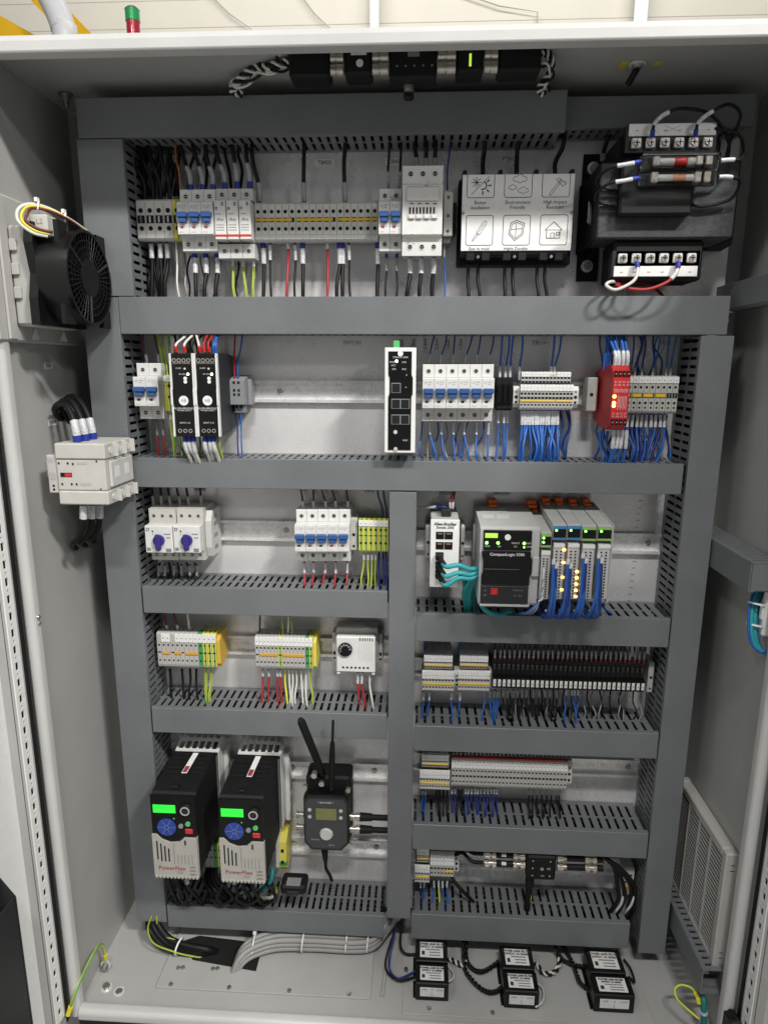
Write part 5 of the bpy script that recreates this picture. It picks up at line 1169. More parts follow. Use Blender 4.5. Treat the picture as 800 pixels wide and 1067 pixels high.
latch(t, X(508, 526, -.02), X(517, 526, -.02), zl); latch(t, X(548, 526, -.02), X(558, 526, -.02), zl)
# embedded power section and I/O modules
def iomod(px0, px1, label, tag1, tag2, leds, top):
    a0, a1 = X(px0, 585, yf), X(px1, 585, yf); zt_ = Z((px0+px1)/2, top, yf); zb_ = Z((px0+px1)/2, 628, yf); w_ = a1-a0
    t = T('io_module', label, 'input module', ((a0+a1)/2, -.01, zb_), 'input and output modules')
    t.part('housing', MB().ext([(-.0098, zb_+.010), (yf+.02, zb_+.004), (yf+.014, zb_), (yf+.014, zt_-.022), (yf+.001, zt_-.021), (yf+.001, zt_), (yf+.008, zt_+.002), (-.0098, zt_+.011)], 'x', a0+.0003, a1-.0003, 'plcgrey'))
    t.part('status_panel', MB().box(a0+.001, a1-.001, yf-.0006, yf+.0008, zt_-.0175, zt_-.0045, 'black', .0003))
    t.part('colour_tag', MB().box(a0+.001, a1-.001, yf-.0006, yf+.0008, zt_-.0043, zt_-.0003, tag1))
    t.part('colour_tag', MB().box(a0+.001, a1-.001, yf-.0006, yf+.0008, zt_-.0208, zt_-.0177, tag1))
    t.part('indicator_lamp', MB().cyl((a0+w_*.25, yf-.0006, zt_-.0065), (a0+w_*.25, yf-.0014, zt_-.0065), .0018, 'ledgreen', n=8))
    if tag2:  t.part('indicator_lamp', MB().cyl((a0+w_*.25, yf-.0006, zt_-.013), (a0+w_*.25, yf-.0014, zt_-.013), .0018, 'ledgreen', n=8))
    tb = MB().box(a0+w_*.12, a1-w_*.08, yf-.002, yf+.0138, zb_+.006, zt_-.026, 'lightgrey', .0008)
    tb.box(a0+w_*.12, a1-w_*.08, yf-.0035, yf-.0018, zt_-.032, zt_-.026, 'cleanwhite', .0004)
    tbo = t.part('terminal_plug', tb)
    n = 16; hh = MB()
    for i in range(n):
        z_ = zb_+.010+i*(zt_-.036-zb_-.012)/(n-1)
        for c in (.34, .66): hh.box(a0+w_*c-.0013, a0+w_*c+.0013, yf-.0024, yf-.0019, z_-.0011, z_+.0011, 'hole')
    t.part('plug_holes', hh, tbo)
    for f_ in leds:
        z_ = zb_+f_*(zt_-.03-zb_); t.part('indicator_lamp', MB().box(a1-w_*.22, a1-w_*.02, yf-.0030, yf-.0021, z_-.0016, z_+.0016, 'ledamber'))
    zl_ = Z((px0+px1)/2-12, 526, -.02)
    latch(t, (a0+a1)/2-.0055, (a0+a1)/2+.0060, zt_+.010)
    return a0, a1, zt_, zb_
mods = [iomod(562, 573.5, 'narrow power module with two green lamps right of the controller', 'greentag', True, (), 556),
        iomod(574, 588.3, 'input module with blue tag, left one', 'bluetag', False, (.94, .72, .46, .24), 548),
        iomod(588.8, 603.3, 'input module with blue tag, right one with five amber lamps', 'bluetag', False, (.56, .45, .34, .23, .12), 548),
        iomod(603.8, 619.5, 'output module with green tag, left one', 'greentag', False, (), 549),
        iomod(620, 635.5, 'output module with green tag at the right end', 'greentag', False, (), 549)]
a0 = mods[-1][1]
solo('module_cover', MB().ext([(-.0098, mods[-1][3]+.008), (yf+.006, mods[-1][3]-.002), (yf+.003, mods[-1][2]+.002), (-.0098, mods[-1][2]+.012)], 'x', a0+.0002, a0+.003, 'plcgrey'), 'thin grey end cap closing the row of output modules', 'cover', loc=(a0, -.05, mods[-1][3]))
for k in range(1, 5):
    a0, a1, zt_, zb_ = mods[k]; w_ = a1-a0
    for i in range(10):
        zs = zb_+.012+(zt_-.05-zb_)*(i+.5)/10*(1.0 if k > 2 else .85)
        xs_ = a0+w_*(.18+.22*(i % 3)/2)
        sp = random.uniform(-.0045, .0045)
        pts = [Vector((xs_+.001, yf-.002, zs)), Vector((xs_-.002, yf-.010, zs-.004)), Vector((xs_-.003+sp*.3, yf-.013-random.uniform(0, .004), zb_+.012)), Vector((xs_-.004+sp, yf-.012, zb_-.010)), Vector((xs_-.006+sp, yf+.004, zb_-.026)), Vector((xs_-.006+sp, -.100, zb_-.032)), Vector((xs_-.004+sp, -.070, zb_-.033-.01))]
        wire('%s blue wire from top on the %s of the controller' % (ORD[9-i], ('left blue-tag module', 'right blue-tag module', 'left green-tag module', 'right green-tag module')[k-1]), pts, .0022, 'wireblue' if i % 4 else 'wirenavy', None, 'sleeve' if i > 7 else None, (.003, .012), group='blue wires on the controller modules', n=6)
    c = Vector((a0+w_*.30-.005, yf-.002, zb_-.0125))
    solo('cable_tie', MB().ring(c-Vector((0, 0, .001)), (0, .25, 1), .0062, .0052, .0022, 'cleanwhite', 14).box(c.x+.003, c.x+.0065, c.y-.008, c.y-.0045, c.z-.002, c.z+.002, 'cleanwhite'), 'white cable tie under %s' % ('the left blue-tag module', 'the right blue-tag module', 'the left green-tag module', 'the right green-tag module')[k-1], 'cable tie', 'cable ties under the controller modules', loc=c)
a0, a1, zt_, zb_ = mods[0]
for i in range(4):
    pts = [Vector((a0+.006, yf-.002, zt_-.05-.012*i)), Vector((a0+.005, yf-.010, zt_-.06-.012*i)), Vector((a0+.001, yf-.010, zb_+.006)), Vector((a0-.004-.003*i, yf-.006, zb_-.012)), Vector((a0-.010-.004*i, yf+.01, zb_-.022)), Vector((a0-.012-.004*i, -.07, zb_-.045))]
    wire('%s pale blue wire from top on the narrow power module' % ORD[i], pts, .0014, 'wireblue' if i % 2 else 'sleevegrey', None, 'sleeve', (.003, .02), group='wires on the narrow power module', n=6)
tag_label('SW1102', 466, 513, .024); tag_label('PLC1001', 523, 513, .028)
for i, px in enumerate((569, 582.5, 597, 612)):
    p = at(px, 513.5, -.001); t = T('panel_label', '%s small upright tag above the input modules' % ORD[i], 'label', (p.x, -.0005, p.z), 'upright tags above the modules')
    t.part('card', MB().box(p.x-.0055, p.x+.0055, -.0008, -.0002, p.z-.009, p.z+.009, 'label')); t.part('print', MB().text('S%d' % (i+1), (p.x, -.001, p.z), .007, 'ink'))
# ruler marks on the plate
for i, (px, py0, n_) in enumerate(((667, 522, 5), (661, 585, 7))):
    m_ = MB()
    for j in range(n_):
        p = at(px+(-.9*j), py0+j*6.8, -.0004); m_.box(p.x-.003, p.x+.003, -.0006, -.0002, p.z-.0005, p.z+.0005, 'inkgrey')
    p = at(px, py0, 0)
    solo('printed_scale', m_, ('upper', 'lower')[i]+' column of printed tick marks on the plate right of the modules', 'markings', loc=(p.x, 0, p.z))

# ================================================================ ROW 4 right: relays
ZT4R = -0.437+ZO+0.012; ZB4R = -0.586+ZO-0.02
FD4 = (('sq', 0.05, 1.6), ('sq', -0.62, 1.4))
for k, (a, b) in enumerate(((441.5, 471.5), (479, 508.5))):
    nm = ('left', 'right')[k]
    strip('%s upper tier of yellow-jumpered terminals left of the black relays' % nm, a, b, 682.5, 698.5, 10, -.057, ('lightgrey',), FD4, (.52, .40), ((0, 10),), -.36, .0014)
    strip('%s lower tier of yellow-jumpered terminals left of the black relays' % nm, a-2, b+1.5, 699, 721, 10, -.062, ('lightgrey',), (('sq', .10, 1.5), ('sq', -.56, 1.4)), (.58, .34), ((0, 10),), -.24, .0018, clampr=True, tier=True)
N = 32
x0, x1 = X(513, 706, -.075), X(673, 706, -.075); pw = (x1-x0)/N; zc = Z(593, 702, -.075)
zq = lambda py, y=-.075: Z(593, py, y)
ztr, zbr, zl0, zl1 = zq(690, -.06), zq(719, -.07), zq(718), zq(709.5)
def rbody(m_):
    m_.ext([(-.0098, zbr-zc), (-.070, zbr-zc), (-.075, zbr-zc+.004), (-.075, zl1-zc+.001), (-.064, zl1-zc+.004), (-.060, ztr-zc), (-.045, ztr-zc-.002), (-.0098, ztr-zc-.010)], 'x', .0003, pw-.0003, 'black')
    m_.box(pw*.2, pw*.8, -.0665, -.062, (zl1+ztr)/2-zc-.001, (zl1+ztr)/2-zc+.008, 'charcoal', .0005)
me_r = shared('slim_relay', rbody)
me_t = shared('relay_tag', lambda m_: m_.box(pw*.20, pw*.80, -.0762, -.0748, zl0-zc+.0015, zl1-zc-.001, 'white', .0003).box(pw*.42, pw*.58, -.0764, -.0761, zl0-zc+.005, zl0-zc+.008, 'inkgrey'))
for i in range(N):
    o = T('slim_relay', '%s from left in the row of slim black relays' % ORD[i], 'relay', (x0+i*pw, 0, zc), 'slim black relays with white tags')
    o.inst('body', me_r, (x0+i*pw, 0, zc)); o.inst('marker_tag', me_t, (x0+i*pw, 0, zc))
wires('sleeved wires over the slim black relays', [515.5+i*5.0 for i in range(N)], [689.5+i*.08 for i in range(N)], -.056, ZT4R, -.050, .0014, 'wireblack', 'wirebrown', 'sleevegrey', (.008, .022), dx=.003, bow=.004, stuff=True)
wires('black wires under the slim black relays', [525, 529, 535, 540, 544, 549, 556, 562, 568, 573, 580], 719, -.045, ZB4R, -.055, .0016, 'wireblack', None, 'sleevegrey', (.0, .014), dxs=[.01, -.006, .008, .003, -.008, .006, .002, -.006, .004, .008, -.004], bow=.012, stuff=True)
wires('blue wires under the left half of the relays', [505, 511, 515, 518, 520], 720, -.045, ZB4R, -.055, .0015, 'wireblue', None, 'sleevegrey', (.0, .012), dx=.006, bow=.01, stuff=True)
wires('blue wires under the right half of the relays', [590, 596, 599, 602], 719, -.045, ZB4R, -.055, .0014, ('wireblue', 'wireblack', 'wireblue'), None, 'sleeve', (.0, .010), dx=.006, bow=.01, stuff=True)
wires('sleeved wires under the jumpered terminals beside the relays', [441, 447, 470, 479], 721, -.045, ZB4R, -.055, .0015, 'wireblue', None, 'sleeve', (.0, .016), dx=.004, stuff=True)
wires('blue wires over the jumpered terminals', [442, 478], 684, -.035, ZT4R, -.045, .0018, 'wireblue', None, None, dxs=[.001, 0], stuff=True)
x0, x1, z0, z1 = fbox(675, 681, 690, 722, -.045)
t = T('end_clamp', 'grey end clamp at the right end of the black relays', 'end clamp', ((x0+x1)/2, -.01, z0)); t.part('body', MB().box(x0, x1, -.045, -.0098, z0, z1, 'termgrey', .0015)); t.part('screw_hole', MB().cyl(((x0+x1)/2, -.0455, (z0+z1)/2), ((x0+x1)/2, -.0449, (z0+z1)/2), .0024, 'hole', n=8)); t.part('slot', MB().box((x0+x1)/2-.0015, (x0+x1)/2+.0015, -.0453, -.0448, z0+.006, z0+.009, 'hole'))

# ================================================================ ROW 5 right
ZT5 = -0.636+ZO+0.012; ZB5 = -0.776+ZO-0.02
strip('upper tier of the yellow-jumpered terminals in the fifth right row', 439, 467.5, 786, 801, 10, -.057, ('lightgrey',), FD4, (.50, .42), ((0, 10),), -.36, .0014)
strip('lower tier of the yellow-jumpered terminals in the fifth right row', 437, 468.5, 803, 824, 10, -.062, ('lightgrey',), (('sq', .10, 1.5), ('sq', -.56, 1.4)), (.58, .34), ((0, 10),), -.24, .0018, tier=True)
L5 = strip('long grey terminal strip with white tags and red top line', 470, 591, 791.5, 822, 32, -.058, ('termgrey',), (('sq', .12, 1.5), ('slot', -.25, 1.9), ('sq', -.62, 1.4), ('ridge', -.88, 1.2)), (.58, .26), clampr=True)
L5[0].part('red_line', MB().box(L5[1], L5[2], -.0572, -.052, L5[3]+L5[4]*.88, L5[3]+L5[4]*1.02, 'redbody'))
wires('black wires over the long fifth-row strip', [472+i*4.05 for i in range(30)], 789, -.050, ZT5, -.050, .0014, 'wireblack', None, 'sleevegrey', (.002, .010), dx=.002, bow=.003, stuff=True)
wires('blue wires under the long fifth-row strip', [471, 474, 485, 488, 491, 495, 498, 501, 505, 508, 512, 515, 518], 822, -.040, ZB5, -.055, .0014, 'wirenavy', None, 'sleeve', (.0, .010), dx=.006, bow=.01, stuff=True)
wires('black wires under the fifth-row terminals', [455, 458, 462, 466, 478, 481], 823, -.042, ZB5, -.055, .0018, 'wireblack', None, None, dx=.006, bow=.012, stuff=True)
wires('black wires under the long strip right end', [551, 555, 560, 565, 570, 575, 580, 583], 822, -.040, ZB5, -.055, .0016, 'wireblack', None, 'sleevegrey', (.0, .012), dx=.005, bow=.01, stuff=True)
wires('blue wires at the far left of the fifth right row', [440, 443], 824, -.042, ZB5, -.055, .0014, 'wireblue', None, 'sleeve', (.0, .008), dx=.004, stuff=True)

# ================================================================ ROW 6 right
ZB6 = -0.957+ZO-0.02; ZT6 = -0.828+ZO+0.012
strip('upper tier of the small terminals at the lowest right row', 434, 447, 884, 900, 5, -.057, ('lightgrey',), FD4, (.50, .42), ((0, 5),), -.36, .0014)
strip('lower tier of the small terminals at the lowest right row', 432, 447.5, 902, 921, 5, -.062, ('lightgrey',), (('sq', .10, 1.5), ('sq', -.56, 1.4)), (.58, .34), ((0, 5),), -.24, .0018, tier=True)
strip('white-tagged terminals with red top line at the lowest right row', 448, 473, 889, 915, 7, -.058, ('termgrey',), (('slot', -.25, 1.9), ('sq', -.62, 1.4)), (.42, .40), ((4, 7),), -.45, .0020, clampr=True)
wires('sleeved wires over the lowest right terminals', [450+i*3.4 for i in range(7)], 889, -.04, ZT6, -.045, .0014, 'wirebrown', None, 'sleevegrey', (.002, .010), dx=.001, stuff=True)
wires('sleeved wires under the lowest right terminals', [438, 442, 452, 457, 461, 466], 918, -.042, ZB6, -.055, .0015, ('wirenavy', 'wireblue', 'wireblue', ['wireyellow'], 'wireblue', 'wireblue'), None, 'sleeve', (.0, .014), dx=.006, bow=.01, stuff=True)
wire('thick black cable slanting from the lowest right terminals', [at(468, 910, -.045), at(474, 920, -.055), at(483, 930, -.06), at(493, 940, -.05)], .0032, 'wireblack', name='cable', cat='cable')
def coupling_row(tag, A, B, yy, zz, items, r=.0085):
    """a line of cylindrical cable couplings from A to B; items = (f0, f1, kind)"""
    t = T('cable_coupling', tag, 'coupling', (A, yy, zz), 'cable couplings'); L = B-A
    for f0, f1, kd in items:
        a, b = A+L*f0, A+L*f1
        if kd == 'ring':
            m_ = MB().cyl((a, yy, zz), (b, yy, zz), r*1.05, 'nickel', n=14)
            for i in range(14):
                an = 2*math.pi*i/14; m_.box(a+.0005, b-.0005, yy+r*1.05*math.cos(an)-.0006, yy+r*1.05*math.cos(an)+.0006, zz+r*1.05*math.sin(an)-.0006, zz+r*1.05*math.sin(an)+.0006, 'nickel')
            t.part('knurled_nut', m_)
        elif kd == 'thin': t.part('collar', MB().cyl((a, yy, zz), (b, yy, zz), r*.75, 'nickel', n=12))
        elif kd == 'body': t.part('plug_body', MB().cyl((a, yy, zz), (b, yy, zz), r*.85, 'matblack', n=12))
        elif kd == 'white': t.part('white_tag', MB().cyl((a, yy-r*.5, zz+r*.4), (b, yy-r*.5, zz+r*.4), r*.5, 'label', n=10))
    return t
yy = -.070
for k, py in enumerate((892.5, 901.5)):
    zz_ = Z(555, py, yy)
    coupling_row('%s left cable coupling with nickel nuts beside the black splitter' % ('upper', 'lower')[k], X(500, py, yy), X(548, py, yy), yy, zz_, ((.10, .20, 'ring'), (.20, .26, 'thin'), (.26, .34, 'ring'), (.34, .72, 'body'), (.46, .56, 'white'), (.72, .80, 'ring'), (.80, .86, 'thin'), (.86, .97, 'ring')), .0062)
    coupling_row('%s right cable coupling with nickel nuts beside the black splitter' % ('upper', 'lower')[k], X(578, py+2, yy), X(628, py+3, yy), yy, zz_-.001, ((.04, .16, 'ring'), (.16, .24, 'thin'), (.24, .62, 'body'), (.62, .72, 'ring'), (.72, .78, 'thin'), (.78, .86, 'ring'), (.86, 1.0, 'body')), .0062)
    p = Vector((X(503, py, yy), yy, zz_))
    wire('%s black cable entering the left coupling at the lowest right row' % ('upper', 'lower')[k], [p, p+Vector((-.020, 0, .002)), p+Vector((-.035, .015, .006)), Vector((X(474, 886+5*k, -.05), -.05, Z(474, 886+5*k, -.05)))], .0034, 'wireblack', name='cable', cat='cable')
x0, x1, z0, z1 = fbox(548, 578, 889, 914, -.075)
t = T('signal_splitter', 'black four-way signal splitter in the middle of the lowest right row', 'splitter', ((x0+x1)/2, -.05, z0))
t.part('body', MB().box(x0, x1, -.084, -.045, z0, z1, 'matblack', .003))
t.part('back_bracket', MB().box(x0+.006, x1-.006, -.0448, -.0098, z0+.006, z1-.004, 'charcoal', .001))
t.part('mounting_screw', MB().cyl(((x0+x1)/2+.001, -.084, (z0+z1)/2), ((x0+x1)/2+.001, -.0855, (z0+z1)/2), .003, 'nickel', n=10))
for i, (f_, g_) in enumerate(((.2, .8), (.2, .5), (.2, .2), (.8, .8), (.8, .2))): t.part('pin_hole', MB().cyl((x0+(x1-x0)*f_, -.0838, z0+(z1-z0)*g_), (x0+(x1-x0)*f_, -.0843, z0+(z1-z0)*g_), .0012, 'inkwhite', n=8))
t.part('print', MB().text('CE', (x0+(x1-x0)*.75, -.0842, z0+(z1-z0)*.5), .0055, 'inkwhite').text('24V', (x0+(x1-x0)*.55, -.0842, z0+(z1-z0)*.2), .004, 'inkwhite'))
zz_ = z0
t.part('drop_nut', MB().cyl((x0+.010, -.064, z0-.009), (x0+.010, -.064, z0+.001), .006, 'nickel', n=12))
t.part('drop_plug', MB().cyl((x0+.010, -.064, z0-.028), (x0+.010, -.064, z0-.009), .0075, 'matblack', n=14))
wire('black cable dropping from the splitter into the bottom right duct', [Vector((x0+.010, -.064, z0-.026)), Vector((x0+.009, -.064, z0-.05)), Vector((x0+.008, -.060, ZB6))], .0060, 'wireblack', name='cable', cat='cable', n=9)
wires('thin yellow wire beside the splitter cable', [553], 925, -.065, ZB6, -.06, .0012, 'wireyellow', None, None, dxs=[-.006])
strip('small grey terminal block with yellow tag at the far right bottom', 647, 660, 905, 934, 2, -.045, ('lightgrey',), (('sq', .5, 1.8), ('slot', 0, 1.6)), None, ((0, 2),), -.35, .0030)
for i, (px, m_) in enumerate(((640, 'wireblack'), (646, 'wireblack'), (653, 'wireblack'), (657, 'wireblack'))):
    pts = [at(634-3*i, 897-2*i, -.07), at(640+2*i, 905, -.075), at(px+3, 922, -.078), at(px+4, 938, -.075), at(px-4+2*i, 950, -.06), at(px-8+2*i, 958, -.04)]
    wire('%s black cable curving down at the right end of the lowest row' % ORD[i], pts, .0036, m_, name='cable', cat='cable', group='black cables at the right end of the lowest row')
for i, px in enumerate((646, 657)):
    wire('%s white-sleeved wire beside the black cables at bottom right' % ORD[i], [at(px+3, 934, -.078), at(px+1, 942, -.078), at(px-4, 949, -.072), at(px-8, 954, -.05)], .0022, 'sleeve', group='white-sleeved wires at bottom right')
# ================================================================ ROW 5 left: drives
mat('lcdink', (0.01, 0.10, 0.015), 0.5, var=0)
def drive(px0, px1, pyt, pyb, label, digits):
    yf = -0.165; x0, x1 = X(px0, pyb, yf), X(px1, pyb, yf); z0, z1 = Z((px0+px1)/2, pyb, yf), Z((px0+px1)/2, pyt, yf)
    w_ = x1-x0; h = z1-z0; zt_ = z1+.004
    t = T('motor_drive', label, 'motor drive', ((x0+x1)/2, 0, z0))
    t.part('heatsink', MB().box(x0+.002, x1+.004, -.050, -.0105, z0+.010, zt_-.004, 'midgrey', .001))
    fz = lambda f_: z0+h*f_; fx = lambda f_: x0+w_*f_
    # bracket with slots on top
    b = MB(); zb = zt_+.0065
    n = 6; bx0, bx1 = x0+.004, x1+.006
    b.box(bx0, bx1, -.058, -.053, zb, zb+.0015, 'lightgrey'); b.box(bx0, bx1, -.036, -.030, zb, zb+.0015, 'lightgrey'); b.box(bx0, bx1, -.014, -.010, zb, zb+.0015, 'lightgrey')
    for i in range(n+1):
        q = bx0+(bx1-bx0-.004)*i/n; b.box(q, q+.004, -.053, -.036, zb, zb+.0015, 'lightgrey'); b.box(q, q+.004, -.030, -.014, zb, zb+.0015, 'lightgrey')
    b.box(bx1, bx1+.0015, -.058, -.0105, z0+.02, zb+.0015, 'lightgrey')
    b.v = [(v[0], v[1], v[2]+(v[1]+.058)/.048*.016) if v[2] >= zb-1e-6 else v for v in b.v]
    t.part('top_bracket', b)
    t.part('side_bracket', MB().box(bx1+.0018, bx1+.010, -.034, -.0105, z0+.015, zt_-.004, 'lightgrey', .001).box(bx1+.0101, bx1+.0105, -.030, -.016, z0+.07, z0+.085, 'midgrey'))
    t.part('housing', MB().ext([(-.0505, z0+.006), (yf+.010, z0+.002), (yf+.004, fz(.48)), (yf+.002, fz(.96)), (yf+.010, z1), (-.0505, zt_+.004)], 'x', x0+.0006, x1-.0006, 'matblack'))
    fp = t.part('control_panel', MB().ext([(fx(.01), fz(.995)), (fx(.99), fz(.995)), (fx(.99), fz(.50)), (fx(.72), fz(.50)), (fx(.60), fz(.445)), (fx(.40), fz(.435)), (fx(.22), fz(.47)), (fx(.10), fz(.53)), (fx(.01), fz(.53))], 'y', yf-.001, yf+.003, 'black'))
    lc = MB().ext([(fx(.0), fz(.525)), (fx(.10), fz(.525)), (fx(.22), fz(.465)), (fx(.40), fz(.43)), (fx(.60), fz(.44)), (fx(.72), fz(.495)), (fx(1.0), fz(.495)), (fx(1.0), fz(.0)), (fx(.0), fz(.0))], 'y', yf-.0035, yf+.004, 'drivecream')
    lo = t.part('lower_cover', lc)
    for i in range(12):
        q = fx((i+.5)/12); t.part('cover_tooth', MB().box(q-.0019, q+.0019, yf-.0045, yf+.002, z0-.002, z0+.003, 'drivecream', .0005), lo)
    for i in range(4):
        q = fx(.09+.085*i); t.part('vent_slot', MB().box(q, q+.0022, yf-.0039, yf-.0033, fz(.20 if i else .22), fz(.45-.03*i), 'hole'), lo)
    for i in range(6):
        q = fx(.47+.08*i); t.part('vent_slot', MB().box(q, q+.0011, yf-.0039, yf-.0033, fz(.17), fz(.42 if i == 0 else .29), 'midgrey'), lo)
    t.part('print', MB().text('PowerFlex', (fx(.10), yf-.0038, fz(.115)), .0105, 'inkred', align='LEFT', bold=.0001).text('525', (fx(.52), yf-.0038, fz(.065)), .007, 'inkgrey', align='LEFT').box(fx(.72), fx(.76), yf-.0038, yf-.0036, fz(.41), fz(.47), 'ink'), lo)
    m_ = MB()
    for i in range(3): m_.text('2%d0V' % (i+2), (fx(.80), yf-.0038, fz(.135-.045*i)), .0052, 'ink', align='LEFT')
    t.part('rating_print', m_, lo)
    t.part('lcd_display', MB().box(fx(.06), fx(.56), yf-.0016, yf-.0009, fz(.788), fz(.884), 'lcdgreen'), fp)
    k = t.part('speed_knob', MB().cyl((fx(.80), yf-.001, fz(.845)), (fx(.80), yf-.007, fz(.845)), .0085, 'charcoal', r2=.0078, n=20), fp)
    t.part('knob_ring', MB().ring((fx(.80), yf-.0074, fz(.845)), (0, -1, 0), .0078, .0058, .0005, 'labelgrey', 20), fp)
    kp = t.part('keypad_disc', MB().cyl((fx(.34), yf-.001, fz(.615)), (fx(.34), yf-.0025, fz(.615)), .0155, 'keyblue', n=28), fp)
    m_ = MB()
    for i in range(6):
        a = i*math.pi/3; m_.add([Vector((fx(.34)+.0035*math.cos(a)-.0004*math.sin(a), yf-.0027, fz(.615)+.0035*math.sin(a)+.0004*math.cos(a))), Vector((fx(.34)+.0150*math.cos(a)-.0004*math.sin(a), yf-.0027, fz(.615)+.0150*math.sin(a)+.0004*math.cos(a))), Vector((fx(.34)+.0150*math.cos(a)+.0004*math.sin(a), yf-.0027, fz(.615)+.0150*math.sin(a)-.0004*math.cos(a))), Vector((fx(.34)+.0035*math.cos(a)+.0004*math.sin(a), yf-.0027, fz(.615)+.0035*math.sin(a)-.0004*math.cos(a)))], [(0, 1, 2, 3)], 'inkgrey')
    m_.ring((fx(.34), yf-.0025, fz(.615)), (0, -1, 0), .0040, .0033, .0002, 'inkgrey', 14)
    t.part('keypad_print', m_, fp)
    t.part('start_button', MB().cyl((fx(.82), yf-.001, fz(.665)), (fx(.82), yf-.003, fz(.665)), .0042, 'connector', n=12), fp)
    t.part('stop_button', MB().box(fx(.75), fx(.92), yf-.003, yf-.001, fz(.545), fz(.605), 'red', .001), fp)
    t.part('reverse_button', MB().cyl((fx(.66), yf-.001, fz(.635)), (fx(.66), yf-.0028, fz(.635)), .0040, 'midgrey', n=12), fp)
    t.part('status_lamp', MB().box(fx(.50), fx(.53), yf-.0018, yf-.0009, fz(.715), fz(.728), 'connector'), fp)
    # sloping top with grooves and label
    def top(y): f_ = (y-(yf+.010))/(-.0505-yf-.010); return z1+(zt_+.004-z1)*f_+.0005
    lb = MB().add([(fx(.45), -.112, top(-.112)+.0004), (fx(.58), -.112, top(-.112)+.0004), (fx(.62), -.058, top(-.058)+.0004), (fx(.49), -.058, top(-.058)+.0004)], [(0, 1, 2, 3)], 'label')
    lb.add([(fx(.465), -.110, top(-.110)+.0008), (fx(.565), -.110, top(-.110)+.0008), (fx(.578), -.094, top(-.094)+.0008), (fx(.478), -.094, top(-.094)+.0008)], [(0, 1, 2, 3)], 'inkred')
    t.part('warning_label', lb)
    for i in range(5):
        y = -.060-.012*i; t.part('cooling_slot', MB().add([(fx(.66), y, top(y)+.0003), (fx(.94), y, top(y)+.0003), (fx(.94), y-.004, top(y)+.0003), (fx(.66), y-.004, top(y)+.0003)], [(0, 1, 2, 3)], 'hole')); t.part('cooling_slot', MB().add([(fx(.10), y, top(y)+.0003), (fx(.38), y, top(y)+.0003), (fx(.38), y-.004, top(y)+.0003), (fx(.10), y-.004, top(y)+.0003)], [(0, 1, 2, 3)], 'hole'))
    t.part('top_clip', MB().box(fx(.40), fx(.56), -.150, -.135, top(-.142)-.001, top(-.142)+.003, 'matblack', .001))
    return x0, x1, z0, z1
d1 = drive(162.5, 208, 829, 913, 'left black motor drive with green display and cream lower cover', '0.00')
d2 = drive(231.5, 277, 833, 917.5, 'right black motor drive with green display and cream lower cover', '60.0')
p = at(262, 827, -.15)
solo('paper_scrap', MB().add([at(251, 831, -.14), at(259, 829, -.15), at(271, 828, -.15), at(274, 830, -.148), at(266, 832, -.155), at(254, 833, -.15)], [(0, 1, 2, 3, 4, 5)], 'label').add([at(251, 831.6, -.14), at(259, 829.6, -.15), at(271, 828.6, -.15), at(274, 830.6, -.148), at(266, 832.6, -.155), at(254, 833.6, -.15)], [(0, 1, 2, 3, 4, 5)], 'label'), 'scrap of white paper lying on the right motor drive', 'paper', loc=tuple(p))
# terminals tucked between the drives
strip('grey and green terminals half hidden between the two drives', 214, 231, 880, 905, 4, -.055, ('termgrey', 'termgrey', 'pegreen', 'peyellow'), (('sq', .5, 1.6), ('sq', -.1, 1.6)), None)
x0, x1, z0, z1 = fbox(288, 298.5, 873, 908, -.055)
t = T('earth_terminal', 'bulky green-yellow earth terminal right of the right drive', 'earth terminal', ((x0+x1)/2, -.01, z0))
t.part('body', MB().ext([(-.0098, z0+.004), (-.050, z0), (-.058, z0+.012), (-.055, z1-.010), (-.035, z1), (-.0098, z1)], 'x', x0+.006, x1, 'peyellow'))
t.part('grey_side', MB().ext([(-.0098, z0+.004), (-.052, z0), (-.060, z0+.012), (-.057, z1-.010), (-.035, z1+.002), (-.0098, z1+.002)], 'x', x0, x0+.0057, 'lightgrey'))
t.part('green_band', MB().box(x0+.0058, x1+.0003, -.0586, -.050, z0+.014, z0+.022, 'pegreen'))
for q in (.3, .62): t.part('clamp_hole', MB().box(x0+.009, x0+.014, -.0588 if q < .5 else -.0573, -.054, z0+(z1-z0)*q-.003, z0+(z1-z0)*q+.003, 'hole'))
wire('dark green wire curling under the right drive', [at(284, 905, -.10), at(282, 918, -.11), at(275, 926, -.10), at(268, 932, -.08), at(266, 945, -.06)], .0045, 'tealdark', cat='wire')
for i in range(6):
    wire('%s black wire hanging below the drives' % ORD[i], [at((176, 184, 194, 243, 252, 262)[i], 915, -.125), at((178, 187, 197, 246, 254, 264)[i], 926, -.12), at((184, 194, 208, 250, 262, 270)[i], 938, -.095), at((188, 200, 216, 256, 268, 276)[i], 952, -.05)], .0032, 'wireblack', None, 'sleevegrey' if i in (2, 3) else None, (.0, .012), group='black wires hanging below the drives')
for i in range(4):
    wire('%s black cable curving between the drives' % ORD[i], [at(216+3*i, 905, -.05), at(214+4*i, 918, -.07), at(220+6*i, 930, -.085), at(232+7*i, 938, -.075), at(236+7*i, 950, -.05)], .0036, 'wireblack', group='black cables between the drives')
for i in range(7):
    px = (186, 200, 226, 236, 250, 262, 274)[i]; d_ = (6, -8, 10, -6, 12, -10, 8)[i]
    wire('%s loose dark cable looping under the drives' % ORD[i], [at(px, 916, -.10), at(px+d_, 926, -.115), at(px+d_*1.6, 936, -.110), at(px+d_*.4, 942, -.098), at(px-d_, 936, -.085), at(px-d_*.6, 950, -.05)], .0034, 'wireblack', None, None, group='loose dark cables under the drives')
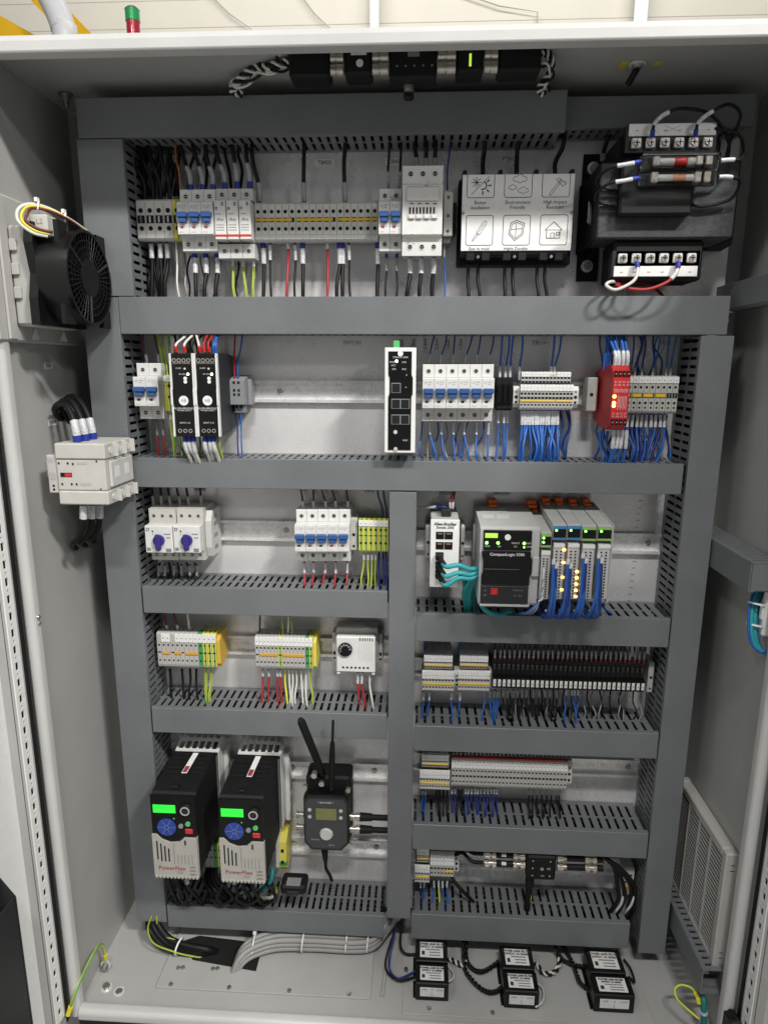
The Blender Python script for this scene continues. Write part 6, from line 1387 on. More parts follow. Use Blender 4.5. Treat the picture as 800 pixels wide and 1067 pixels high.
# black ferrite box with white tag on the duct
x0, x1 = X(293, 920, -.09), X(319, 920, -.09); z0 = Z(305, 926, -.09)
t = T('ferrite_core', 'black clamp-on ferrite with a white tag below the right drive', 'ferrite', ((x0+x1)/2, -.085, z0-.012))
t.part('shell', MB().box(x0, x1, -.100, -.064, z0-.006, z0+.013, 'matblack', .004)); t.part('tag', MB().box(x0+.010, x1-.010, -.0985, -.080, z0+.0128, z0+.0136, 'midgrey')); t.part('latch', MB().box(x0+.012, x1-.012, -.1018, -.0998, z0-.004, z0+.004, 'charcoal', .0005))
wire('green and yellow wire with white sleeve below the right drive', [at(288, 925, -.07), at(287, 932, -.085), at(280, 936, -.09), at(271, 934, -.09), at(268, 927, -.085)], .0022, GY, None, 'sleeve', (.018, .040))

mat('bezel', (0.055, 0.056, 0.060), 0.45, var=0.06, scale=40)
# ---------------- wireless gateway
yf = -0.075
x0, x1, z0, z1 = fbox(317, 362.5, 831, 886, yf); w_ = x1-x0; h = z1-z0
t = T('wireless_gateway', 'black octagonal wireless radio with display and two antennas', 'radio', ((x0+x1)/2, -.01, z0))
fx = lambda f_: x0+w_*f_; fz = lambda f_: z0+h*f_
def octo(f, c=.16): return [(fx(f), fz(f+c*.8)), (fx(f+c), fz(f)), (fx(1-f-c), fz(f)), (fx(1-f), fz(f+c*.8)), (fx(1-f), fz(1-f-c*.5)), (fx(1-f-c*.5), fz(1-f)), (fx(f+c*.5), fz(1-f)), (fx(f), fz(1-f-c*.5))]
t.part('back_housing', MB().box(fx(.0)+.001, fx(1.04), -.055, -.0102, fz(.06), fz(1.25), 'matblack', .004))
t.part('housing', MB().ext(octo(-.02), 'y', yf+.006, -.0552, 'black'))
fp = t.part('front_panel', MB().ext(octo(.0), 'y', yf, yf+.0058, 'charcoal'))
t.part('bezel', MB().ext(octo(.035), 'y', yf-.0006, yf-.0001, 'bezel'), fp)
t.part('display', MB().box(fx(.27), fx(.74), yf-.0012, yf-.0005, fz(.58), fz(.79), 'lcdyellow'), fp)
t.part('radio_dome', MB().cyl((fx(.5), yf-.0006, fz(.31)), (fx(.5), yf-.004, fz(.31)), .0120, 'lightgrey', r2=.010, n=28), fp)
for f_, g_ in ((.13, .76), (.13, .63), (.84, .76), (.84, .63)): t.part('push_button', MB().cyl((fx(f_), yf-.0006, fz(g_)), (fx(f_), yf-.0016, fz(g_)), .0033, 'lightgrey', n=10), fp)
t.part('print', MB().text('* BANNER *', (fx(.5), yf-.0009, fz(.90)), .0055, 'inkwhite').text('SureCross', (fx(.25), yf-.0009, fz(.20)), .0035, 'inkwhite').text('CE  A', (fx(.62), yf-.0009, fz(.10)), .0040, 'inkwhite'), fp)
for f_, g_ in ((.0, 1.07), (.98, 1.04), (.06, .02), (1.0, .0)):
    t.part('corner_screw', MB().cyl((fx(f_), -.0548, fz(g_)), (fx(f_), -.0625, fz(g_)), .0045, 'nickel', n=10))
zf = Z(340, 806, -.05)
t.part('mounting_nut', MB().cyl((X(327.5, 807, -.06), -.0552, Z(327.5, 807, -.06)), (X(327.5, 807, -.06), -.0660, Z(327.5, 807, -.06)), .0052, 'nickel', n=10))
t.part('mounting_nut', MB().cyl((X(335, 817, -.06), -.0552, Z(335, 817, -.06)), (X(335, 817, -.06), -.0620, Z(335, 817, -.06)), .0050, 'nickel', n=10))
pa, pb = at(336, 806, -.060), at(313, 750, -.135)
pm = pa.lerp(pb, .05)
t.part('antenna', MB().tube([pa, pa.lerp(pb, .15), pa.lerp(pb, .5), pa.lerp(pb, .95), pb], [.0062, .0066, .0068, .0068, .0045], 'matblack', 12), label='thick leaning antenna')
pc, pd = at(345, 822, -.070), at(347, 751, -.110)
t.part('antenna', MB().tube([pc, pc.lerp(pd, .15), pc.lerp(pd, .3), pc.lerp(pd, .5), pc.lerp(pd, .68), pc.lerp(pd, .72), pd], [.0052, .0052, .0052, .0050, .0040, .0022, .0022], 'matblack', 12), label='slim upright antenna')
for k, py in enumerate((850, 863)):
    zz_ = Z(340, py, -.050)
    xa = X(317, py, -.05)
    t.part('side_connector', MB().cyl((xa-.001, -.050, zz_), (xa-.011, -.050, zz_), .0052, 'nickel', n=12).cyl((xa-.011, -.050, zz_), (xa-.014, -.050, zz_), .0062, 'steel', n=12))
    xb = X(364.5, py+1, -.050)
    cn = T('plug_connector', '%s black plug with nickel nut on the right of the wireless radio' % ('upper', 'lower')[k], 'plug', (xb, -.05, zz_), 'plugs on the wireless radio')
    cn.part('knurled_nut', MB().cyl((xb, -.050, zz_), (xb+.006, -.050, zz_), .0068, 'nickel', n=14).cyl((xb+.006, -.050, zz_), (xb+.011, -.050, zz_), .0052, 'nickel', n=12).cyl((xb+.011, -.050, zz_), (xb+.018, -.050, zz_), .0074, 'nickel', n=14))
    cn.part('plug_body', MB().cyl((xb+.018, -.050, zz_), (xb+.040, -.050, zz_), .0078, 'matblack', r2=.0066, n=14))
    cn.part('cable_tail', MB().cyl((xb+.040, -.050, zz_), (xb+.070, -.050, zz_), .0052, 'matblack', n=12))
xa = fx(.41); 
cn = T('plug_connector', 'black plug and cable hanging from the bottom of the wireless radio', 'plug', (xa, -.055, fz(-.08)))
cn.part('knurled_nut', MB().cyl((xa, -.055, fz(.0)), (xa, -.055, fz(-.10)), .0060, 'nickel', n=14))
cn.part('plug_body', MB().tube([(xa, -.055, fz(-.10)), (xa+.001, -.056, fz(-.22)), (xa+.002, -.057, fz(-.36))], [.0062, .0058, .0040], 'matblack', 12))
cn.part('cable', MB().tube(spline([(xa+.002, -.057, fz(-.35)), (xa+.003, -.058, fz(-.50)), (xa+.010, -.058, fz(-.64)), (xa+.012, -.050, fz(-.80))], 6), .0030, 'wireblack', 9))
t.part('bottom_screw', MB().cyl((fx(.60), -.0548, fz(-.04)), (fx(.60), -.0610, fz(-.04)), .0048, 'nickel', n=10))

# ================================================================ bottom: filter bricks
def brick(cols, pys, col_lab):
    """two bricks one behind the other; cols = (x0, x1) of rear and front, pys = back edge, joint, front top edge"""
    hb = .041
    for j in range(2):
        px0, px1 = cols[j]; pm_ = (px0+px1)/2
        y0, y1 = at(pm_, pys[j], z=hb).y-(.0 if j == 0 else .0015), at(pm_, pys[j+1], z=hb).y
        py_ = (pys[j]+pys[j+1])/2
        x0, x1 = at(px0, py_, z=hb).x, at(px1, py_, z=hb).x
        t = T('filter_brick', '%s black filter brick in the %s pair on the cabinet floor' % (('rear', 'front')[j], col_lab), 'filter', ((x0+x1)/2, (y0+y1)/2, .002), 'black filter bricks on the floor')
        t.part('case', MB().box(x0, x1, y1, y0, .0022, hb-.003*j, 'black', .0015)); zt_ = hb-.003*j
        t.part('mounting_foot', MB().box(x0-.004, x0+.001, y1+.004, y0-.004, .0021, .0042, 'black', .0005))
        yc = (y0+y1)/2; lw, ld = (x1-x0)*.36, abs(y0-y1)*.34; xc = (x0+x1)/2
        lab = t.part('top_label', MB().box(xc-lw, xc+lw, yc-ld, yc+ld, zt_+.0001, zt_+.0005, 'label'))
        m_ = MB()
        for q in range(5):
            yq = yc+ld*(.72-.36*q)
            if q < 2: m_.text('POWER LINE FILTER' if q == 0 else '24VDC 1A 50/60', (xc, yq, zt_+.0007), ld*.36, 'ink', (1, 0, 0), (0, 1, 0), bold=.0003)
            else: m_.box(xc-lw*(.2 if q > 2 else .5), xc+lw*.75, yq-ld*.07, yq+ld*.07, zt_+.0006, zt_+.0008, 'inkgrey')
        m_.box(xc-lw*.85, xc-lw*.6, yc-ld*.7, yc-ld*.2, zt_+.0006, zt_+.0008, 'ink')
        t.part('print', m_, lab)
        if j == 1:
            fl_ = t.part('front_label', MB().box(xc-lw, xc+lw, y1-.0006, y1-.0001, .012, .030, 'label'))
            t.part('print', MB().text('LINE', (xc-lw*.65, y1-.0009, .026), .0045, 'ink').text('LOAD', (xc+lw*.65, y1-.0009, .026), .0045, 'ink').text('N', (xc, y1-.0009, .026), .0045, 'ink').text('L', (xc, y1-.0009, .020), .0045, 'ink').text('E', (xc, y1-.0009, .0150), .0045, 'ink'), fl_)
brick(((433, 466), (433, 467)), (979, 1002, 1024), 'left')
brick(((521.5, 555), (524.5, 560)), (986, 1010, 1032), 'middle')
brick(((612, 648), (617, 658)), (989, 1014, 1036), 'right')
def twisted(label, pts, mats=('wireblack', 'wireblack'), r=.0021, tw=.0024, turns=9, name='twisted_cable'):
    c = spline(pts, 10); t = T(name, label, 'cable', c[0], 'twisted cables')
    for s_ in range(len(mats)):
        out = []
        for i, p in enumerate(c):
            d = (c[min(i+1, len(c)-1)]-c[max(i-1, 0)]).normalized(); u = d.cross(Vector((0, 0, 1)) if abs(d.z) < .9 else Vector((1, 0, 0))).normalized(); v = d.cross(u)
            a = 2*math.pi*(turns*i/(len(c)-1)+s_/len(mats)); out.append(p+u*tw*math.cos(a)+v*tw*math.sin(a))
        t.part('strand', MB().tube(out, r, mats[s_], 7))
fz0 = .008
def fp_(px, py, z=.010): return at(px, py, z=z)
twisted('black twisted cable running to the rear brick of the middle pair', [fp_(486, 980, .03), fp_(486, 1000), fp_(494, 1011), fp_(505, 1012), fp_(522, 1001)])
twisted('black twisted cable running to the front brick of the middle pair', [fp_(483, 980, .03), fp_(484, 1008), fp_(492, 1022), fp_(505, 1033), fp_(516, 1034), fp_(524, 1028)])
twisted('black twisted cable running to the front brick of the right pair', [fp_(586, 985, .03), fp_(592, 995), fp_(599, 1010), fp_(604, 1024), fp_(614, 1032)])
twisted('black twisted cable running to the rear brick of the right pair', [fp_(577, 985, .03), fp_(586, 1000), fp_(598, 1006), fp_(612, 1008)])
twisted('black and white twisted cable beside the left brick pair', [fp_(467, 999), fp_(475, 1003), fp_(482, 1006), fp_(486, 998)], ('wireblack', 'wirewhite'), turns=4)
twisted('black and white twisted cable beside the middle brick pair', [fp_(558, 1003), fp_(566, 1014), fp_(576, 1014), fp_(583, 1004), fp_(580, 990)], ('wireblack', 'wirewhite'), turns=5)
for i, (a, b, c_, d_) in enumerate((((467, 1007), (472, 1014), (472, 1020), (466, 1024)), ((560, 1025), (566, 1032), (565, 1044), (558, 1050)), ((655, 1018), (661, 1024), (657, 1010), (650, 1000)))):
    wire('%s thin %s wire looping beside the filter bricks' % (ORD[i], ('white', 'white', 'black')[i]), [fp_(*a), fp_(*b), fp_(*c_), fp_(*d_)], .0018, ('wirewhite', 'wirewhite', 'wireblack')[i], group='thin wires looping beside the bricks')
for i in range(2):
    wire('%s dark wire from the centre duct to the left bricks' % ORD[i], [at(412, 968, -.06), fp_(404+3*i, 992, .03), fp_(402+4*i, 1010), fp_(415, 1022-2*i), fp_(434, 1018-6*i)], .0020, ('wireblack', 'wirenavy')[i], group='dark wires to the left bricks')
wire('dark wire arching to the rear brick of the left pair', [at(418, 968, -.06), fp_(417, 985, .02), fp_(422, 994), fp_(434, 995)], .0024, 'wireblack')

# grey cable bundle
NB = 9
for i in range(NB):
    r_ = .0049; o = (i % 3-1)*.0104; u = (i//3)*.0088
    def bp(px, py, z, s=1): q = at(px, py, z=.012); return Vector((q.x, q.y+o*s, z+u*s))
    pts = [bp(243, 1004, -.02), bp(251, 1000, .006), bp(264, 992, .012), bp(290, 985, .014), bp(330, 985, .014), bp(370, 987, .014), bp(390, 984, .016), bp(405, 972, .030), at(412+2*(i % 3), 955, -.060+.012*(i//3))+Vector((0, 0, .0)), at(414+2*(i % 3), 925, -.060+.012*(i//3))]
    wire('%s grey cable in the bundle leaving through the floor opening' % ORD[i], pts, r_, 'wiregrey', n=9, name='cable', cat='cable', group='grey cables in the floor bundle', k=5)
for i, px in enumerate((265, 316, 361, 383)):
    q = at(px, 985.5+(4 if i == 0 else 0), z=.012); c = Vector((q.x, q.y, .0225))
    m_ = MB(); ov = []
    for j in range(15):
        a = 2*math.pi*j/14; ov.append(c+Vector((.0015*math.sin(a), .0190*math.cos(a), .0178*math.sin(a))))
    m_.tube(ov, .0016, 'cleanwhite', 6); m_.box(c.x-.003, c.x+.003, c.y+.004, c.y+.010, c.z+.0155, c.z+.021, 'cleanwhite', .0005)
    solo('cable_tie', m_, '%s white cable tie round the grey cable bundle' % ORD[i], 'cable tie', 'cable ties round the grey bundle', loc=c)
# black sleeve with earth wires at the left
sl = [at(160, 955, -.06), fp_(160, 968, .04), fp_(172, 984, .018), fp_(190, 991, .012), fp_(210, 995, .006), fp_(222, 998, -.01)]
for i in range(5):
    wire('%s dark cable bending into the floor opening at the left' % ORD[i], [p+Vector(((i-2)*.004, (i % 2)*.006, (i//2)*.006)) for p in sl], .0062, 'wireblack', n=8, name='cable', cat='cable', group='dark cables into the floor opening')
for i in range(2):
    wire('%s green and yellow earth wire beside the dark cables on the floor' % ORD[i], [at(158+5*i, 955, -.085), fp_((154, 165)[i], 969, .045), fp_((160, 176)[i], (983, 978)[i], .034), fp_((178, 194)[i], (991, 982)[i], .026), fp_((196, 206)[i], (996, 987)[i], .012), fp_(224, 1000, -.005)], .0014, GY, group='earth wires on the floor')
c = fp_(186, 986, .022)
solo('cable_tie', MB().ring(c, (1, -.2, -.2), .0150, .0136, .003, 'cleanwhite', 18), 'white cable tie round the dark floor cables', 'cable tie', loc=c)
t = T('duct_end', None, None, (0, 0, 0)) if False else None
a = at(150, 945, -.07)
solo('cable_grommet', MB().box(at(150, 955, -.05).x, at(168, 955, -.05).x, -.075, -.030, a.z-.022, a.z+.004, 'matblack', .003), 'black foam plug at the foot of the left vertical duct', 'grommet', loc=(a.x, -.05, a.z-.02))

# earth bonding wires at the front corners
p0 = at(108, 985, -.150); p1 = at(71, 1054, -.205)
b0 = fp_(110, 1004, .012)
pts = [at(110, 1000, -.14), at(108, 988, -.15), at(104, 985, -.165), at(96, 997, -.19), at(84, 1022, -.215), at(76, 1042, -.235), at(71, 1058, -.24)]
t = T('earth_strap', 'green and yellow earth wire from floor stud to the open left door', 'earth wire', pts[0])
t.part('insulation', MB().tube(spline(pts, 7), .0022, GY, 8)); t.part('ring_lug', MB().tube(cut(spline(pts, 7), 0, .014), .0036, 'feryellow', 8)); c = spline(pts, 7); L = sum((c[i+1]-c[i]).length for i in range(len(c)-1)); t.part('ring_lug', MB().tube(cut(c, L-.016, L), .0040, 'feryellow', 8))
q = at(110, 1006, -.14)
t = T('earth_stud', 'hex stud on the left floor edge holding the earth wire', 'bolt', q); t.part('nut', MB().cyl(q, q+Vector((0, -.008, -.003)), .0065, 'steel', n=6)); t.part('washer', MB().cyl(q+Vector((0, .002, 0)), q, .009, 'zinc', n=16))
pts = [at(728, 1062, -.215), at(716, 1052, -.205), at(706, 1042, -.19), at(703, 1032, -.18), at(709, 1027, -.175), at(720, 1030, -.18), at(726, 1038, -.19), at(728, 1046, -.195)]
t = T('earth_strap', 'green and yellow earth wire looped at the right front floor corner', 'earth wire', pts[0])
c = spline(pts, 7); L = sum((c[i+1]-c[i]).length for i in range(len(c)-1))
t.part('insulation', MB().tube(c, .0021, GY, 8)); t.part('ring_lug', MB().tube(cut(c, L-.016, L), .0036, 'feryellow', 8))
wire('green cable with white band standing at the right front corner', [at(733, 1068, -.20), at(733, 1055, -.20), at(733, 1042, -.195), at(730, 1036, -.18)], .0048, 'tealdark', n=9, cat='cable', name='cable', sleeve='sleeve', sl=(.022, .026))

# ================================================================ left wall: filter fan
yc, zc = -.152, Z(93, 290, -.152)
xg = -.457; R = .062; xh = -.512
t = T('cabinet_fan', 'black round cabinet fan in a grey frame on the left wall', 'fan', (XL, yc, zc))
t.part('wall_frame', MB().box(XL+.0003, XL+.016, -.235, -.030, zc-.087, zc+.100, 'fangrey', .003))
t.part('frame_lip', MB().box(XL+.0163, XL+.020, -.2165, -.198, zc-.084, zc+.097, 'fangrey', .0015))
t.part('frame_neck', MB().box(XL+.0163, xh-.0005, -.196, -.085, zc-.066, zc+.062, 'fangrey', .004))
for q in (-.030, .0, .030): t.part('frame_clip', MB().box(XL+.0205, XL+.030, -.2005, -.1963, zc+q-.001, zc+q+.014, 'fangrey', .001))
for yy_ in (-.150, -.075): t.part('frame_clip', MB().add([(XL+.0165, yy_, zc-.082), (XL+.024, yy_-.006, zc-.082), (XL+.0165, yy_, zc-.064), (XL+.0165, yy_-.014, zc-.082)], [(0, 1, 2), (0, 3, 1), (1, 3, 2), (0, 2, 3)], 'cleanwhite'))
hs = MB()
hs.ext([(yc-R*.98, zc-R*1.05), (yc+R, zc-R*1.05), (yc+R, zc-R*.8), (yc+R*.9, zc), (yc+R, zc+R*.8), (yc+R, zc+R*1.02), (yc-R*.9, zc+R*1.02), (yc-R*.98, zc+R*.6), (yc-R*.85, zc), (yc-R*.98, zc-R*.5)], 'x', xh, xh+.012, 'black')
t.part('fan_housing', hs)
def barrel(x_a, x_b, r_a, r_b, n=56):
    m_ = MB(); vs = []
    for xx_, rr_ in ((x_a, r_a), (x_b, r_b)): vs += [(xx_, yc+rr_*math.cos(2*math.pi*i/n), zc+rr_*math.sin(2*math.pi*i/n)) for i in range(n)]
    return m_.add(vs, [(i, (i+1) % n, n+(i+1) % n, n+i) for i in range(n)], 'black', True)
t.part('motor_barrel', barrel(xh+.012, xg-.005, R*.97, R*.99))
t.part('inner_wall', MB().cyl((xh+.0125, yc, zc), (xh+.014, yc, zc), R*.96, 'hole', n=32))
t.part('hub', MB().cyl((xh+.0142, yc, zc), (xg-.006, yc, zc), R*.38, 'matblack', n=24))
for i in range(7):
    a = 2*math.pi*i/7; u = Vector((0, math.cos(a), math.sin(a))); v = Vector((0, -math.sin(a), math.cos(a))); c0 = Vector((xh+.026, yc, zc))
    t.part('fan_blade', MB().add([c0+u*R*.36-v*.008+Vector((.008, 0, 0)), c0+u*R*.88-v*.014+Vector((.010, 0, 0)), c0+u*R*.88+v*.016-Vector((.008, 0, 0)), c0+u*R*.36+v*.010-Vector((.006, 0, 0)), c0+u*R*.36-v*.008+Vector((.0095, 0, 0)), c0+u*R*.88-v*.014+Vector((.0115, 0, 0)), c0+u*R*.88+v*.016-Vector((.0065, 0, 0)), c0+u*R*.36+v*.010-Vector((.0045, 0, 0))], [(0, 1, 2, 3), (4, 5, 6, 7), (0, 1, 5, 4), (1, 2, 6, 5), (2, 3, 7, 6), (3, 0, 4, 7)], 'matblack'))
gr = t.part('guard_rim', MB().ring((xg-.0048, yc, zc), (1, 0, 0), R*1.01, R*.95, .0048, 'black', 48))
for i, rr in enumerate((.80, .66, .52)):
    t.part('guard_ring', MB().ring((xg-.0028, yc, zc), (1, 0, 0), R*rr, R*(rr-.022), .0020, 'black', 40), gr)
t.part('guard_disc', MB().cyl((xg-.003, yc, zc), (xg, yc, zc), R*.40, 'matblack', n=28), gr)
for sy_ in (-1, 1):
    for sz_ in (-1, 1):
        t.part('frame_corner', MB().ext([(yc+sy_*R*.62, zc+sz_*R*1.03), (yc+sy_*R*1.03, zc+sz_*R*1.03), (yc+sy_*R*1.03, zc+sz_*R*.62), (yc+sy_*R*.76, zc+sz_*R*.76)], 'x', xg-.012, xg-.006, 'black'))
spk = shared('guard_spoke', lambda m_: m_.tube([Vector((-.0012, R*.38, 0)), Vector((-.0012, R*.97, 0))], .00085, 'black', 5))
for i in range(44):
    o = t.inst('guard_spoke', spk, (xg, yc, zc)); o.rotation_euler = (2*math.pi*i/44, 0, 0)
for a in (25, 145, 265):
    u = Vector((0, math.cos(math.radians(a)), math.sin(math.radians(a)))); t.part('guard_arm', MB().tube([Vector((xg-.0005, yc, zc))+u*R*.38, Vector((xg-.0005, yc, zc))+u*R*.96], .0018, 'charcoal', 6), gr)
# terminal cap with wires
zt_ = zc+R*.98
cy0 = yc-R*.80
t.part('terminal_cap', MB().box(xh-.008, xh+.028, cy0, yc-R*.40, zt_-.014, zt_+.012, 'cream', .0015))
t.part('cap_print', MB().text('L1', (xh+.004, cy0-.0003, zt_+.003), .009, 'inkgrey').text('L2', (xh+.018, cy0-.0003, zt_+.003), .009, 'inkgrey').box(xh+.006, xh+.012, cy0-.0003, cy0, zt_-.010, zt_-.006, 'inkred'))
for i, m_ in enumerate(('wirewhite', ['wireyellow'], 'wirebrown')):
    d_ = 2.6*i
    pts = [at(50+d_, 246-i*2, cy0-.001), at(34+d_, 242-i*2, cy0-.008), at(19+d_*1.6, 230, cy0-.010), at(19+d_*1.9, 218+d_*.6, cy0-.006), at(30+d_, 212.5+d_*.8, cy0+.006), at(48+d_, 216+d_*.8, cy0+.022), at(70+d_*.6, 227+d_*.5, cy0+.045), at(88, 239+d_*.3, -.105), at(96, 247, -.095)]
    wire('%s wire arching over the fan on the left wall' % ('white', 'yellow', 'dark red')[i], pts, .0019 if i else .0023, m_, k=8)
for i, (px, py) in enumerate(((39, 213), (67, 225))):
    c = at(px, py+2, cy0+(.012, .042)[i]); solo('cable_tie', MB().ring(c, (1, .5, -.2), .0070, .0058, .002, 'cleanwhite', 12).box(c.x-.002, c.x+.002, c.y-.003, c.y+.003, c.z+.006, c.z+.011, 'cleanwhite'), '%s white cable tie on the fan wires' % ('left', 'right')[i], 'cable tie', 'cable ties on the fan wires', loc=c)

# ---------------- left wall: contactor
ya, yb = -.180, -.092
x0, x1 = X(59, 490, ya), X(111, 490, ya)
zt_, zb_ = Z(85, 462, ya), Z(85, 526, ya); h = zt_-zb_; w_ = x1-x0
fx = lambda f_: x0+w_*f_; fz = lambda f_: zb_+h*f_
t = T('contactor', 'cream contactor with red status window on the left wall', 'contactor', (x0, (ya+yb)/2, zb_))
t.part('standoff', MB().box(XL+.0005, x0-.0005, ya+.045, yb-.01, fz(.35), fz(.65), 'paint', .001))
t.part('middle_body', MB().box(fx(.0), x1-.002, ya, yb, fz(.235), fz(.74), 'cream', .0015))
t.part('upper_body', MB().box(fx(.0), x1, ya-.002, yb, fz(.745), fz(1.0), 'cream', .002))
t.part('lower_body', MB().box(fx(.0), x1, ya-.002, yb, fz(.0), fz(.230), 'cream', .002))
t.part('auxiliary_block', MB().box(fx(-.22), fx(-.005), ya+.004, ya+.040, fz(.18), fz(.80), 'cream', .001))
t.part('status_window', MB().box(fx(.07), fx(.30), ya-.0005, ya+.0004, fz(.455), fz(.525), 'hole'))
t.part('status_flag', MB().box(fx(.16), fx(.29), ya-.0009, ya-.0004, fz(.465), fz(.515), 'red'))
m_ = MB()
for f_, g_ in ((.02, .68), (.20, .68), (.30, .67), (.05, .34), (.24, .34), (.34, .34)): m_.box(fx(f_+.02), fx(f_+.055), ya-.0004, ya, fz(g_-.02), fz(g_+.015), 'hole')
m_.box(fx(.42), fx(.62), ya-.0004, ya, fz(.66), fz(.70), 'labelgrey'); m_.box(fx(.46), fx(.66), ya-.0004, ya, fz(.32), fz(.36), 'labelgrey')
m_.box(fx(.80), fx(.83), ya-.0004, ya, fz(.70), fz(.73), 'hole'); m_.box(fx(.84), fx(.87), ya-.0004, ya, fz(.25), fz(.275), 'hole')
t.part('front_marks', m_)
m_ = MB().box(fx(-.19), fx(-.09), ya+.0036, ya+.004, fz(.68), fz(.76), 'labelgrey').box(fx(-.18), fx(-.06), ya+.0036, ya+.004, fz(.40), fz(.52), 'labelgrey')
for g_ in (.30, .24): m_.cyl((fx(-.12), ya+.004, fz(g_)), (fx(-.12), ya+.0035, fz(g_)), .0018, 'hole', n=8)
t.part('auxiliary_marks', m_)
for i in range(3):
    y_ = ya+.016+i*.028
    for g0, g1 in ((.76, .985), (.015, .215)):
        t.part('terminal_recess', MB().box(x1-.004, x1+.0003, y_-.009, y_+.009, fz(g0), fz(g1), 'termgrey')); t.part('terminal_screw', MB().cyl((x1+.0004, y_, fz((g0+g1)/2)), (x1+.0016, y_, fz((g0+g1)/2)), .0052, 'zinc', n=12)); t.part('terminal_fin', MB().box(x1-.001, x1+.007, y_+.0095, y_+.0125, fz(g0), fz(g1), 'cream', .0008))
t.part('side_panel', MB().box(x1-.0018, x1+.0025, ya+.010, yb-.006, fz(.28), fz(.70), 'lightgrey', .001))
for y_ in (ya+.028, ya+.060): t.part('side_label', MB().box(x1+.0026, x1+.0030, y_-.007, y_+.007, fz(.42), fz(.60), 'label'))
for i in range(3):
    yk = -.165+.020*i
    pts = [at(81+8*i, 460-1.5*i, yk), at(79+8*i, 447-1.5*i, yk), at(75+7.5*i, 433-2*i, yk+.006), at(68+6*i, 421-3*i, yk+.016), at(61+5*i, 421-3.5*i, yk+.030), at(57+6*i, 428-3*i, yk+.048), at(66+8*i, 440, -.055+.008*i)]
    wire('%s thick black cable entering the top of the wall contactor' % ORD[i], pts, .0046, 'wireblack', 'ferblue', 'sleeve', (.009, .030), group='thick cables above the contactor', n=9, k=7)
    pts = [at(87+8.5*i, 525, yk), at(87+8.5*i, 538, yk), at(86+8*i, 550, yk+.004), at(82+8*i, 561-1*i, yk+.014), at(75+9*i, 568-3*i, yk+.030), at(80+9*i, 572-4*i, -.05)]
    wire('%s thick black cable leaving the bottom of the wall contactor' % ORD[i], pts, .0044, 'wireblack', None, 'sleeve', (.002, .022), group='thick cables below the contactor', n=9, k=7)
for txt, px, py in (('F240', 50.5, 381), ('M230', 55, 440)):
    p = at(px, py, x=XL+.0004); t = T('wall_label', 'small white tag on the left wall %s' % ('under the fan' if py < 400 else 'above the contactor'), 'label', p)
    t.part('card', MB().box(XL+.0002, XL+.0008, p.y-.012, p.y+.012, p.z-.005, p.z+.005, 'label')); t.part('print', MB().text(txt, (XL+.001, p.y, p.z), .007, 'ink', (0, 1, 0), (0, 0, 1)))

# ================================================================ right wall: louvred vent
xf = XR-.020
pA = at(757, 892, x=xf); pB = at(735, 996, x=xf)
yv0 = pA.y; zv1 = at(757, 890, x=xf).z; zv0 = at(735, 996, x=xf).z
yv1 = .005
t = T('filter_vent', 'beige louvred filter vent low on the right wall', 'vent', (XR, (yv0+yv1)/2, zv0))
fr = .014
m_ = MB(); m_.box(xf, XR-.0005, yv0, yv0+fr, zv0, zv1, 'fangrey', .002); m_.box(xf, XR-.0005, yv1-fr, yv1, zv0, zv1, 'fangrey', .002); m_.box(xf, XR-.0005, yv0+fr, yv1-fr, zv0, zv0+fr, 'fangrey', .002); m_.box(xf, XR-.0005, yv0+fr, yv1-fr, zv1-fr, zv1, 'fangrey', .002)
t.part('frame', m_)
t.part('filter_mat', MB().box(xf+.0095, xf+.012, yv0+fr, yv1-fr, zv0+fr, zv1-fr, 'charcoal'))
nl = 24; me_s = shared('louvre', lambda m_: m_.add([(0, yv0+fr, .0022), (.007, yv0+fr, -.0012), (.0078, yv0+fr, .0004), (.0008, yv0+fr, .0038), (0, yv1-fr, .0022), (.007, yv1-fr, -.0012), (.0078, yv1-fr, .0004), (.0008, yv1-fr, .0038)], [(0, 1, 2, 3), (4, 5, 6, 7), (0, 1, 5, 4), (1, 2, 6, 5), (2, 3, 7, 6), (3, 0, 4, 7)], 'fangrey'))
for i in range(nl):
    z_ = zv0+fr+(zv1-zv0-2*fr)*(i+.4)/nl; t.inst('louvre', me_s, (xf+.001, 0, z_))
for i in range(3):
    y_ = yv0+fr+(yv1-yv0-2*fr)*(i+1)/4; t.part('mullion', MB().box(xf+.0002, xf+.008, y_-.0018, y_+.0018, zv0+fr, zv1-fr, 'fangrey'))
for z_ in (zv1-.02, zv1-.03, zv0+.03, zv0+.02): t.part('clip_slot', MB().box(xf+.008, xf+.014, yv0-.0003, yv0+.0004, z_-.0006, z_+.0006, 'hole'))
# teal cable loop with ties
pts0 = [at(790, 612, -.165), at(784, 628, -.175), at(782, 655, -.185), at(786, 673, -.19), at(796, 680, -.195), at(806, 676, -.20), at(812, 655, -.205), at(816, 620, -.20)]
for i, (m_, o) in enumerate((('teal', 0), ('teal', .006), ('wireblue', .011), ('wireblue', -.004))):
    wire('%s cable of the loop hanging by the right door edge' % ORD[i], [p+Vector((o, o*.4, -o*.4)) for p in pts0], .0036 if m_ == 'teal' else .0020, m_, n=9, name='cable', cat='cable', group='cables looped by the right door', k=7)
for i, (px, py) in enumerate(((786, 630), (784, 652), (796, 678))):
    c = at(px, py, -.18)+Vector((.003, 0, 0)); solo('cable_tie', MB().ring(c, (0.2, .2, 1) if i < 2 else (1, .1, .3), .0115, .0102, .0026, 'cleanwhite', 16), '%s white cable tie on the looped teal cables' % ORD[i], 'cable tie', 'cable ties on the looped cables', loc=c)
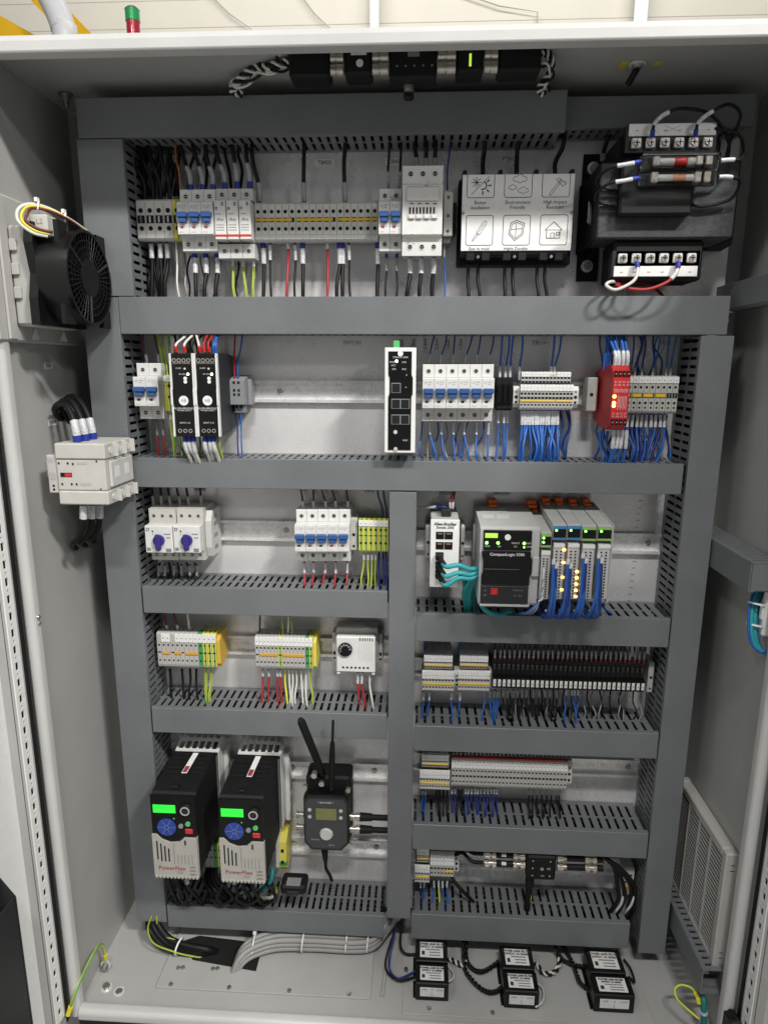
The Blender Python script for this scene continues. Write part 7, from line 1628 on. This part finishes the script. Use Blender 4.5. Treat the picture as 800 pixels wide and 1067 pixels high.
t = T('door_bracket', 'white plastic cable clip beside the looped teal cables', 'clip', at(798, 640, -.19)); p = at(800, 640, -.19); t.part('body', MB().box(p.x-.004, p.x+.02, p.y, p.y+.012, p.z-.035, p.z+.045, 'cleanwhite', .003)); t.part('clip_arm', MB().box(p.x-.007, p.x-.0042, p.y+.002, p.y+.010, p.z-.010, p.z+.010, 'cleanwhite', .001))

# ================================================================ ceiling: coupling bar and twisted cables
yy = -.150; zt_ = ZT-.001
def cx_(px, py=62): return X(px, py, yy)
def zc_(py, px=410): return Z(px, py, yy)
zm = zc_(64); z_lo, z_hi = zc_(79), zc_(51)
t = T('ceiling_splitter', 'row of black couplings with nickel nuts under the cabinet roof', 'splitter', (cx_(410), yy, z_lo), None)
def blk(n_, px0, px1, zz0, zz1, m_='matblack', y0=-.018, y1=.018, b=.003):
    return t.part(n_, MB().box(cx_(px0), cx_(px1), yy+y0, yy+y1, zz0, min(zz1, ZT-.001), m_, b))
blk('plug_housing', 303, 345, zm-.022, zm+.026); blk('plug_housing', 518, 562, zm-.020, zm+.026)
blk('tee_housing', 360, 388, zm-.020, zm+.024); blk('tee_housing', 475, 503, zm-.020, zm+.024)
blk('centre_housing', 406, 455, zm-.026, zm+.026)
t.part('mounting_strap', MB().box(cx_(300), cx_(565), yy-.004, yy+.004, zm+.0265, ZT-.0008, 'charcoal'))
for px0, px1 in ((346, 359), (389, 405), (456, 474), (504, 517)):
    for k in range(3):
        z_ = zm-.014+.014*k; a, b_ = cx_(px0), cx_(px1)
        t.part('knurled_nut', MB().cyl((a, yy-.014, z_), (a+(b_-a)*.42, yy-.014, z_), .0064, 'nickel', n=12)); t.part('knurled_nut', MB().cyl((a+(b_-a)*.5, yy-.014, z_), (b_, yy-.014, z_), .0070, 'nickel', n=12)); t.part('collar', MB().cyl((a+(b_-a)*.42, yy-.014, z_), (a+(b_-a)*.5, yy-.014, z_), .004, 'nickel', n=10))
t.part('white_tag', MB().box(cx_(367), cx_(383), yy-.0186, yy-.0182, zm+.001, zm+.007, 'label')); t.part('half_moon', MB().cyl((cx_(376), yy-.0182, zm-.008), (cx_(376), yy-.0188, zm-.008), .0045, 'label', n=16))
for px in (482, 494):
    pass
t.part('indicator_lamp', MB().box(cx_(487.5), cx_(490.5), yy-.0188, yy-.0182, zm+.006, zm+.018, 'ledgreen')); t.part('indicator_lamp', MB().box(cx_(487.8), cx_(490.2), yy-.0188, yy-.0182, zm-.014, zm+.0, 'oled'))
m_ = MB()
for i in range(5):
    for k in range(2): m_.box(cx_(413+9*i), cx_(415+9*i), yy-.0184, yy-.0181, zm-.013+.024*k, zm-.011+.024*k, 'inkgrey')
m_.box(cx_(425), cx_(437), yy-.0184, yy-.0181, zm-.002, zm+.004, 'inkgrey')
t.part('print', m_)
t.part('drop_nut', MB().cyl((cx_(426), yy+.004, zm-.0265), (cx_(426), yy+.004, zm-.034), .0068, 'nickel', n=14)); t.part('drop_plug', MB().cyl((cx_(426), yy+.004, zm-.034), (cx_(426), yy+.010, zm-.038), .0066, 'matblack', n=14))
twisted('black and white twisted cable at the left end under the roof', [at(306, 64, -.15), at(292, 66, -.145), at(278, 70, -.135), at(268, 70, -.125), at(256, 77, -.115), at(247, 86, -.105), at(243, 94, -.098), at(252, 97, -.092)], ('wireblack', 'wirewhite', 'wireblack', 'wirewhite'), .0019, .0040, 4.3)
twisted('smaller twisted cable rising at the left end under the roof', [at(308, 58, -.15), at(298, 53, -.15), at(290, 57, -.148), at(289, 65, -.145), at(281, 73, -.135), at(272, 71, -.13)], ('wireblack', 'wirewhite'), .0019, .0022, 2.2)
twisted('loose twisted cable below the left end under the roof', [at(300, 70, -.145), at(286, 74, -.14), at(270, 76, -.125), at(258, 86, -.112), at(240, 90, -.10), at(250, 80, -.105)], ('wireblack', 'wirewhite'), .0017, .0026, 2.6)
twisted('black and white twisted cable at the right end under the roof', [at(560, 55, -.15), at(568, 53, -.15), at(573, 61, -.145), at(574, 72, -.13), at(569, 82, -.115), at(562, 92, -.10), at(566, 97, -.092)], ('wireblack', 'wirewhite', 'wireblack', 'wirewhite'), .0017, .0036, 3.6)
twisted('loose twisted cable at the right end under the roof', [at(561, 68, -.15), at(570, 68, -.145), at(575, 78, -.13), at(567, 88, -.11), at(572, 93, -.10)], ('wireblack', 'wirewhite'), .0016, .0022, 2.2)
# bolt and stains on the roof at the right
p = at(664, 66, z=ZT-.001)
t = T('roof_bolt', 'steel bolt with a wire lug under the cabinet roof at right', 'bolt', p)
t.part('head', MB().cyl(p, p+Vector((0, 0, -.006)), .007, 'steel', n=6)); t.part('shank', MB().cyl(p+Vector((0, 0, -.006)), p+Vector((-.006, .016, -.018)), .0042, 'matblack', n=8)); t.part('washer', MB().cyl(p, p+Vector((0, 0, -.0015)), .011, 'zinc', n=16))
for i, px in enumerate((650, 685)):
    q = at(px, 66, z=ZT-.0005); solo('adhesive_patch', MB().box(q.x-.006, q.x+.006, q.y-.008, q.y+.014-.008*i, ZT-.0012, ZT-.0003, 'stain', .0002), '%s yellow adhesive patch beside the roof bolt' % ('left', 'right')[i], 'adhesive', 'adhesive patches', loc=q)
q = at(68, 98, z=ZT-.002)
t = T('roof_bolt', 'bolt in the upper left rear corner of the roof', 'bolt', q); t.part('washer', MB().cyl(q, q+Vector((0, 0, -.002)), .010, 'steel', n=16)); t.part('nut', MB().cyl(q+Vector((0, 0, -.002)), q+Vector((0, 0, -.010)), .007, 'steel', n=6)); t.part('shank', MB().cyl(q+Vector((0, 0, -.010)), q+Vector((0, 0, -.018)), .0035, 'steel', n=8))
q = at(42, 642, x=XL+.013)
solo('rim_screw', MB().cyl((XL+.0125, YF-.003, q.z), (XL+.0150, YF-.003, q.z), .004, 'steel', r2=.003, n=10).cyl((XL+.0125, YF-.003, q.z-.009), (XL+.0150, YF-.003, q.z-.009), .003, 'steel', r2=.0025, n=10), 'dark screw in the left rim of the cabinet', 'screw', loc=(XL, YF, q.z))

# ================================================================ small loose wires behind the rows
def extra(pxs, py0, y0, py1, y1, r, mats, bow):
    for i, px in enumerate(pxs):
        a = at(px, py0, y0); b = at(px+random.uniform(-bow, bow), py1, y1)
        m1 = a.lerp(b, .35)+Vector((random.uniform(-bow, bow)*.0007, random.uniform(-.008, .004), 0)); m2 = a.lerp(b, .7)+Vector((random.uniform(-bow, bow)*.0009, random.uniform(-.008, .004), 0))
        SMALL.tube(spline([a, m1, m2, b], 5), r, mats[i % len(mats)], 5)
extra([136+5*i for i in range(11)], 204, -.022, 140, -.040, .0029, ('wireblack',), 9)
extra([139+6*i for i in range(6)], 256, -.020, 316, -.030, .0029, ('wireblack',), 6)
extra([196+9*i for i in range(8)], 196, -.018, 142, -.030, .0026, ('wireblack', 'sleevegrey', 'wireblack'), 8)
extra([192+8*i for i in range(10)], 262, -.018, 316, -.030, .0016, ('sleevegrey', 'wireblack', 'sleevegrey'), 7)
extra([544+3.2*i for i in range(16)], 424, -.022, 478, -.030, .0017, ('wireblue', 'sleevegrey', 'wirenavy'), 8)
extra([628+3.5*i for i in range(20)], 432, -.024, 478, -.035, .0017, ('wireblue', 'wirenavy', 'sleevegrey'), 10)
extra([628+4*i for i in range(16)], 392, -.020, 344, -.035, .0015, ('wirenavy', 'wireblue', 'sleevegrey'), 8)
extra([440+8*i for i in range(9)], 438, -.018, 480, -.030, .0013, ('wireblue', 'sleevegrey'), 9)
extra([182+5*i for i in range(9)], 372, -.030, 345, -.040, .0018, ('wiregreen', 'wireblack', 'wirewhite', 'wireblack'), 9)
extra([188+5*i for i in range(8)], 455, -.060, 480, -.050, .0020, ('wiregreen', 'wirewhite', 'wirebrown', 'wireblack'), 6)
extra([158+9*i for i in range(6)], 586, -.025, 612, -.040, .0018, ('wireblack',), 6)
extra([566+7*i for i in range(10)], 628, -.080, 645, -.055, .0018, ('wireblue', 'wireblack', 'wirenavy'), 8)
extra([516+6*i for i in range(26)], 718, -.030, 752, -.040, .0013, ('wireblack', 'sleevegrey'), 8)
solo('small_wires', SMALL, None, None, kind='stuff')
